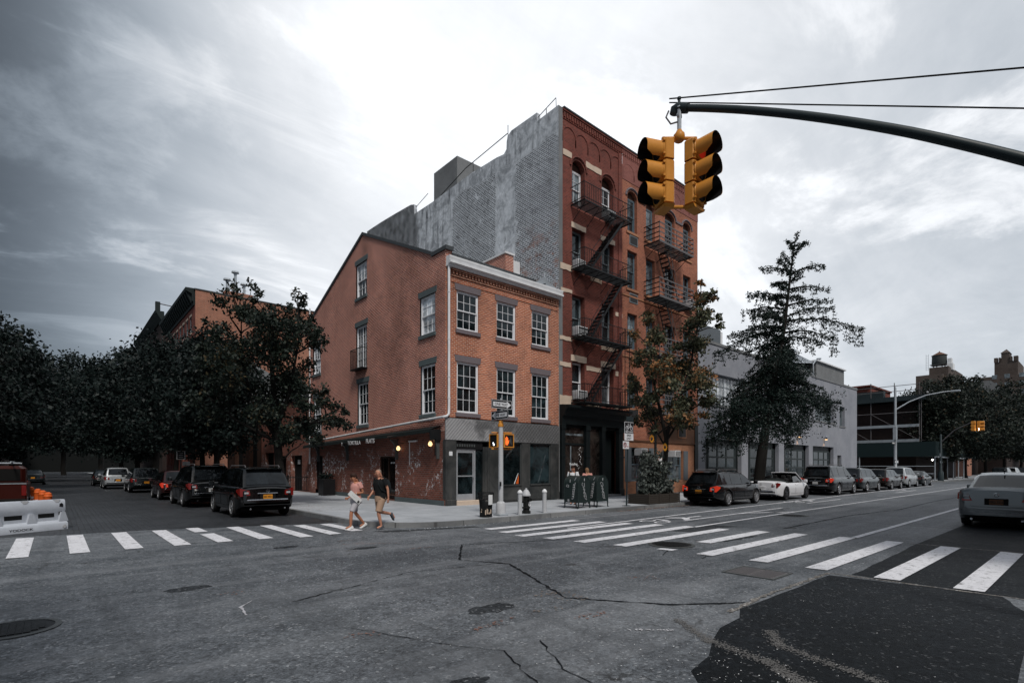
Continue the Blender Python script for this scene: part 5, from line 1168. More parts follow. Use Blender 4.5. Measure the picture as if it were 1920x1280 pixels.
# maple by the corner house: clump centres measured as (right, up, radius) in photograph pixels and scaled to metres at the tree
mk = .0226; mz = lambda py: (943-py)*mk
MC = [(472,530,13),(458,545,15),(447,540,9),(433,537,8),(434,553,14),(477,530,10),(488,556,13),(505,560,9),(521,562,14),(531,561,13),(537,571,13),(556,532,7),(560,548,10),(566,558,10),(571,553,9),(564,573,13),(580,577,9),(450,576,20),(474,582,22),(491,594,22),(520,595,24),(544,595,22),(567,596,18),
 (388,594,7),(398,600,11),(411,604,14),(424,612,13),(403,630,13),(414,633,11),(437,634,18),(467,612,24),(505,617,24),(536,617,24),(567,619,24),(588,610,16),(608,623,7),(599,622,10),(442,664,24),(474,656,24),(505,650,24),(536,650,26),(560,664,22),(583,643,14),(596,641,12),(385,648,11),(397,653,16),(409,657,15),
 (605,745,16),(628,755,14),(644,762,11),(648,788,9),(630,783,16),(610,780,18),(592,760,20),(555,780,24),(520,770,26),(487,765,26),(455,760,25),(420,770,22),(395,750,20),(535,812,22),(500,812,20),(485,808,13),(560,812,18),(577,800,20),(592,822,12),(555,715,26),(580,722,20),(520,722,28),(480,715,28),(442,722,24),(405,715,18),(430,690,22),(467,685,24),(505,690,26),(542,687,24),(600,720,9)]
ptree('street_tree', 'broad dark maple standing at the kerb in front of the corner house side wall', 7.35, 23.6, .15,
   [[(.1,-.1,.22),(.0,1.2,.19),(-.12,2.6,.17),(-.25,4.2,.13),(-.4,6.4,.08),(-.5,8.4,.03)],[(-.15,2.9,.10),(-1.2,4.4,.07),(-1.9,6.4,.04,.4),(-1.9,8.6,.02,.4)],[(-.2,3.2,.10),(.6,4.8,.07,-.5),(1.0,7.0,.04,-.5),(.9,8.8,.015,-.4)],[(-.1,2.5,.07),(1.2,3.6,.05,.5),(2.4,4.2,.03,.4)],[(-.12,2.7,.07),(-1.6,3.6,.05,-.6),(-2.8,4.6,.03,-.5)]],
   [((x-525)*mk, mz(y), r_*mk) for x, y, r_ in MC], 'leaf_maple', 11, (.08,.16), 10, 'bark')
TG = 'trees lining the side street'
rr = lambda k: (lambda t, a: k*max(.15, (max(0,min(1,t))*(1-max(0,min(1,t)))*4)**.42)*(1+.18*sin(a*3+k)+.1*sin(a*4+t*9)))
far_t = [(7.8,37.5,8.9,2.9,'dark leafy tree next behind the maple beside the parked cars'),(8.0,43,11.3,4.2,'dark tree rising in front of the brick apartment house cornice'),(7.9,53,12.6,4.6,'tall dark tree in the middle of the side street row'),
         (8.0,66,13.8,5.0,'tall dark tree far along the right pavement of the side street'),(8.0,82,17.5,6.4,'dark tree near the far end of the right pavement'),(-4.9,44,11.2,4.6,'dark tree overhanging from the left pavement at the picture edge'),(-4.0,58,12.6,6.0,'dark tree at the far left beyond the orange cones'),(-4.9,84,16.5,6.4,'far dark tree closing the left side of the street'),(8.0,104,20.5,7.5,'dark tree beyond the cars where the right pavement narrows'),(-4.9,112,20.5,7.5,'dim tree beyond the cones where the left pavement narrows'),(1.5,150,27,11,'dark tree mass filling the far end of the side street'),(-6.5,185,27,12,'dim tree mass at the far left end of the side street'),(10,190,28,12,'dim tree mass at the far right end of the side street')]
proto = {}
for i, (x, y, H, r_, lab) in enumerate(far_t):
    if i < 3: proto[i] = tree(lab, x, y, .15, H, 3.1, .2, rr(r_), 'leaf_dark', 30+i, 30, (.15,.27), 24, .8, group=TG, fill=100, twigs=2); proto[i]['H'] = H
    else:
        src = proto[i % 3]; c = copy_tree(src); s = H/src['H']; c.location = (x, y, .15 if y < 70 else -1.2); c.rotation_euler = (0,0,i*1.3); c.scale = (s*1.05, s*1.05, s); c['label'] = lab
for o in list(bpy.data.objects):
    if 'H' in o.keys(): del o['H']
# street tree of two plumes over the planter
pk_ = .0251; PC = [(1318,518,8),(1324,540,13),(1312,560,16),(1330,583,17),(1352,604,10),(1343,592,9),(1300,598,20),(1306,638,22),(1288,678,24),(1302,716,25),(1322,748,16),(1276,752,23),(1212,582,11),(1204,604,14),(1220,634,18),(1200,664,17),(1222,690,20),(1196,714,15),(1180,706,10),(1214,744,19),(1236,764,18),(1205,780,13),(1240,724,20),(1260,702,20),(1250,662,13),(1342,744,9),(1330,770,11),(1222,802,10),(1290,785,16),(1262,780,18),(1188,745,9),(1318,690,14),(1276,640,13),(1236,612,8)]
ptree('street_tree', 'upright street tree of two leafy plumes with browning leaves over the sunflower planter', 21.9, 14.0, .15,
   [[(.0,-.1,.14),(.0,1.6,.12),(.08,3.2,.11),(.6,4.6,.08),(1.2,6.4,.05),(1.6,8.6,.03),(1.75,10.6,.012)],[(.06,3.0,.09),(-.25,4.4,.07),(-.6,6.0,.05),(-.85,8.9,.015)],[(.07,2.9,.06),(.9,4.0,.04,.4),(1.9,4.8,.02,.4)],[(.03,2.6,.05),(-.8,3.8,.03,-.4),(-1.6,5.4,.015,-.4)]],
   [((x-1248)*pk_, (937-y)*pk_, r_*pk_) for x, y, r_ in PC], 'leaf_pear', 5, (.09,.17), 15, 'bark_grey')
# drooping ginkgo, branch by branch
gk = thing('ginkgo_tree', 'conical dark ginkgo with drooping tiered branches in front of the grey garage', 'tree', (31.8, 14.0, .15))
rnd = random.Random(21); mb = MB(); R_ = Vector((.7532,-.6578,0)); Fv = Vector((.6578,.7532,0))
def tz(py): return (875-py)/982.5*31.5+1.65
ax = [(1413,905),(1420,860),(1430,790),(1445,700),(1462,620),(1472,540),(1480,470),(1489,433)]
def gp(px, py, dep=0): return R_*((px-1413)*.03206)+Fv*dep+Vector((0,0,tz(py)))
trk = [gp(*a) for a in ax]; trk[0].z = -.1
mb.tube(trk, [.33,.30,.22,.17,.11,.07,.04,.012], 10, cap=False); mb.lathe([(.5,-.05),(.38,.2),(.33,.6)], 12)
br = []
# branches seen in profile (px, py of tip, height on trunk, sag)
for (ty, tx, tyy) in [(446,1500,462),(456,1474,449),(470,1503,452),(485,1460,476),(500,1530,500),(497,1423,500),(515,1500,511),(520,1440,532),(530,1543,541),(540,1436,560),(548,1388,556),(560,1548,565),(566,1388,583),(580,1548,580),(590,1615,612),(585,1400,596),(606,1330,664),(600,1360,630),(610,1570,630),(622,1540,640),(630,1390,660)]:
    br.append((ty, tx, tyy, rnd.uniform(-.5,.5)))
GL = ([655,700,735,780,815],[42,58,82,112,104]); GR = ([655,700,740,772,800,815],[42,60,96,92,45,30])
for k in range(40):
    ty = 648+k*4.3; side = 1 if k % 2 else -1; w_ = np.interp(ty, *(GR if side > 0 else GL))*rnd.uniform(.7,1.06)
    cx = np.interp(ty, [a[1] for a in ax[::-1]], [a[0] for a in ax[::-1]])
    br.append((ty-34, cx+side*w_, ty+rnd.uniform(2,22), rnd.uniform(-2.2,2.2)*w_/100))
for k in range(9):
    ty = 500+k*15; cx = np.interp(ty, [a[1] for a in ax[::-1]], [a[0] for a in ax[::-1]]); w_ = (ty-425)*rnd.uniform(.22,.5); sd3 = rnd.choice([-1,1])
    br.append((ty, cx+sd3*w_, ty+rnd.uniform(-8,24), rnd.uniform(-1,1)*w_*.03))
for k in range(12):
    ty = 560+k*20; cx = np.interp(ty, [a[1] for a in ax[::-1]], [a[0] for a in ax[::-1]]); w_ = (ty-425)*.16
    br.append((ty, cx+rnd.uniform(-w_,w_), ty+rnd.uniform(0,25), rnd.choice([-1,1])*w_*.03*rnd.uniform(.5,1.2)))
cs, sp = [], []
for (ty, tx, tyy, dep) in br:
    cx = np.interp(ty+14, [a[1] for a in ax[::-1]], [a[0] for a in ax[::-1]]); p = gp(cx, ty+14); q = gp(tx, tyy, dep); L = (q-p).length; n = max(4, int(L/.2))
    pts = [p.lerp(q, i/n)+Vector((rnd.uniform(-.04,.04), rnd.uniform(-.04,.04), sin(pi*min(1, i/n*1.1))*L*.07+rnd.uniform(-.03,.03))) for i in range(n+1)]
    mb.tube(pts, [.05*(1-i/n)*min(1, L/2)+.01 for i in range(n+1)], 5, cap=False)
    low = max(0, (ty-560)/150)
    for i, c_ in enumerate(pts[1:]):
        cs += [tuple(c_+Vector((0,0,rnd.uniform(-.05,.06)))), tuple(c_+Vector((0,0,-rnd.uniform(.05,.15))))]; sp += [.12,.12]
        if L > .7 and rnd.random() < .8:      # hanging sprays
            dl = rnd.uniform(.2,.95)*min(1., L/3.6)*(.55+.6*min(1,max(0,(ty-470)/120)))*(1+.3*low); k = max(2, int(dl/.2))
            for j in range(1, k+1):
                cs.append((c_.x+rnd.uniform(-.06,.06), c_.y+rnd.uniform(-.06,.06), c_.z-dl*j/k)); sp.append(.10)
            mb.tube([c_, c_+Vector((rnd.uniform(-.05,.05),0,-dl))], [.012,.006], 3, cap=False)
        if rnd.random() < .35: e = c_+Vector((rnd.uniform(-.25,.25), rnd.uniform(-.4,.4), rnd.uniform(-.1,.18)))*min(1, L/2); cs.append(tuple(e)); sp.append(.12)
# denser heart of the lower crown
for k in range(44):       # clumped side lobes with gaps between them
    ty = rnd.uniform(668,812); cx = np.interp(ty, [a[1] for a in ax[::-1]], [a[0] for a in ax[::-1]]); sd4 = rnd.choice([-1,1]); w_ = np.interp(ty, *(GR if sd4 > 0 else GL))*.86
    px__ = cx+sd4*rnd.uniform(.0,w_); dp = rnd.uniform(-2.2,2.2); 
    for q in range(26): cs.append(tuple(gp(px__+rnd.gauss(0,13), ty+abs(rnd.gauss(0,13)), dp+rnd.gauss(0,.45)))); sp.append(.26)
for k in range(120): ty = rnd.uniform(660,790); cx = np.interp(ty, [a[1] for a in ax[::-1]], [a[0] for a in ax[::-1]]); cs.append(tuple(gp(cx+rnd.gauss(0,20), ty, rnd.gauss(0,.7)))); sp.append(.35)
for k in range(30): ty = 436+k*3; cx = np.interp(ty, [a[1] for a in ax[::-1]], [a[0] for a in ax[::-1]]); cs.append(tuple(gp(cx+rnd.gauss(0,1.5), ty))); sp.append(.10)
mb.build('trunk', M['bark'], gk, smooth=60); leaves('crown', cs, (.075,.135), 14, sp, M['leaf_ginkgo'], gk, .8, 1.2, np.random.RandomState(8))
# avenue trees
AG = 'trees along the far avenue pavement'
av = [(87,14.2,13.0,5.2,'dark tree just right of the scaffolded building'),(101,14.2,14.5,5.6,'dark tree below the water tower'),(118,14.0,14.8,5.8,'tall dark tree right of the water tower'),(139,13.8,15.5,6.2,'dark avenue tree in front of the pale roof'),(165,13.5,17,6.5,'farthest dark tree at the right edge of the avenue'),(74.5,14.2,7.5,2.4,None),(215,12.5,20,9,'dark tree mass closing the avenue at the right edge')]
pa = None
for i, (x, y, H, r_, lab) in enumerate(av):
    if lab is None: continue
    if pa is None: pa = tree(lab, x, y, .15, H, 3.4, .2, rr(r_), 'leaf_far', 60, 34, (.20,.34), 22, .95, group=AG, fill=120, twigs=2); h0 = H
    else: c = copy_tree(pa); s = H/h0; c.location = (x, y, .15); c.rotation_euler = (0,0,i*1.7); c.scale = (s*1.08,s*1.08,s); c['label'] = lab
tree('small round dark tree showing over the grey garage parapet', 57, 27, 4, 10.2, 3, .2, rr(3.0), 'leaf_dark', 71, 26, (.22,.36), 14, .8, fill=60)

# unseen trees added behind and beside the viewer to shade the near road
NT = 'unseen trees added to shade the near road'
for i, (x, y, H, lab) in enumerate([(-6.3,-1.8,12.5,'unseen shade tree added just behind the viewer on the left'),(13.0,-3.0,10.5,'unseen shade tree added right of the mast arm pole')]):
    c = copy_tree(proto[1]); s = H/11.3; q = 1.15 if i == 0 else .55; c.location = (x, y, .15); c.rotation_euler = (0,0,i*2.1+.5); c.scale = (s*q,s*q,s); c['label'] = lab; c['group'] = NT
# ================================================================ traffic signal and mast arm
ma = thing('mast_arm', 'dark green mast arm with two guy rods reaching over the crossing', 'mast arm', (8.5, -.2, .15))
T = Vector((7.17, 4.42, 7.19)); Bp = Vector((8.5, -.2, .15)); a1 = Vector((7.93, 2.2, 6.70)); 
def rel(v): return Vector(v)-Bp
ARM = [(8.5,-.2,4.663,.080),(8.34,.354,5.062,.077),(8.168,.955,5.485,.074),(7.968,1.648,5.943,.071),(7.768,2.341,6.343,.068),(7.596,2.942,6.661,.066),(7.436,3.496,6.926,.064),(7.303,3.958,7.125,.062),(7.19,4.35,7.28,.060)]
_t = np.linspace(0, 8, 33); ARM = [tuple(np.interp(q, range(9), [a[k] for a in ARM]) for k in range(4)) for q in _t]
for _ in range(3): ARM = [ARM[0]]+[tuple((ARM[i-1][k]+2*ARM[i][k]+ARM[i+1][k])/4 for k in range(4)) for i in range(1, len(ARM)-1)]+[ARM[-1]]
pts = [rel(p[:3]) for p in ARM]
MB().tube(pts, [p[3]*.84 for p in ARM], 14).build('arm', M['mast_green'], ma, smooth=60)
MB().lathe([(.26,0),(.26,.25),(.16,.5),(.12,.7),(.10,3),(.09,6.1),(.02,6.2)], 16).build('pole', M['mast_green'], ma, smooth=50)
e = (pts[-1]-pts[-2]).normalized()
mb = MB().tube([pts[-1]-e*.14, pts[-1]+e*.02, pts[-1]+e*.07+Vector((0,0,-.03)), pts[-1]+e*.09+Vector((0,0,-.10))], [.075,.078,.074,.062], 12); mb.lathe([(.02,.05),(.02,.13),(.03,.13),(.03,.16)], 8, tuple(pts[-1])); mb.build('arm_cap', M['mast_green'], ma, smooth=60)
mb = MB().tube([pts[-1]+Vector((0,0,.14))+e*.16, rel((8.5,-.2,6.05))], .011, 5).tube([pts[-1]+Vector((0,0,.08))+e*.16, pts[-1]+Vector((0,0,.08))-e*.3, rel((8.5,-.2,5.5))], .010, 5).tube([pts[-1]+Vector((0,0,.05)), pts[-1]+Vector((0,0,.16))], .02, 6); mb.build('guy_rod', M['iron_black'], ma)
sp_ = T-Vector((0,0,0))
sgx, sgy = 7.16, 4.33
sg = thing('traffic_signal', 'yellow hanging traffic signal with two back to back three lamp heads', 'traffic signal', (sgx, sgy, 5.73)); sg.scale = (.9,.9,.9)
hz = 1.73
mb = MB().tube([(0,0,hz-.08),(0,0,1.30)], .035, 10).lathe([(.05,hz-.02),(.05,hz-.04),(.03,hz-.05)], 10).box(-.03,-.02,hz-.14,.03,.02,hz-.04); mb.lathe([(.055,-.02),(.055,.02)], 12, (0,0,hz-.17), axis='y'); mb.build('hanger', M['galvanised'], sg)
mb = MB().tube([(-.10,.14,hz-.06),(-.15,.16,hz-.18),(-.10,.10,hz-.3),(-.02,.02,hz-.27)], .014, 8); mb.build('cable', M['iron_grey'], sg)
mb = MB().lathe([(.07,1.13),(.095,1.16),(.095,1.24),(.06,1.28),(.04,1.32)], 8)
# the two heads stand about half a metre apart, left one facing -x, right one facing -y
Rv = Vector((.7532,-.6578,0)); hl = -Rv*.25; hr_ = Rv*.25
mb.tube([hl*1.15+Vector((0,0,1.18)), hr_*1.15+Vector((0,0,1.18))], .028, 8); mb.tube([hl*1.3+Vector((0,0,.02)), hr_*1.3+Vector((0,0,.02))], .03, 8)
mb.tube([hl*1.05+Vector((0,0,1.10)), hl*1.05+Vector((0,0,1.19))], .04, 8); mb.tube([hr_*1.05+Vector((0,0,1.10)), hr_*1.05+Vector((0,0,1.19))], .04, 8)
for h_ in (hl, hr_): mb.tube([h_*.95+Vector((0,0,.02)), h_*.95+Vector((0,0,1.1))], .018, 6)
mb.build('bracket', M['signal_yellow'], sg, smooth=40)
def head(origin, rz, lit):
    h = bpy.data.objects.new('signal_head', None)
    bx = MB()
    for k in range(3):
        z0 = .03+k*.365; bx.bbox(-.18,-.10,z0,.18,.09,z0+.35,.025)
        bx.lathe([(.175,-.10),(.175,-.115),(.16,-.13)], 20, (0,0,z0+.175), axis='y')
        for sx in (-.17,.17): bx.box(sx-.015,-.13,z0+.05,sx+.015,-.09,z0+.08).box(sx-.015,-.13,z0+.27,sx+.015,-.09,z0+.3)
    bx.prism([(-.19,.0),(.19,.0),(.15,-.05),(-.15,-.05)], 'y', -.1, .08)
    h = bx.build('signal_head', M['signal_yellow'], sg, smooth=30); h.location = origin; h.rotation_euler = (0,0,rz)
    for k in range(3):
        z0 = .03+k*.365+.175; v = MB(); n = 24; L = .30; vo, vi = [], []
        A = [R(-52)+R(284)*i/n for i in range(n+1)]      # tunnel visor open at the bottom
        for rad, ro in ((.168, vo), (.160, vi)):
            for i, a in enumerate(A):
                cut = L*(.93+.07*sin(a)) if 0 < i < n else L*.55
                cut = L*(.55+.45*max(0, min(1, (sin(a)+.80)/.35)))
                ro.append([(rad*cos(a), -.115, z0+rad*sin(a)), (rad*cos(a)*1.03, -.115-cut, z0+rad*sin(a)*1.03)])
        vs = [p for pr in vo for p in pr]; v.add(vs, [(2*i,2*i+1,2*i+3,2*i+2) for i in range(n)])
        v.cm = 1; vs = [p for pr in vi for p in pr]; v.add(vs, [(2*i,2*i+1,2*i+3,2*i+2) for i in range(n)])
        o = v.build('visor', [M['signal_yellow'], M['black_plastic']], h, smooth=60)
        ln = MB().lathe([(.155,-.118),(.14,-.135),(.08,-.15),(.001,-.155)], 20, (0,0,z0), axis='y').build('lens', M['signal_red'] if (lit and k == 2) else M['black_plastic'], h, smooth=60)
    return h
head(hl+Vector((0,0,0)), R(-116), False); head(hr_, R(0), True)
# ================================================================ corner signal pole with one way signs
px_, py_ = 11.5, 13.75
sp = thing('signal_pole', 'silver corner pole carrying two one way signs and pedestrian signals', 'signal pole', (px_, py_, .15))
MB().bbox(-.19,-.19,0,.19,.19,.06,.02).build('foot', M['galvanised'], sp); MB().lathe([(.17,.06),(.16,.4),(.13,.45),(.085,.48),(.08,3.05)], 16).build('shaft', M['silver_paint'], sp, smooth=50)
MB().lathe([(.095,3.02),(.1,3.1),(.07,3.16),(.075,3.2),(.03,3.25)], 16).build('cap', M['signal_yellow'], sp, smooth=40)
MB().tube([(0,0,3.2),(0,0,4.0)], .028, 8).build('mast', M['galvanised'], sp)
def oneway(z, rz, right, w_=.91):
    s = MB().bbox(-w_/2,-.006,-.155,w_/2,.006,.155,.003).build('one_way_sign', M['sign_black'], sp); s.location = (0,0,z); s.rotation_euler = (0,0,rz); d = 1 if right else -1
    b = MB(); w2 = w_/2-.012
    for (x0,z0,x1,z1) in ((-w2,-.143,w2,-.132),(-w2,.132,w2,.143),(-w2,-.132,-w2+.011,.132),(w2-.011,-.132,w2,.132)): b.box(x0,-.010,z0,x1,-.0065,z1)
    b.prism([(d*-.38,-.075),(d*.22,-.075),(d*.22,-.125),(d*.41,0),(d*.22,.125),(d*.22,.075),(d*-.38,.075)], 'y', -.010, -.0065); b.build('arrow', M['sign_white'], s)
    text('ONE WAY', .125, M['sign_black'], s, (d*-.03,-.0125,-.005), sx=.98, ext=.001)
    s.location.y -= .05 if rz == 0 else 0; s.location.x -= .05 if rz else 0
oneway(3.78, 0, True); oneway(3.42, R(-90), False)
def ped(x, y, z, rz, hand):
    h = MB().bbox(-.21,-.02,-.22,.21,.22,.22,.02).build('pedestrian_signal', M['signal_yellow'], sp, smooth=30); h.location = (x,y,z); h.rotation_euler = (0,0,rz)
    f = MB().box(-.225,-.045,-.235,-.19,-.02,.235).box(.19,-.045,-.235,.225,-.02,.235).box(-.19,-.045,.2,.19,-.02,.235).box(-.19,-.045,-.235,.19,-.02,-.2); f.build('visor_frame', M['signal_yellow'], h)
    MB().box(-.19,-.03,-.2,.19,-.021,.2).build('screen', M['sign_black'], h)
    hd = MB()
    if hand:
        hd.prism([(-.15,-.15),(-.05,-.15),(-.03,-.04),(-.035,.02),(-.14,.02),(-.16,-.03)], 'y', -.036, -.031)
        for k, (x0, zt) in enumerate(((-.145,.10),(-.115,.14),(-.085,.13),(-.055,.10))): hd.bbox(x0-.012,-.036,.01,x0+.012,-.031,zt,.004)
        hd.prism([(-.035,-.06),(0,.03),(.01,.02),(-.02,-.11)], 'y', -.036, -.031); hd.build('raised_hand', M['hand_orange'], h)
        w = MB(); w.bbox(.06,-.034,.1,.10,-.031,.14,.01); w.prism([(.06,.09),(.1,.09),(.11,-.02),(.14,-.14),(.12,-.15),(.08,-.03),(.04,-.14),(.02,-.13),(.05,-.01)], 'y', -.034, -.031); w.build('walking_figure', M['steel_dark'], h)
    else:
        hd.bbox(-.02,-.036,-.1,.02,-.031,-.06,.01).bbox(0,-.036,-.16,.06,-.031,-.11,.01); hd.build('walking_figure', M['walk_white'], h)
ped(.27,-.08,2.55,0,True); ped(-.10,.24,2.55,R(-90),False)
mb = MB().tube([(-.2,.26,2.83),(.5,0,2.83)], .025, 8).tube([(-.2,.26,2.27),(.5,0,2.27)], .025, 8); mb.build('bracket_arm', M['signal_yellow'], sp)
MB().bbox(-.14,-.13,1.0,-.07,-.09,1.15,.01).build('push_button', M['iron_black'], sp)
# litter basket
tb = thing('litter_basket', 'flared wire mesh litter basket on the corner beside the signal pole', 'litter basket', (10.75, 13.62, .15))
mb = MB(); n = 26
def rb_(z): return .19+.07*(z/.8)**2+(.01 if z < .05 else 0)
for k in range(n):
    a = 2*pi*k/n; mb.tube([(rb_(z)*cos(a), rb_(z)*sin(a), z) for z in (.02,.25,.5,.8)], .008, 3)
for z in (.02,.1,.3,.5,.68,.8): mb.tube([(rb_(z)*cos(2*pi*k/20), rb_(z)*sin(2*pi*k/20), z) for k in range(21)], .012 if z in (.02,.8) else .007, 4)
mb.build('wire_mesh', M['iron_black'], tb); mb = MB().lathe([(.17,.02),(.20,.3),(.22,.55),(.15,.6)], 16); mb.build('bin_liner', M['black_plastic'], tb, smooth=60)
mb = MB().box(-.1,-.27,.42,.06,-.255,.74); mb.build('notice', M['paper'], tb)
rnd = random.Random(2); mb = MB()
for k in range(14): a = rnd.uniform(3,6); mb.bbox(.17*cos(a)-.03,.17*sin(a)-.03,.06+rnd.uniform(0,.2),.17*cos(a)+.03,.17*sin(a)+.02,.14+rnd.uniform(0,.2),.01)
mb.build('rubbish', M['cream_stone'], tb)
# fire hydrant and bollards
hy = thing('fire_hydrant', 'black fire hydrant with a silver bonnet between white bollards', 'hydrant', (12.68, 13.75, .15))
MB().lathe([(.16,0),(.16,.08),(.12,.1),(.115,.16),(.15,.18),(.15,.22),(.11,.24),(.11,.62)], 16).lathe([(.055,-.2),(.055,-.1)], 10, (.0,0,.48), axis='y').lathe([(.05,.1),(.05,.19),(.065,.19),(.065,.23)], 10, (0,0,.48), axis='x').lathe([(.05,-.23),(.05,-.1)], 10, (0,0,.42), axis='x').build('barrel', M['hydrant_black'], hy, smooth=40)
MB().lathe([(.16,.62),(.165,.66),(.14,.70),(.12,.76),(.07,.83),(.035,.85),(.035,.9)], 16).build('bonnet', M['silver_paint'], hy, smooth=40)
text('12', .16, M['white_text'], hy, (.04,-.118,.33), sx=.9)
BL = 'white bollards round the fire hydrant'
for x, y, lab in ((12.2,13.55,'white domed bollard just left of the black fire hydrant'),(13.35,13.5,'white domed bollard standing alone right of the fire hydrant')):
    b_ = thing('bollard', lab, 'bollard', (x, y, .15), 0, BL); MB().lathe([(.075,0),(.075,.74)], 14).build('post', M['silver_paint'], b_, smooth=50); MB().lathe([(.095,.74),(.095,.77),(.075,.81),(.03,.85),(.005,.86)], 14).build('dome', M['white_paint'], b_, smooth=50)
# mailboxes
def mailbox(x, y, lab, seed):
    t = thing('mailbox', lab, 'mailbox', (x, y, .15), R(0), 'dark green mailboxes on the avenue pavement'); t.scale = (1.07,1.07,1.03)
    w_, dp = .34, .34; prof = [(-w_,.22),(w_,.22)]+[(w_*cos(pi*k/14), .92+w_*sin(pi*k/14)) for k in range(15)]
    # rounded top runs front to back (along x), ends face +-x ... rounded end faces the avenue
    MB().prism([(p[0], p[1]) for p in prof], 'y', -dp, dp).build('body', M['mail_green'], t, smooth=30)
    mb = MB()
    ring = [(w_*1.02*cos(pi*k/14), .92+w_*1.02*sin(pi*k/14)) for k in range(15)]
    for yy in (-dp, dp): mb.tube([(w_,yy,.22)]+[(p[0],yy,p[1]) for p in ring]+[(-w_,yy,.22)], .012, 5)
    mb.build('edge_trim', M['mail_green'], t)
    for sx in (-1, 1):
        for sy in (-1, 1): MB().prism([(sx*w_,0),(sx*(w_-.04),0),(sx*(w_-.045),.18),(sx*(w_-.08),.23),(sx*w_,.23)], 'y', sy*dp-.012, sy*dp+.012).box(min(sx*w_,sx*(w_+.04)),sy*dp-.03,0,max(sx*w_,sx*(w_+.04)),sy*dp+.03,.015).build('leg', M['mail_green'], t)
    r = random.Random(seed); g_ = MB()
    # graffiti tags drawn as looping strokes on the end facing the street and on the left flank
    P1 = []
    for k in range(60): q = k/60; P1.append((-.10+.17*q+.04*cos(q*38)*r.uniform(.3,1.3), -dp-.004, .98-.62*q+.03*sin(q*31)+r.uniform(-.02,.02)))
    g_.tube(P1, .006, 4); g_.tube([(.0,-dp-.004,.99),(.03,-dp-.004,.86),(-.03,-dp-.004,.8),(.05,-dp-.004,.72),(.0,-dp-.004,.66),(.08,-dp-.004,.58),(.12,-dp-.004,.44),(.1,-dp-.004,.36),(.16,-dp-.004,.33)], .009, 4); g_.bbox(.0,-dp-.008,1.06,.035,-dp-.001,1.16,.004)
    P2 = []
    for k in range(70): q = k/70; P2.append((-w_-.004, -.08+.055*sin(q*44)*r.uniform(.6,1.2)+(-.09*q), .36+.62*q+.04*cos(q*44)+r.uniform(-.008,.008)))
    g_.tube(P2, .007, 4); g_.tube([(-w_-.004,-.18,1.08),(-w_-.004,-.26,1.2)], .012, 4); g_.tube([(-w_-.004,.05,1.0),(-w_-.004,.04,1.12)], .010, 4)
    for a in (0, 60, 120): g_.tube([(-w_-.004,.13+.06*cos(R(a)),.3+.06*sin(R(a))),(-w_-.004,.13-.06*cos(R(a)),.3-.06*sin(R(a)))], .009, 4)
    g_.tube([(-w_-.004,.12,.9),(-w_-.004,.22,.91),(-w_-.004,.23,.84),(-w_-.004,.12,.82),(-w_-.004,.11,.89)], .010, 4)
    g_.build('graffiti', mat('graffiti_paint', (.42,.43,.45), .6), t)
mailbox(15.95, 14.25, 'dark green mailbox on the left, its flank covered in white graffiti', 1); mailbox(17.1, 14.25, 'dark green mailbox on the right with graffiti down its narrow end', 2)
# bike lane sign
bs = thing('bike_lane_sign', 'slightly leaning post with a bike lane sign and a small no parking sign', 'sign post', (18.35, 13.6, .15), 0)
MB().tube([(0,0,0),(.06,0,1.8),(.12,0,3.75)], .032, 8).box(-.14,-.12,0,.14,.12,.02).build('post', M['mast_green'], bs)
MB().bbox(-.20,-.052,2.78,.42,-.04,3.56,.003).build('bike_lane_panel', M['sign_white'], bs)
bb = MB().box(-.185,-.057,3.08,.405,-.0525,3.545); pnl = bb.build('black_field', M['sign_black'], bs)
bk = MB()
def ringy(cx, cz, r): bk.tube([(cx+r*cos(2*pi*k/18), -.06, cz+r*sin(2*pi*k/18)) for k in range(19)], .011, 4)
ringy(-.04,3.30,.085); ringy(.26,3.30,.085)
bk.tube([(-.04,-.06,3.30),(.04,-.06,3.43),(.19,-.06,3.43),(.1,-.06,3.31),(.04,-.06,3.43)], .010, 4); bk.tube([(-.04,-.06,3.30),(.1,-.06,3.31)], .010, 4); bk.tube([(.26,-.06,3.30),(.18,-.06,3.48),(.23,-.06,3.5)], .010, 4); bk.tube([(.0,-.06,3.48),(.07,-.06,3.48)], .012, 4)
bk.build('bicycle_symbol', M['sign_white'], bs)
text('BIKE LANE', .115, M['sign_white'], bs, (.11,-.06,3.14), ext=.001, sx=.95); text('BIKES', .12, M['sign_black'], bs, (.10,-.055,2.99), ext=.001); text('ONLY', .12, M['sign_black'], bs, (.10,-.055,2.86), ext=.001)
MB().bbox(-.32,-.06,2.42,.10,-.05,2.74,.003).build('no_parking_panel', M['sign_white'], bs)
mb = MB().tube([(-.19+.1*cos(2*pi*k/18),-.065,2.58+.1*sin(2*pi*k/18)) for k in range(19)], .012, 4).tube([(-.26,-.065,2.65),(-.12,-.065,2.51)], .012, 4); mb.box(-.05,-.064,2.5,.06,-.061,2.53)
m = mat('sign_red', (.28,.03,.03), .5); mb.build('no_parking_symbol', m, bs); text('P', .17, M['sign_black'], bs, (-.19,-.064,2.58), ext=.001)
MB().bbox(-.0,.0,3.6,.5,.012,3.8,.003).build('back_panel', M['mast_green'], bs)
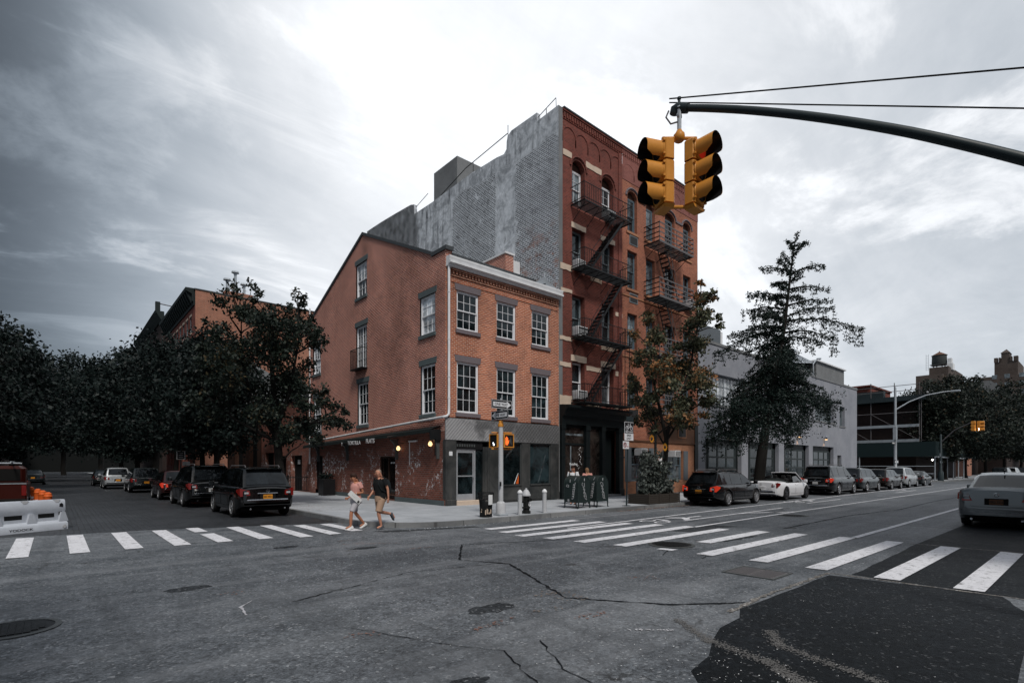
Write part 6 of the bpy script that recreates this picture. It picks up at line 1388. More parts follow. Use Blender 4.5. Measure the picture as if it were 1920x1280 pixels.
# planter with sunflowers
pl = thing('sunflower_planter', 'low weathered timber tree planter on the avenue kerb', 'planter', (19.6, 13.35, .15))
mb = MB()
for k in range(5): z = .02+k*.085; mb.bbox(0,0,z,2.5,.05,z+.075,.01).bbox(0,1.05,z,2.5,1.1,z+.075,.01).bbox(0,.05,z,.05,1.05,z+.075,.01).bbox(2.45,.05,z,2.5,1.05,z+.075,.01)
for x in (0,.8,1.65,2.42): mb.bbox(x,-.03,0,x+.08,0,.5,.01)
mb.build('boards', M['wood_planter'], pl); MB().box(.05,.05,.0,2.45,1.05,.36).build('soil', M['soil'], pl)
rnd = random.Random(12)
def sunflower(x, y, z, h, lab, w_=.4, flower=True, tl=(0,0)):
    t = thing('sunflower_plant', lab, 'plant', (x, y, z), 0, 'leafy plants in the timber planter'); mb = MB(); c = []; s = []
    for k in range(5 if w_ > .3 else 3):
        a = rnd.uniform(0,6.28); rr_ = rnd.uniform(.0,w_*.5); hh = h*rnd.uniform(.75,1); p = [(0,0,0),(rr_*.6*cos(a),rr_*.6*sin(a),hh*.5),(rr_*cos(a)+tl[0],rr_*sin(a)+tl[1],hh)]
        mb.tube(p, [.018,.014,.008], 5)
        for j in range(20): q = (j+1)/20; c.append((p[2][0]*q+rnd.uniform(-w_*.5,w_*.5), p[2][1]*q+rnd.uniform(-w_*.5,w_*.5), hh*(.12+.88*q)-.05)); s.append(.1)
    mb.build('stem', M['leaf_sunflower'], t); leaves('foliage', c, (.08,.19), 11, s, M['leaf_sunflower'], t, 1.2, 1.5, np.random.RandomState(int(x*10)))
    if flower:
        f = MB(); cx, cy, cz = tl[0], tl[1]-.42, h+.10
        for k in range(14):
            a = 2*pi*k/14; b_ = a+.16; f.add([(cx+.07*cos(a-.26),cy,cz+.07*sin(a-.26)),(cx+.13*cos(a-.2),cy-.02,cz+.13*sin(a-.2)),(cx+.20*cos(a),cy-.03,cz+.20*sin(a)),(cx+.13*cos(a+.2),cy-.02,cz+.13*sin(a+.2)),(cx+.07*cos(a+.26),cy,cz+.07*sin(a+.26))],[(0,1,2,3,4)])
        o = f.build('petals', mat('petal_yellow', (.50,.22,.02), .6), t); MB().lathe([(.075,cy-.03),(.06,cy-.045),(.001,cy-.04)], 14, (cx,0,cz), axis='y').build('seed_head', M['dark_wood'], o)
sunflower(20.55, 13.95, .5, 2.1, 'tall leafy plant with a sunflower leaning over its top left of the trunk', .75, True, (.35,-.15)); sunflower(19.95, 13.9, .5, 2.45, 'thin stalk with a lone sunflower head at its tip', .12, True, (.05,0))
sunflower(21.0, 13.9, .5, 1.75, 'bushy grey green plant to the right side of the planter', .85, False); sunflower(20.25, 14.0, .5, 1.0, 'low leafy plant at the left end of the planter', .4, False); sunflower(21.55, 13.8, .5, .9, 'low spreading plant over the right end of the planter', .6, False)
# street lamp and far signals
sl_ = thing('street_lamp', 'tall galvanised street lamp with a curved arm past the parked cars', 'street lamp', (61.8, 13.9, .15))
MB().lathe([(.28,0),(.26,.8),(.13,1.0),(.12,4),(.085,9.3),(.03,9.5)], 12).build('pole', M['galvanised'], sl_, smooth=50)
mb = MB().tube([(0,0,7.2),(.5,-1.0,7.95),(1.0,-2.2,8.5),(1.6,-3.4,8.75),(1.9,-4.0,8.8)], [.07,.06,.05,.045,.04], 8); mb.build('arm', M['galvanised'], sl_, smooth=50); MB().bbox(1.75,-4.6,8.72,2.05,-3.9,8.86,.04).build('lamp_head', M['galvanised'], sl_)
MB().bbox(-.5,-.2,4.3,-.15,.1,5.6,.03).build('control_box', M['galvanised'], sl_); MB().box(-1.4,-.03,3.82,-.1,0,4.06).build('street_name_sign', M['net_green'], sl_); text('BETHUNE ST', .2, M['white_text'], sl_, (-.75,-.035,3.94), sx=.9)
MB().bbox(-.6,-.05,1.95,.9,-.03,2.35,.01).build('one_way_sign', M['sign_black'], sl_); MB().prism([(-.4,2.08),(.5,2.08),(.5,2.0),(.8,2.15),(.5,2.3),(.5,2.22),(-.4,2.22)], 'y', -.06, -.055).build('arrow', M['sign_white'], sl_)
MB().bbox(-1.3,-.25,.9,-.35,.1,1.45,.03).build('pedestrian_signal', M['signal_yellow'], sl_); MB().bbox(-.35,-.1,1.45,.05,-.08,1.85,.01).build('regulation_sign', M['sign_white'], sl_)
fs = thing('far_signal_pole', 'dark green pole with a long arm and small yellow traffic signal far along the avenue', 'signal pole', (80.6, 13.6, .15))
MB().lathe([(.3,0),(.28,1.0),(.14,1.2),(.11,5.5),(.03,5.6)], 10).build('pole', M['mast_green'], fs, smooth=50); MB().tube([(0,0,4.6),(-.2,-1.3,6.0),(-.5,-3.2,7.0)], [.07,.06,.05], 6).build('arm', M['iron_grey'], fs)
MB().bbox(-.7,-.03,2.9,.4,0,3.3,.01).build('street_name_sign', M['shutter_grey'], fs); MB().bbox(-.3,-.03,2.1,.7,0,2.35,.01).build('one_way_sign', M['galvanised'], fs)
ft = thing('far_traffic_signal', 'small yellow traffic signal showing white light far along the avenue', 'traffic signal', (80.1, 10.4, 6.0))
for sx, sy, rz in ((-.35,.1,-90),(.1,-.3,0)):
    h = MB()
    for k in range(3): h.bbox(-.2,-.15,-.05+k*.38,.2,.15,.31+k*.38,.03).lathe([(.17,-.15),(.18,-.5)], 10, (0,0,.13+k*.38), axis='y')
    o = h.build('signal_head', M['signal_yellow'], ft); o.location = (sx,sy,0); o.rotation_euler = (0,0,R(rz))
MB().lathe([(.15,-.5),(.001,-.52)], 10, (-.6,.1,.1), axis='y').build('lens', M['lamp_white'], ft)
# sign post on the side street
ss = thing('parking_sign_post', 'green post with a dark parking sign behind the cars on the side street', 'sign post', (7.15, 46, .15))
MB().tube([(0,0,0),(0,0,3.3)], .05, 8).build('post', M['mast_green'], ss); MB().bbox(-.28,-.05,2.2,.28,-.03,2.85,.02).build('panel', M['sign_white'], ss); MB().box(-.23,-.06,2.25,.23,-.055,2.8).build('panel_face', M['sign_black'], ss); MB().bbox(.1,-.05,1.75,.6,-.03,2.05,.01).build('lower_panel', M['galvanised'], ss)
mb = MB().box(-.15,-.064,2.35,.15,-.061,2.4).box(-.15,-.064,2.5,.15,-.061,2.55).box(-.15,-.064,2.65,.15,-.061,2.7); mb.build('panel_text', M['galvanised'], ss)
# iron fence and planters near the street tree
for k, (a0, b0, a1_, b1_, lab) in enumerate([(11.2,34.5,11.2,41,'black iron railing round the areaway beyond the side door')]):
    t = thing('iron_railing', lab, 'railing', (a0, b0, .15)); L = b1_-b0; mb = MB(); mb.box(-.02,0,.95,.02,L,1.0).box(-.02,0,.12,.02,L,.16)
    for i in range(int(L/.14)): mb.box(-.01,i*.14,.12,.01,i*.14+.02,1.1)
    mb.box(0,-.02,.95,1.3,.02,1.0).box(0,-.02,.12,1.3,.02,.16)
    for i in range(9): mb.box(.02+i*.14,-.01,.12,.04+i*.14,.01,1.1)
    mb.build('bars', M['iron_black'], t)
    mb = MB()
    for y in (0, L/3, 2*L/3, L): mb.box(-.035,y-.035,0,.035,y+.035,1.15)
    mb.build('post', M['iron_black'], t); MB().box(-.1,-.1,0,.1,L,.12).build('kerb', M['kerb_granite'], t)
bp = thing('black_planter', 'square black planter box against the side wall of the corner house', 'planter', (12.0, 30.2, .15)); MB().bbox(-.35,-.4,0,.35,.4,.95,.02).build('box', M['black_plastic'], bp)
leaves('foliage', [(rnd.uniform(-.3,.3), rnd.uniform(-.3,.3), 1.0+rnd.uniform(0,.25)) for _ in range(30)], (.08,.14), 9, .16, M['leaf_dark'], bp, .2)
# traffic barrier
tbx = thing('traffic_barrier', 'white plastic water filled barrier with stickers at the left edge', 'barrier', (.17, 20.25, 0), R(31.5))
mb = MB(); L = 2.3
prof = [(-.24,0),(-.24,.14),(-.2,.2),(-.13,.30)]; 
def sec(x, hole):   # half section outline ring at station x
    return [(x,-.26,.0),(x,-.26,.17),(x,-.22,.22),(x,-.10 if hole else -.13,.27),(x,-.10 if hole else -.12,.50),(x,-.15,.56),(x,-.13,.82),(x,-.10,.86),(x,.10,.86),(x,.13,.82),(x,.15,.56),(x,.10,.50),(x,.10,.27),(x,.22,.22),(x,.26,.17),(x,.26,.0)]
xs = [0,-.03]; 
mb.rings([[(x, y*(.96 if i in (0,) else 1), z) for (x, y, z) in sec(-x, False)] for i, x in enumerate(np.linspace(0, L, 12))])
mb.build('body', M['barrier_white'], tbx, smooth=40)
for k in range(3):
    x = -.48-k*.78; h = MB().prism([(x-.20,.36),(x+.20,.36),(x+.20,.48),(x-.20,.48)], 'y', -.127, .127); h.build('fork_slot', M['glass_interior'], tbx)
    MB().prism([(x+.28,.24),(x+.52,.24),(x+.44,.50),(x+.34,.50)], 'y', -.2, -.11).build('rib', M['barrier_white'], tbx)
    MB().prism([(x-.12+.3,.86),(x+.05+.3,.86),(x-.0+.3,.78),(x-.07+.3,.78)], 'y', -.14, -.05).build('notch', M['silver_paint'], tbx)
st_ = []
for k in range(10): a = pi/2+k*pi/5; r_ = .075 if k % 2 == 0 else .03; st_.append((-2.1+r_*cos(a), .70+r_*sin(a)))
MB().prism(st_, 'y', -.150, -.144).build('star_sticker', M['cone_orange'], tbx)
MB().prism([(-.16,.66),(-.07,.64),(-.06,.72),(-.1,.76),(-.15,.74)], 'y', -.149, -.142).prism([(-.17,.42),(-.08,.4),(-.05,.48),(-.1,.52),(-.17,.5)], 'y', -.14, -.128).build('sticker', M['sign_black'], tbx)
text('YODOCK', .09, M['sign_black'], tbx, (-1.15,-.262,.085), sx=1.4, ext=.002)
MB().lathe([(.05,-.27),(.05,-.26)], 12, (-.1,0,.09), axis='y').build('drain_plug', M['silver_paint'], tbx)
# traffic channelizers (orange posts with bands) standing in a row behind the barrier
CG = 'orange traffic posts in a row behind the barrier'
loc = [(-.17,24.3),(-.33,26.3),(-.5,28.3),(-.78,31.5),(-1.1,35),(-1.55,40)]
first = None
for i, (x, y) in enumerate(loc):
    lab = ['nearest orange traffic cone behind the right end of the white barrier','second orange traffic cone behind the barrier','third orange cone counting back from the barrier','fourth orange cone counting back from the barrier','fifth orange cone next to the red pickup','farthest orange cone beside the front of the pickup'][i]
    if first is None:
        first = thing('traffic_cone', lab, 'traffic cone', (x, y, 0), 0, CG); first.scale = (.8,.8,.8); MB().lathe([(.30,0),(.30,.06),(.26,.09)], 8).build('base', M['rubber'], first); MB().lathe([(.22,.09),(.17,.55),(.14,.95),(.16,.98),(.13,1.02),(.13,1.1),(.05,1.16)], 14).build('post', M['cone_orange'], first, smooth=40)
        MB().lathe([(.214,.25),(.205,.37)], 14).lathe([(.19,.5),(.18,.62)], 14).build('band', M['sign_white'], first)
    else: c = copy_tree(first); c.location = (x, y, 0); c['label'] = lab
# ================================================================ vehicles
def carpaint(name, c, metal=.3, rough=.28):
    m, g, b = newmat(name); p = g.tc('Object'); x, y, z = g.sep(p)
    n = g.noise(p, 3, 5, .6); c2 = g.mul(c, (n-.5)*.12+1.); dst = tuple(q*.7+.006 for q in c)
    c2 = g.mix(z.sm(.25,.75,1.,0.)*n.sm(.35,.7)*.6, c2, dst); setc(g, b, c2); b.inputs['Metallic'].default_value = metal
    g.nt.links.new(((n-.5)*.08+rough+z.sm(.2,.6,.12,0.)).k, b.inputs['Roughness']); b.inputs['Coat Weight'].default_value = .5; b.inputs['Coat Roughness'].default_value = .05; b.inputs['Specular IOR Level'].default_value = .3
    return m
carpaint('paint_black', (.003,.0035,.004), 0, .12); carpaint('paint_charcoal', (.010,.013,.014), 0, .14); carpaint('paint_white', (.60,.61,.64), 0, .3); carpaint('paint_silver', (.12,.135,.145), .5, .25); carpaint('paint_darkred', (.020,.004,.004), 0, .15); carpaint('paint_palegrey', (.36,.38,.40), .4); carpaint('paint_brown', (.012,.009,.007), 0, .15)
mat('tail_lamp', (.12,.006,.005), .2, emit=(.5,.02,.01), es=.02); mat('tail_lamp_lit', (.25,.02,.01), .2, emit=(1,.06,.02), es=.22); mat('lamp_clear', (.35,.36,.38), .1); mat('plate_orange', (.50,.20,.02), .5); mat('plate_white', (.45,.46,.47), .5); mat('underbody', (.006,.006,.006), .9); mat('rim_alloy', (.42,.43,.45), .3, metal=.7); mat('rim_dark', (.05,.05,.055), .35, metal=.6)
def smth(x, tab):
    xs_, ys = zip(*tab); return float(np.interp(x, xs_, ys))
WH = {}
def wheel(parent, x, y, r, side, rim='rim_alloy', spokes=7, w_=.23):
    key = (r, rim, spokes)
    if key not in WH:
        o = MB().lathe([(r*.62,-w_/2+.01),(r*.68,-w_/2),(r*.92,-w_/2),(r,-w_/2+.04),(r,w_/2-.04),(r*.92,w_/2),(r*.68,w_/2),(r*.62,w_/2-.02)], 28, axis='y', cap=False).build('tyre', M['rubber'], None, smooth=40)
        mb = MB().lathe([(r*.68,w_/2-.01),(r*.66,w_/2+.005),(r*.61,w_/2-.005),(r*.60,w_/2-.05)], 28, axis='y', cap=False)
        mb2 = MB().lathe([(r*.6,w_/2-.06),(.02,w_/2-.05)], 20, axis='y')
        for k in range(spokes):
            a = 2*pi*k/spokes
            for da in ((-.11,.11) if spokes < 8 else (0,)):
                mb.add([(cos(a+da*.4)*.06-sin(a)*.02, w_/2-.0, sin(a+da*.4)*.06+cos(a)*.02),(cos(a+da*.4)*.06+sin(a)*.02, w_/2-.0, sin(a+da*.4)*.06-cos(a)*.02),(cos(a+da)*r*.62+sin(a)*.024, w_/2-.012, sin(a+da)*r*.62-cos(a)*.024),(cos(a+da)*r*.62-sin(a)*.024, w_/2-.012, sin(a+da)*r*.62+cos(a)*.024)]+
                       [(cos(a+da*.4)*.06, w_/2-.05, sin(a+da*.4)*.06),(cos(a+da)*r*.6, w_/2-.05, sin(a+da)*r*.6)], [(0,1,2,3),(0,3,5,4),(1,4,5,2)])
        mb.lathe([(.07,w_/2-.02),(.06,w_/2+.004),(.01,w_/2+.006)], 12, axis='y')
        WH[key] = (o.data, mb.build('rim', M[rim], None, smooth=40).data, mb2.build('hub_back', M['underbody'], None).data)
        for o_ in [o for o in bpy.data.objects if o.parent is None and o.name.split('.')[0] in ('tyre','rim','hub_back')]: bpy.data.objects.remove(o_)
    ds = WH[key]; w0 = bpy.data.objects.new('wheel', ds[0]); C.objects.link(w0); w0.parent = parent; w0.location = (x, y, r); w0.rotation_euler = (0,0,0 if side > 0 else pi)
    q = bpy.data.objects.new('rim', ds[1]); C.objects.link(q); q.parent = w0
    q = bpy.data.objects.new('hub', ds[2]); C.objects.link(q); q.parent = w0
def car(name, label, cat, loc, rz, L=4.6, W=1.82, H=1.45, kind='sedan', paint='paint_black', wb=2.7, rr_=.33, fo=.85, plate='plate_orange', lamp='tail_lamp', rim='rim_alloy', spokes=7, detail=2, group=None, ptext=None, roof=True, sz=1.0):
    t = thing(name, label, cat, loc, rz, group); t.scale = (sz,)*3
    # x = 0 rear bumper, x = L front bumper
    xr = L-fo-wb; xf = L-fo; gc = .22 if kind in ('sedan','convertible') else .28
    suv = kind in ('suv','wagon','van'); hb = H*(.60 if suv else .64)        # belt height
    if kind == 'wagon': hb = H*.60
    deck = {'sedan': .72*H, 'convertible': .70*H}.get(kind, hb)
    hood0, hood1 = hb*1.02, hb*.80 if kind != 'suv' else hb*.88
    ws = xf-.25 if not suv else xf-.12           # base of windscreen
    if kind == 'sedan': rg0, rg1, wt = xr-.15, xr+.72, ws-.95
    elif kind == 'convertible': rg0, rg1, wt = xr, xr+.5, ws-.75
    elif kind == 'wagon': rg0, rg1, wt = .10, .62, ws-.95
    else: rg0, rg1, wt = .08, .50, ws-.85
    top = [(0,deck*.62),(.03,deck*.93),(.12,deck),(max(.2,rg0),deck if not suv else hb),(rg1,hb*1.0),(ws,hood0),(ws+.35,hood0*.985),(L-.35,hood1),(L-.08,hood1*.86),(L,hood1*.62)]
    hw = [(0,W*.40),(.06,W*.455),(.22,W*.485),(.6,W*.5),(L-.9,W*.5),(L-.35,W*.465),(L-.08,W*.39),(L,W*.34)]
    bot = [(0,gc+.16),(.15,gc+.10),(.5,gc+.02),(.9,gc),(L-.9,gc),(L-.2,gc+.04),(L,gc+.12)]
    ra = rr_*1.17
    xs = set(np.linspace(0, L, 34)) | {.03,.06,.12,L-.03,L-.08,ws,rg0,rg1}
    for c in (xr, xf): xs |= {c+ra*cos(pi*k/16) for k in range(17)} | {c-ra-.004, c+ra+.004}
    xs = sorted(x for x in xs if 0 <= x <= L); rings = []
    for x in xs:
        w_ = smth(x, hw); zb = smth(x, bot); zt = smth(x, top); ar = 0
        for c in (xr, xf):
            if abs(x-c) < ra: ar = rr_+math.sqrt(ra*ra-(x-c)**2)
        sh = zt-.035 if not (rg0 < x < ws) else hb
        zt_ = max(zt, sh); o = max(zb, ar); zm = zb+(sh-zb)*.5
        half = [(0,zb),(.60*w_,zb),(.62*w_,o),(.955*w_,o),(.985*w_,max(zb+.09,o+.004)),(1.0*w_,max(zm,o+.012)),(.995*w_,max(sh-.17,o+.02)),(.965*w_,max(sh-.04,o+.03)),(.925*w_,max(sh,o+.035)),(.70*w_,max(zt_+.012,o+.036)),(.35*w_,zt_+.035),(0,zt_+.042)]
        rings.append([(x,y,z) for y, z in half]+[(x,-y,z) for y, z in half[-2:0:-1]])
    body = MB().rings(rings).build('body', M[paint], t, smooth=32)
    MB().box(.3,-W*.40,gc-.04,L-.3,W*.40,gc+.3).build('underbody', M['underbody'], t)
    # glasshouse
    if roof:
        rh = H-.02
        rf = [(rg0,hb+.02),(rg0+(rg1-rg0)*.85,rh-.10),(rg1,rh-.045),(rg1+.35,rh),((rg1+wt)/2,rh+.02),(wt-.3,rh-.02),(wt,rh-.06),(ws,hb+.02)]
        if suv: rf = [(rg0,hb+.02),(rg0+(rg1-rg0)*.9,rh-.06),(rg1,rh-.02),(rg1+.5,rh+.01),((rg1+wt)/2,rh+.01),(wt-.3,rh-.03),(wt,rh-.07),(ws,hb+.02)]
        gx = sorted(set([p[0] for p in rf]) | set(np.linspace(rg0, ws, 14)))
        def sect(x):
            w_ = smth(x, hw); z1 = smth(x, rf); k = (z1-hb)/(rh-hb); wr = w_*(.90-.20*max(0,k)); return w_*.90, wr, z1
        R_2 = []
        for x in gx:
            wb_, wr, z1 = sect(x); zz = hb-.01
            half = [(wb_,zz),(wb_+(wr-wb_)*.5,zz+(z1-.05-zz)*.5+.0),(wr+.01,max(zz,z1-.06)),(wr*.93,max(zz,z1-.015)),(wr*.5,z1+.01),(0,z1+.015)]
            R_2.append([(x,y,z) for y, z in half]+[(x,-y,z) for y, z in half[-2::-1]])
        MB().rings(R_2, closed=False, cap=False).build('roof', M[paint], t, smooth=35)
        def sidept(x, f, sg):
            wb_, wr, z1 = sect(x); zz = hb-.01; y = wb_+(wr+.01-wb_)*f; z = zz+(max(zz, z1-.06)-zz)*f; return (x, sg*(y+.006), z+.002)
        pil = [rg1-.02 if kind == 'sedan' else rg1+.02, None, None, ws-.28]
        if kind == 'sedan': segs = [(rg1-.15,(rg1+wt)/2+.02),((rg1+wt)/2+.10,ws-.35)]
        else: q = (wt+.45-(rg1+.02))/3; segs = [(rg1-.0,rg1+q*.95),(rg1+q*.95+.09,rg1+q*2.1),(rg1+q*2.1+.09,ws-.35)]
        for sg in (-1, 1):
            mb = MB(); ch = MB()
            for (a, b) in segs:
                X = np.linspace(a, b, 7)
                for i in range(6):
                    mb.quad(sidept(X[i],.08,sg),sidept(X[i+1],.08,sg),sidept(X[i+1],.93,sg),sidept(X[i],.93,sg))
            mb.build('side_window', M['car_glass'], t)
            if detail > 1: 
                pts = [sidept(x,.04,sg) for x in np.linspace(segs[0][0]-.03, segs[-1][1]+.03, 12)]; ch.tube(pts, .009, 4)
                if kind in ('wagon','sedan'): ch.tube([sidept(x,.97,sg) for x in np.linspace(segs[0][0]-.03, segs[-1][1]+.03, 12)], .009, 4)
                ch.build('window_trim', M['chrome'], t)
        # rear and front screens: strips on the sloping ends
        def screen(nm, xa, xb, f0, f1, ky=.80):
            mb = MB(); X = np.linspace(xa+(xb-xa)*f0, xa+(xb-xa)*f1, 6)
            sgn = -1 if xb > xa else 1
            for i in range(5):
                for j in range(6):
                    def pt(x, v):
                        wb_, wr, z1 = sect(x); return (x+sgn*.016, v*wr*ky, z1+.020-abs(v)**3*.02)
                    v0, v1 = -1+2*j/6, -1+2*(j+1)/6
                    mb.quad(pt(X[i],v0),pt(X[i+1],v0),pt(X[i+1],v1),pt(X[i],v1))
            return mb.build(nm, M['car_glass'], t, smooth=40)
        screen('rear_window', rg0, rg1, .10, .86 if suv else .9, .86); screen('windscreen', ws, wt, .08, .92, .86)
        if detail > 1 and suv:
            for sg in (-1, 1):
                wr = sect((rg1+wt)/2)[1]*.86; MB().tube([(rg1+.1,sg*wr,H-.02),(rg1+.2,sg*wr,H+.05),(wt-.35,sg*wr,H+.05),(wt-.2,sg*wr,H-.03)], .018, 6).build('roof_rail', M['iron_grey'] if paint != 'paint_white' else M['silver_paint'], t)
            MB().prism([(rg1-.18,H-.10),(rg1-.22,H-.075),(rg1+.15,H-.005),(rg1+.15,H-.04)], 'y', -W*.32, W*.32).build('spoiler', M[paint], t)
    for x in (xr, xf):
        for sg in (-1, 1): wheel(t, x, sg*(W*.5-.115), rr_, sg, rim, spokes)
    # lamps, bumper, plate, badge, mirrors, seams
    zl = deck*.86 if not suv else hb*.88
    for sg in (-1, 1):
        if kind == 'sedan': o = MB().add([(-.006,sg*W*.29,zl-.2),(.0,sg*W*.41,zl-.2),(.2,sg*W*.492,zl-.16),(.26,sg*W*.492,zl+.02),(.10,sg*W*.455,zl+.06),(.03,sg*W*.36,zl+.06)]+[(.1,sg*W*.29,zl-.2),(.1,sg*W*.40,zl-.2),(.22,sg*W*.46,zl-.16),(.28,sg*W*.46,zl+.02),(.2,sg*W*.42,zl+.06),(.15,sg*W*.34,zl+.06)], [(0,1,4,5),(1,2,3,4),(0,6,7,1),(1,7,8,2),(2,8,9,3),(3,9,10,4),(4,10,11,5),(5,11,6,0)])
        else: o = MB().add([(.0,sg*W*.30,zl-.14),(.035,sg*W*.465,zl-.18),(.30,sg*W*.498,zl-.02),(.32,sg*W*.496,zl+.05),(.06,sg*W*.47,zl+.10),(.02,sg*W*.31,zl+.02)]+[(.12,sg*W*.30,zl-.14),(.15,sg*W*.43,zl-.18),(.34,sg*W*.45,zl-.02),(.34,sg*W*.45,zl+.05),(.2,sg*W*.42,zl+.10),(.15,sg*W*.30,zl+.02)], [(0,1,4,5),(1,2,3,4),(0,6,7,1),(1,7,8,2),(2,8,9,3),(3,9,10,4),(4,10,11,5),(5,11,6,0)])
        lo = o.build('tail_light', M[lamp], t)
        if detail > 1: 
            MB().box(-.012,sg*W*.33 if sg > 0 else sg*W*.40,zl-.09,.02,sg*W*.40 if sg > 0 else sg*W*.33,zl-.03).build('reversing_lamp', M['lamp_clear'], lo)
        MB().add([(L-.30,sg*W*.46,hood1-.06),(L-.05,sg*W*.36,hood1-.14),(L-.03,sg*W*.34,hood1-.24),(L-.28,sg*W*.472,hood1-.18),(L-.35,sg*W*.40,hood1-.05)], [(0,1,2,3),(0,4,1)]).build('headlight', M['lamp_clear'], t)
        if detail: 
            mr = MB().bbox(ws-.32,sg*(W*.5+.02),hb+.02,ws-.18,sg*(W*.5+.2),hb+.18,.03).box(ws-.27,min(sg*W*.44,sg*(W*.5+.04)),hb+.03,ws-.23,max(sg*W*.44,sg*(W*.5+.04)),hb+.07); mr.build('mirror', M[paint], t, smooth=40)
            mb = MB(); 
            for x in ([xr+.55,(xr+xf)/2+.12,ws+.02] if roof else [(xr+xf)/2-.2,ws+.02]): 
                mb.tube([(x,sg*W*.4995,gc+.14),(x+.01,sg*W*.5035,gc+(hb-gc)*.5),(x,sg*W*.488,hb-.05)], .005, 3)
            mb.tube([(xr+.5,sg*W*.497,gc+.13),(ws,sg*W*.497,gc+.13)], .005, 3); mb.build('door_seam', M['underbody'], t)
            mb = MB()
            for x in ([xr+.85,(xr+xf)/2+.38] if roof else [(xr+xf)/2]): mb.bbox(x-.09,sg*W*.495-.012,hb*.86,x+.09,sg*W*.495+.012,hb*.86+.03,.008)
            mb.build('door_handle', M['chrome'] if paint in ('paint_charcoal',) else M[paint], t)
    zp = deck*.66 if not suv else hb*.68
    MB().bbox(-.012,-.26,zp-.075,.03,.26,zp+.115,.01).build('plate_recess', M['underbody'] if kind != 'convertible' else M[paint], t)
    pl_ = MB().bbox(-.022,-.155,zp-.06,-.012,.155,zp+.09,.004).build('number_plate', M[plate], t)
    if ptext: text(ptext, .085, M['sign_black'], pl_, (-.025,0,zp+.015), (R(90),0,R(-90)), ext=.001, sx=.85)
    if detail > 1:
        mb = MB(); zb_ = gc+.34; mb.bbox(-.035,-W*.36,zb_,.1,W*.36,zb_+.04,.012); mb.build('bumper_strip', M['chrome'] if kind == 'suv' else M[paint], t)
        mb = MB().tube([(-.006,-W*.30,gc+.42),(-.014,0,gc+.42),(-.006,W*.30,gc+.42)], .005, 3).tube([(.01,-W*.33,deck*.60),(-.002,-W*.30,gc+.43)], .005, 3).tube([(.01,W*.33,deck*.60),(-.002,W*.30,gc+.43)], .005, 3); mb.build('boot_seam', M['underbody'], t)
        mb = MB()
        bz = zp+.22
        mb.tube([(-.012,.055*cos(2*pi*k/16),bz+.055*sin(2*pi*k/16)) for k in range(17)], .006, 4)
        for a in (90,210,330): mb.tube([(-.012,0,bz),(-.012,.05*cos(R(a)),bz+.05*sin(R(a)))], .005, 4)
        mb.build('badge', M['chrome'], t)
        if suv: MB().bbox(-.022,-.34,zp+.12,.02,.34,zp+.15,.008).build('tailgate_trim', M['chrome'], t)
        for sg in (-1,1): MB().lathe([(.03,-.04),(.035,.05)], 10, (.02,sg*W*.3,gc+.05), axis='x').build('exhaust', M['chrome'], t)
    return t
PS, PA = 'cars parked along the side street kerb', 'cars parked along the far avenue kerb'
N90 = R(90)
car('parked_car', 'black sport utility vehicle with an orange plate nearest on the side street', 'car', (5.72, 19.75, 0), N90, 4.75, 1.92, 1.80, 'suv', 'paint_black', 2.92, .37, group=PS, ptext='EJD 4821')
car('parked_car', 'second dark sport utility vehicle on the side street with a white plate', 'car', (5.3, 26.3, 0), N90, 4.95, 1.96, 1.88, 'suv', 'paint_black', 2.85, .39, group=PS, plate='plate_white', rim='rim_alloy', ptext='GTN 290')
car('parked_car', 'small dark hatchback with a lit red tail lamp on the side street', 'car', (5.15, 33.4, 0), N90, 4.2, 1.78, 1.62, 'suv', 'paint_darkred', 2.5, .33, group=PS, plate='plate_white', lamp='tail_lamp_lit', detail=1)
car('parked_car', 'dark sport utility vehicle showing a pale rear window, farther up the side street', 'car', (4.85, 44.2, 0), N90, 4.7, 1.9, 1.75, 'suv', 'paint_charcoal', 2.75, .36, group=PS, detail=1)
car('parked_car', 'pale grey van beyond the row of dark cars on the side street', 'car', (3.9, 53, 0), N90, 4.6, 1.85, 1.75, 'suv', 'paint_palegrey', 2.7, .35, group=PS, detail=1)
car('parked_car', 'dark saloon car far down the side street', 'car', (3.6, 62, 0), N90, 4.6, 1.82, 1.45, 'sedan', 'paint_charcoal', group=PS, detail=0)
car('parked_car', 'farthest dark car at the end of the side street row', 'car', (4.3, 78, 0), N90, 4.6, 1.82, 1.5, 'sedan', 'paint_black', group=PS, detail=0)
car('parked_car', 'silver car glimpsed behind the orange cones', 'car', (-2.2, 46, 0), N90, 4.6, 1.82, 1.6, 'suv', 'paint_silver', group=PS, detail=0, lamp='tail_lamp_lit')
car('parked_car', 'dim car far behind the orange cones', 'car', (-1.6, 70, 0), N90, 4.6, 1.82, 1.5, 'sedan', 'paint_charcoal', group=PS, detail=0)
# red pickup at the left edge
pk = thing('pickup_truck', 'dark red pickup truck with a roof rack cut off by the left edge', 'pickup truck', (-1.75, 27.2, 0), N90)
mb = MB(); mb.bbox(0,-.95,.55,2.0,.95,1.18,.04).bbox(2.0,-.95,.5,5.3,.95,1.15,.05).bbox(2.05,-.86,1.1,4.0,.86,1.85,.12); mb.build('body', M['red_truck'], pk, smooth=30)
MB().box(.05,-.85,1.17,1.95,.85,1.185).box(2.03,-.7,1.25,2.06,.7,1.72).box(.2,-.8,.35,5.0,.8,.56).build('bed', M['underbody'], pk)
mb = MB().tube([(2.2,-.7,1.95),(2.2,.7,1.95)], .03, 6).tube([(3.6,-.7,1.95),(3.6,.7,1.95)], .03, 6).tube([(1.4,-.45,2.0),(4.0,-.45,2.0)], .03, 6).tube([(1.4,.45,2.0),(4.0,.45,2.0)], .03, 6); mb.build('roof_rack', M['galvanised'], pk)
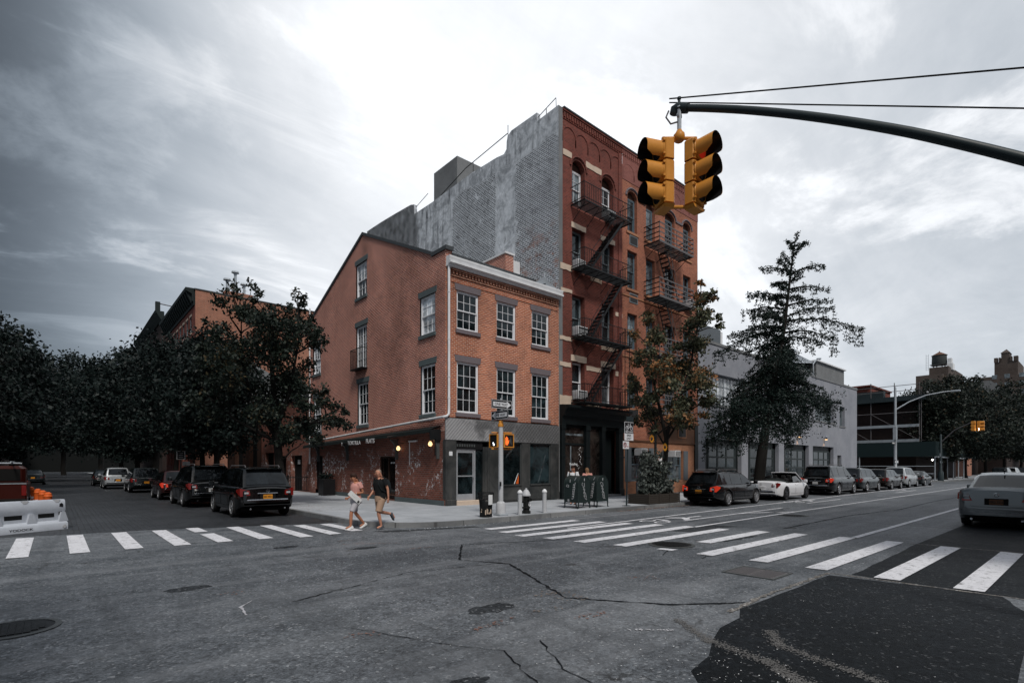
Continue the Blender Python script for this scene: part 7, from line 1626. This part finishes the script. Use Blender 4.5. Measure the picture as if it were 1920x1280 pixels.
MB().bbox(-.12,-.95,.42,.02,.95,.6,.03).build('bumper', M['underbody'], pk); MB().bbox(-.02,-.16,.68,-.004,.16,.83,.004).build('number_plate', M['plate_orange'], pk)
MB().box(-.012,-.95,1.155,.02,.95,1.185).build('tailgate_trim', M['galvanised'], pk)
for sg in (-1, 1): MB().bbox(-.015,sg*.95-(.14 if sg > 0 else 0),.72,.03,sg*.95+(.14 if sg < 0 else 0),1.1,.01).build('tail_light', M['tail_lamp'], pk)
for x in (1.1, 4.35):
    for sg in (-1, 1): wheel(pk, x, sg*.84, .38, sg, 'rim_alloy', 7)
# avenue row
car('parked_car', 'black estate car with roof rails and an orange plate behind the planter', 'car', (22.15, 12.42, 0), 0, 4.85, 1.80, 1.62, 'wagon', 'paint_black', 2.85, .355, .92, group=PA, lamp='tail_lamp_lit', spokes=10, ptext='GLR 7350')
cv = car('parked_car', 'white convertible with its black soft top folded, behind the black estate', 'car', (28.7, 12.45, 0), 0, 4.75, 1.80, 1.44, 'convertible', 'paint_white', 2.8, .355, .85, group=PA, roof=False, plate='plate_white', rim='rim_dark', spokes=10)
# cabin of the convertible
H_ = 1.44; hb_ = H_*.64; xf_ = 4.75-.85; ws_ = xf_-.25; xr_ = xf_-2.8
MB().box(xr_+.35,-.72,hb_-.0,ws_-.1,.72,hb_+.055).build('cabin_tub', M['underbody'], cv)
MB().add([(ws_,-.78,hb_+.03),(ws_,.78,hb_+.03),(ws_-.72,.64,H_+.02),(ws_-.72,-.64,H_+.02)], [(0,1,2,3)]).build('windscreen', M['car_glass'], cv)
mb = MB()
for sg in (-1, 1): mb.tube([(ws_+.05,sg*.80,hb_),(ws_-.72,sg*.66,H_+.03)], .032, 6)
mb.tube([(ws_-.72,-.66,H_+.03),(ws_-.74,0,H_+.05),(ws_-.72,.66,H_+.03)], .03, 6); mb.build('windscreen_frame', M['paint_white'], cv, smooth=50)
for sg in (-1, 1):
    MB().add([(ws_-.2,sg*.79,hb_+.03),(ws_-1.45,sg*.80,hb_+.03),(ws_-1.4,sg*.73,hb_+.34),(ws_-.78,sg*.70,hb_+.38)], [(0,1,2,3)]).build('side_window', M['car_glass'], cv)
    for x in (xr_+.75, xr_+1.55): MB().bbox(x,sg*.38-.25,hb_-.1,x+.22,sg*.38+.25,hb_+.26,.06).bbox(x+.02,sg*.38-.12,hb_+.24,x+.14,sg*.38+.12,hb_+.42,.04).build('seat', M['rubber'], cv, smooth=40)
MB().rings([[(x, y*.76, hb_+.02+h_*(1-abs(y)**2.5)) for y in np.linspace(-1, 1, 9)]+[(x, y*.76, hb_-.05) for y in (1, -1)] for x, h_ in ((xr_+.05,.03),(xr_+.2,.14),(xr_+.5,.22),(xr_+.75,.20),(xr_+.95,.10))]).build('folded_soft_top', M['awning_black'], cv, smooth=50)
for sg in (-1, 1): MB().bbox(-.01,sg*.6-.2,.28,.06,sg*.6+.2,.36,.02).build('exhaust_trim', M['chrome'], cv)
car('parked_car', 'big boxy black sport utility vehicle beyond the white convertible', 'car', (36.4, 12.4, 0), 0, 5.1, 1.95, 1.90, 'suv', 'paint_black', 2.95, .39, group=PA, plate='plate_white', lamp='tail_lamp_lit')
car('parked_car', 'black sport utility vehicle in the middle of the avenue row with a glossy roof', 'car', (42.2, 12.35, 0), 0, 4.9, 1.9, 1.75, 'suv', 'paint_charcoal', 2.8, .37, group=PA, detail=1)
car('parked_car', 'dark hatchback in front of the scaffolded building', 'car', (48.9, 12.4, 0), 0, 4.7, 1.88, 1.66, 'wagon', 'paint_brown', 2.75, .35, group=PA, detail=1)
car('parked_car', 'silver sport utility vehicle near the street lamp', 'car', (54.8, 12.45, 0), 0, 4.6, 1.85, 1.80, 'suv', 'paint_palegrey', 2.7, .36, group=PA, detail=1)
car('parked_car', 'low dark car parked last before the crossing', 'car', (60.6, 12.4, 0), 0, 4.3, 1.8, 1.45, 'sedan', 'paint_charcoal', 2.6, .33, group=PA, detail=1)
FG = 'small cars far along the avenue'
for x, y, p, lab in ((92,9.6,'paint_black','dark car just beyond the crossing behind the silver saloon roof'),(104,9.8,'paint_palegrey','pale pickup sized car far along the avenue'),(113,9.5,'paint_black','dark car far along the avenue under the trees'),(94,6.2,'paint_white','white vehicle far right above the silver saloon roof')):
    car('distant_car', lab, 'car', (x, y, 0), 0, 4.8, 1.9, 1.75, 'suv', p, group=FG, detail=0)
car('parked_car', 'silver saloon seen from behind, cut off by the right edge', 'car', (20.5, 2.2, 0), 0, 4.7, 1.82, 1.62, 'sedan', 'paint_silver', 2.75, .34, .85, plate='plate_orange', rim='rim_alloy', ptext='HRC 5016')
s_ = [o for o in bpy.data.objects if o.get('label', '').startswith('silver saloon seen')][0]
MB().tube([(1.75,.0,1.60),(1.68,0,1.70),(1.95,0,1.71)], .012, 5).build('aerial', M['black_plastic'], s_)
for c in kids(s_):
    if c.name.startswith('number_plate') : c.data.materials[0] = M['brown_panel']
# ================================================================ people
mat('skin', (.44,.215,.145), .55); mat('skin_tan', (.36,.16,.095), .55); mat('hair_brown', (.030,.014,.010), .7); mat('hair_grey', (.20,.15,.12), .7); mat('hair_light', (.16,.09,.05), .7); mat('shirt_pink', (.50,.25,.22), .85); mat('shirt_black', (.008,.009,.010), .85)
mat('shorts_grey', (.36,.35,.38), .85); mat('shorts_khaki', (.33,.22,.155), .85); mat('shirt_white', (.55,.56,.58), .85); mat('shoe_white', (.60,.60,.60), .6); mat('shoe_grey', (.06,.065,.075), .6); mat('pack_black', (.010,.014,.016), .8)
def skinmesh(name, V, E, rads, m, parent, lv=1):
    me = bpy.data.meshes.new(name); me.from_pydata([tuple(v) for v in V], E, []); o = bpy.data.objects.new(name, me); C.objects.link(o)
    md = o.modifiers.new('Skin', 'SKIN'); 
    sv = me.skin_vertices[0].data
    for i, r in enumerate(rads): sv[i].radius = (r, r) if not isinstance(r, tuple) else r
    sv[0].use_root = True
    sb = o.modifiers.new('Sub', 'SUBSURF'); sb.levels = sb.render_levels = lv
    bpy.context.view_layer.update(); dg = bpy.context.evaluated_depsgraph_get(); me2 = bpy.data.meshes.new_from_object(o.evaluated_get(dg))
    bpy.data.objects.remove(o); me2.materials.clear(); me2.materials.append(m)
    for p in me2.polygons: p.use_smooth = True
    o = bpy.data.objects.new(name, me2); C.objects.link(o); o.parent = parent; return o
def ell(c, rx, ry, n=14, tilt=0): return [(c[0]+rx*cos(2*pi*k/n), c[1]+ry*sin(2*pi*k/n), c[2]+tilt*cos(2*pi*k/n)) for k in range(n)]
def person(label, loc, rz, J, s=1.0, skin='skin', hair='hair_brown', hairstyle='short', shirt='shirt_black', shorts='shorts_khaki', shoes=('shoe_grey','shoe_grey'), fem=False, sleeve=.55, leg=.95):
    t = thing('person', label, 'person', loc, rz); t.scale = (s,s,s)
    V, E, Rr = [], [], []
    def v(p, r, par=None):
        V.append(p); Rr.append(r); i = len(V)-1
        if par is not None: E.append((par, i))
        return i
    A = lambda a, b, q: tuple(a[k]+(b[k]-a[k])*q for k in range(3))
    pel, chest, neck, head = J['pelvis'], J['chest'], J['neck'], J['head']
    i0 = v(pel, (.125,.145)); i1 = v(A(pel, chest, .45), (.105,.125), i0); i2 = v(chest, (.115,.15), i1); i3 = v(A(chest, neck, .65), (.08,.11), i2); i4 = v(neck, .056, i3)
    ih = v((head[0]-.01, head[1], head[2]-.03), (.075,.068), i4); it = v((head[0]-.012, head[1], head[2]+.055), (.092,.076), ih); v((head[0]-.01, head[1], head[2]+.10), (.06,.055), it)
    v((head[0]+.035, head[1], head[2]-.07), .042, ih)
    for sd_ in ('l', 'r'):
        sg = 1 if sd_ == 'l' else -1
        hip, kn, an, toe = (J[sd_+k] for k in ('hip','knee','ankle','toe')); a = v(hip, .088, i0); b = v(A(hip, kn, .5), .076, a); c = v(kn, .056, b); d = v(A(kn, an, .35), .055, c); e = v(an, .036, d); f = v(A(an, toe, .55), .036, e); v(toe, .028, f)
        sh, el, wr = (J[sd_+k] for k in ('sh','elbow','wrist')); a = v(sh, .056, i3); b = v(A(sh, el, .5), .044, a); c = v(el, .037, b); d = v(A(el, wr, .5), .033, c); e = v(wr, .024, d)
        dr = (Vector(wr)-Vector(el)).normalized(); hd = Vector(J.get(sd_+'hand', dr)); fw = Vector((1,0,0)) if abs(hd.x) < .7 else Vector((0,0,-1)); fw = (fw-hd*fw.dot(hd)).normalized()
        pm = Vector(wr)+hd*.055; pi_ = v(tuple(pm), (.018,.03), e)
        for k, (o_, L) in enumerate(((-.027,.062),(-.010,.072),(.008,.068),(.025,.054))):
            b0 = pm+hd*.035+fw*o_; kk = v(tuple(b0), .0095, pi_); b1 = b0+hd*L*.5+Vector((0,-sg*.004,0)); k2 = v(tuple(b1), .0085, kk); b2 = b1+hd*L*.4+Vector((0,-sg*.022,0)); v(tuple(b2), .007, k2)
        th = pm+fw*.032-hd*.015; k2 = v(tuple(th), .011, pi_); v(tuple(th+fw*.018+hd*.035), .009, k2)
    body = skinmesh('body', V, E, Rr, M[skin], t, 2)
    h = head
    # face: nose, mouth, brows, eyes, ears (children of the body)
    MB().add([(h[0]+.072,-.013+h[1],h[2]-.03),(h[0]+.072,.013+h[1],h[2]-.03),(h[0]+.068,h[1],h[2]+.018),(h[0]+.108,h[1],h[2]-.022),(h[0]+.07,h[1],h[2]-.042)], [(0,3,2),(3,1,2),(0,4,3),(4,1,3)]).build('nose', M[skin], body, smooth=80)
    for sg in (-1, 1):
        MB().lathe([(.001,-.012),(.011,-.006),(.012,.004),(.001,.010)], 8, (h[0]+.078,h[1]+sg*.03,h[2]+.022)).build('eye', M['hair_brown'], body)
        MB().bbox(h[0]+.074,h[1]+sg*.03-.016,h[2]+.04,h[0]+.09,h[1]+sg*.03+.016,h[2]+.047,.002).build('brow', M[hair], body)
        MB().lathe([(.001,-.024),(.010,-.016),(.014,.006),(.009,.022),(.001,.026)], 8, (h[0]-.012,h[1]+sg*.080,h[2]+.005)).build('ear', M[skin], body, smooth=60)
    MB().bbox(h[0]+.070,h[1]-.022,h[2]-.065,h[0]+.084,h[1]+.022,h[2]-.057,.002).build('mouth', mat('lips', (.25,.08,.07), .5), body)
    # hair
    rings = []
    if hairstyle == 'short':
        for k, (dz_, r_, off) in enumerate(((-.055,.62,-.052),(-.02,.88,-.035),(.02,1.0,-.022),(.06,1.02,-.012),(.10,.86,-.012),(.13,.55,-.015),(.142,.12,-.018))): rings.append(ell((h[0]+off,h[1],h[2]+dz_+.015), .104*r_, .092*r_, 14, .02*(k < 4)))
    elif hairstyle == 'receding':
        for k, (dz_, r_, off) in enumerate(((-.05,.55,-.06),(-.015,.8,-.046),(.02,.9,-.036),(.06,.88,-.034),(.095,.7,-.034),(.118,.3,-.036))): rings.append(ell((h[0]+off,h[1],h[2]+dz_), .088*r_, .088*r_, 14))
    else:
        for k, (dz_, r_, off) in enumerate(((-.24,.35,-.05),(-.16,.7,-.06),(-.06,.95,-.04),(.02,1.04,-.025),(.07,1.0,-.015),(.11,.8,-.015),(.145,.15,-.018))): rings.append(ell((h[0]+off,h[1],h[2]+dz_), .10*r_, .098*r_, 14))
    MB().rings(rings).build('hair', M[hair], t, smooth=70)
    # shirt: torso rings and sleeves
    ch, pe, nk = Vector(chest), Vector(pel), Vector(neck); waist = pe.lerp(ch, .35); k_ = .93 if fem else 1
    secs = [(pe+Vector((0,0,.0)),.150,.185),(pe+Vector((.0,0,.08)),.148,.178),(waist,.142 if not fem else .135,.168*k_),(pe.lerp(ch,.7),.146,.178*k_),(ch,.148,.198*k_),(ch.lerp(nk,.35),.135,.208*k_),(ch.lerp(nk,.6),.105,.180*k_),(ch.lerp(nk,.85),.070,.085),(ch.lerp(nk,.97),.062,.065)]
    if not fem: secs = [(pe-Vector((0,0,.06)),.155,.19)]+secs
    mb = MB().rings([ell(c, a, b) for c, a, b in secs])
    for sd_ in ('l','r'):
        sh, el = Vector(J[sd_+'sh']), Vector(J[sd_+'elbow']); pts = [ch.lerp(nk,.35).lerp(sh,.55), sh, sh.lerp(el,sleeve*.6), sh.lerp(el,sleeve)]
        mb.tube(pts, [.08,.077,.070,.072], 12)
    mb.build('shirt', M[shirt], t, smooth=60)
    mb = MB().rings([ell(c, a, b) for c, a, b in ((pe-Vector((0,0,.13)),.150,.175),(pe-Vector((0,0,.04)),.158,.188),(pe+Vector((0,0,.05)),.148,.178),(pe+Vector((0,0,.075)),.146,.174))])
    for sd_ in ('l','r'):
        hp, kn = Vector(J[sd_+'hip']), Vector(J[sd_+'knee']); pts = [hp+Vector((0,0,-.02)), hp.lerp(kn,.3), hp.lerp(kn,.65), hp.lerp(kn,leg)]; mb.tube(pts, [.105,.108,.100,.098] if not fem else [.108,.104,.09,.082], 12)
    mb.build('shorts', M[shorts], t, smooth=60)
    for k, sd_ in enumerate(('l','r')):
        an, toe = Vector(J[sd_+'ankle']), Vector(J[sd_+'toe']); fd = (toe-an); fl = Vector((fd.x, fd.y, fd.z)); fl.normalize(); heel = an-fl*.045
        up_ = Vector((-fl.z,0,fl.x))if abs(fl.x) > .3 else Vector((1,0,0)); 
        dn = Vector((fl.z, 0, -fl.x)); dn = dn if dn.z < 0 else -dn
        base = an+dn*.02
        R3 = []
        for q, hw_, ht in ((-.07,.028,.05),(-.05,.038,.085),(.02,.042,.085),(.09,.047,.055),(.15,.046,.042),(.19,.03,.03)):
            c = base+fl*q; bt = c+dn*.045; tp = c+dn*(.045-ht); R3.append([tuple(bt+Vector((0,-hw_,0))), tuple(bt+Vector((0,hw_,0))), tuple(bt-dn*ht*.5+Vector((0,hw_*1.05,0))), tuple(tp+Vector((0,hw_*.6,0))), tuple(tp+Vector((0,-hw_*.6,0))), tuple(bt-dn*ht*.5+Vector((0,-hw_*1.05,0)))])
        MB().rings(R3).build('shoe', M[shoes[k]], t, smooth=50)
    return t
man = person('balding man in black t-shirt and khaki shorts striding left with a foot kicked back', (7.12, 13.95, 0), pi+.12,
    dict(pelvis=(0,0,.93), chest=(.03,0,1.27), neck=(.045,0,1.50), head=(.095,0,1.615), lhip=(.0,.09,.90), lknee=(.13,.09,.50), lankle=(.03,.09,.095), ltoe=(.18,.09,.05),
         rhip=(0,-.09,.90), rknee=(-.02,-.09,.50), rankle=(-.47,-.09,.40), rtoe=(-.55,-.09,.27), lsh=(-.01,.185,1.43), lelbow=(-.09,.235,1.15), lwrist=(-.10,.25,.91), lhand=(.1,0,-.99), rsh=(.03,-.185,1.43), relbow=(.03,-.25,1.15), rwrist=(.20,-.23,.97), rhand=(.6,0,-.8)),
    1.0, 'skin', 'hair_grey', 'receding', 'shirt_black', 'shorts_khaki')
bpk = thing('backpack', 'dark backpack on the back of the striding man', 'backpack', (7.12, 13.95, 0), pi+.12)
MB().rings([ell((-.20-o, 0, z), a, b, 12) for z, a, b, o in ((.98,.06,.11,0),(1.02,.10,.15,.0),(1.18,.12,.165,.01),(1.34,.10,.15,.0),(1.44,.06,.10,-.02))]).build('pack', M['pack_black'], bpk, smooth=60)
mb = MB()
for sg in (-1, 1): mb.tube([(-.12,sg*.12,1.42),(-.02,sg*.12,1.515),(.10,sg*.12,1.45),(.155,sg*.135,1.30),(.08,sg*.19,1.13),(-.12,sg*.15,1.05)], .017, 5)
mb.build('strap', M['pack_black'], bpk)
wm = person('woman with short dark hair in pink top and grey shorts walking left', (6.62, 14.5, 0), pi+.1,
    dict(pelvis=(0,0,.88), chest=(.0,0,1.19), neck=(.03,0,1.39), head=(.085,0,1.50), lhip=(.0,.085,.85), lknee=(.20,.085,.49), lankle=(.22,.085,.09), ltoe=(.38,.085,.045),
         rhip=(0,-.085,.85), rknee=(-.03,-.085,.47), rankle=(-.33,-.085,.12), rtoe=(-.18,-.085,.05), lsh=(-.03,.165,1.325), lelbow=(-.12,.20,1.07), lwrist=(.12,.17,1.05), lhand=(.97,-.1,-.1), rsh=(.0,-.165,1.325), relbow=(-.02,-.21,1.08), rwrist=(.16,-.12,.92), rhand=(.95,.1,-.2)),
    .985, 'skin_tan', 'hair_brown', 'short', 'shirt_pink', 'shorts_grey', ('shoe_white','shoe_white'), fem=True, sleeve=.45, leg=.9)
mp = thing('newspaper', 'folded white newspaper held slanting by the woman', 'newspaper', (6.62, 14.5, 0), pi+.1)
mb = MB()
for k, dy in enumerate((0,.006,.012)): mb.add([(.36,.17+dy,1.02),(.26,.18+dy,1.13),(-.08,.20+dy,.85),(.03,.19+dy,.72),(.36,.175+dy,1.02),(.26,.185+dy,1.13),(-.08,.205+dy,.85),(.03,.195+dy,.72)], [(0,1,2,3),(7,6,5,4),(0,4,5,1),(1,5,6,2),(2,6,7,3),(3,7,4,0)])
mb.build('sheet', M['paper'], mp); mb = MB().add([(.0,.214,.80),(.04,.214,.84),(.09,.213,.80),(.05,.213,.75)],[(0,1,2,3)]).add([(.12,.213,.90),(.14,.213,.92),(.26,.212,1.02),(.24,.212,1.0)],[(0,1,2,3)]); mb.build('print', M['sign_black'], mp)
wa = MB().tube([(.10,.17+.03*cos(2*pi*k/10),1.05+.03*sin(2*pi*k/10)) for k in range(11)], .008, 4).build('bracelet', M['paper'], wm)
sd = dict(pelvis=(0,0,.93), chest=(.02,0,1.27), neck=(.03,0,1.48), head=(.08,0,1.60), lhip=(.0,.09,.90), lknee=(.03,.09,.50), lankle=(0,.09,.095), ltoe=(.15,.09,.05), rhip=(0,-.09,.90), rknee=(.02,-.09,.50), rankle=(-.02,-.09,.095), rtoe=(.13,-.09,.05),
     lsh=(0,.19,1.41), lelbow=(.0,.24,1.14), lwrist=(.16,.20,1.02), lhand=(.95,0,.2), rsh=(0,-.19,1.41), relbow=(.02,-.24,1.14), rwrist=(.2,-.15,1.05), rhand=(.95,0,.2))
m1 = person('dark haired man in white shirt with backpack straps standing behind the mailboxes', (17.2, 15.6, .15), pi+.5, sd, .98, 'skin', 'hair_brown', 'short', 'shirt_white', 'shorts_khaki')
b2 = thing('backpack', 'black backpack worn by the man behind the mailboxes', 'backpack', (17.2, 15.6, .15), pi+.5)
MB().rings([ell((-.20, 0, z), a, b, 12) for z, a, b in ((.98,.06,.11),(1.02,.10,.15),(1.2,.12,.165),(1.36,.10,.15),(1.44,.06,.10))]).build('pack', M['pack_black'], b2, smooth=60)
mb = MB()
for sg in (-1, 1): mb.tube([(-.12,sg*.12,1.40),(-.02,sg*.12,1.49),(.10,sg*.12,1.43),(.16,sg*.135,1.28),(.08,sg*.19,1.13),(-.12,sg*.15,1.05)], .02, 5)
mb.build('strap', M['pack_black'], b2)
person('light haired woman in a pink top behind the mailboxes, seen from the back', (18.15, 15.6, .15), R(60), sd, .93, 'skin', 'hair_light', 'long', 'shirt_pink', 'shorts_grey', fem=True)
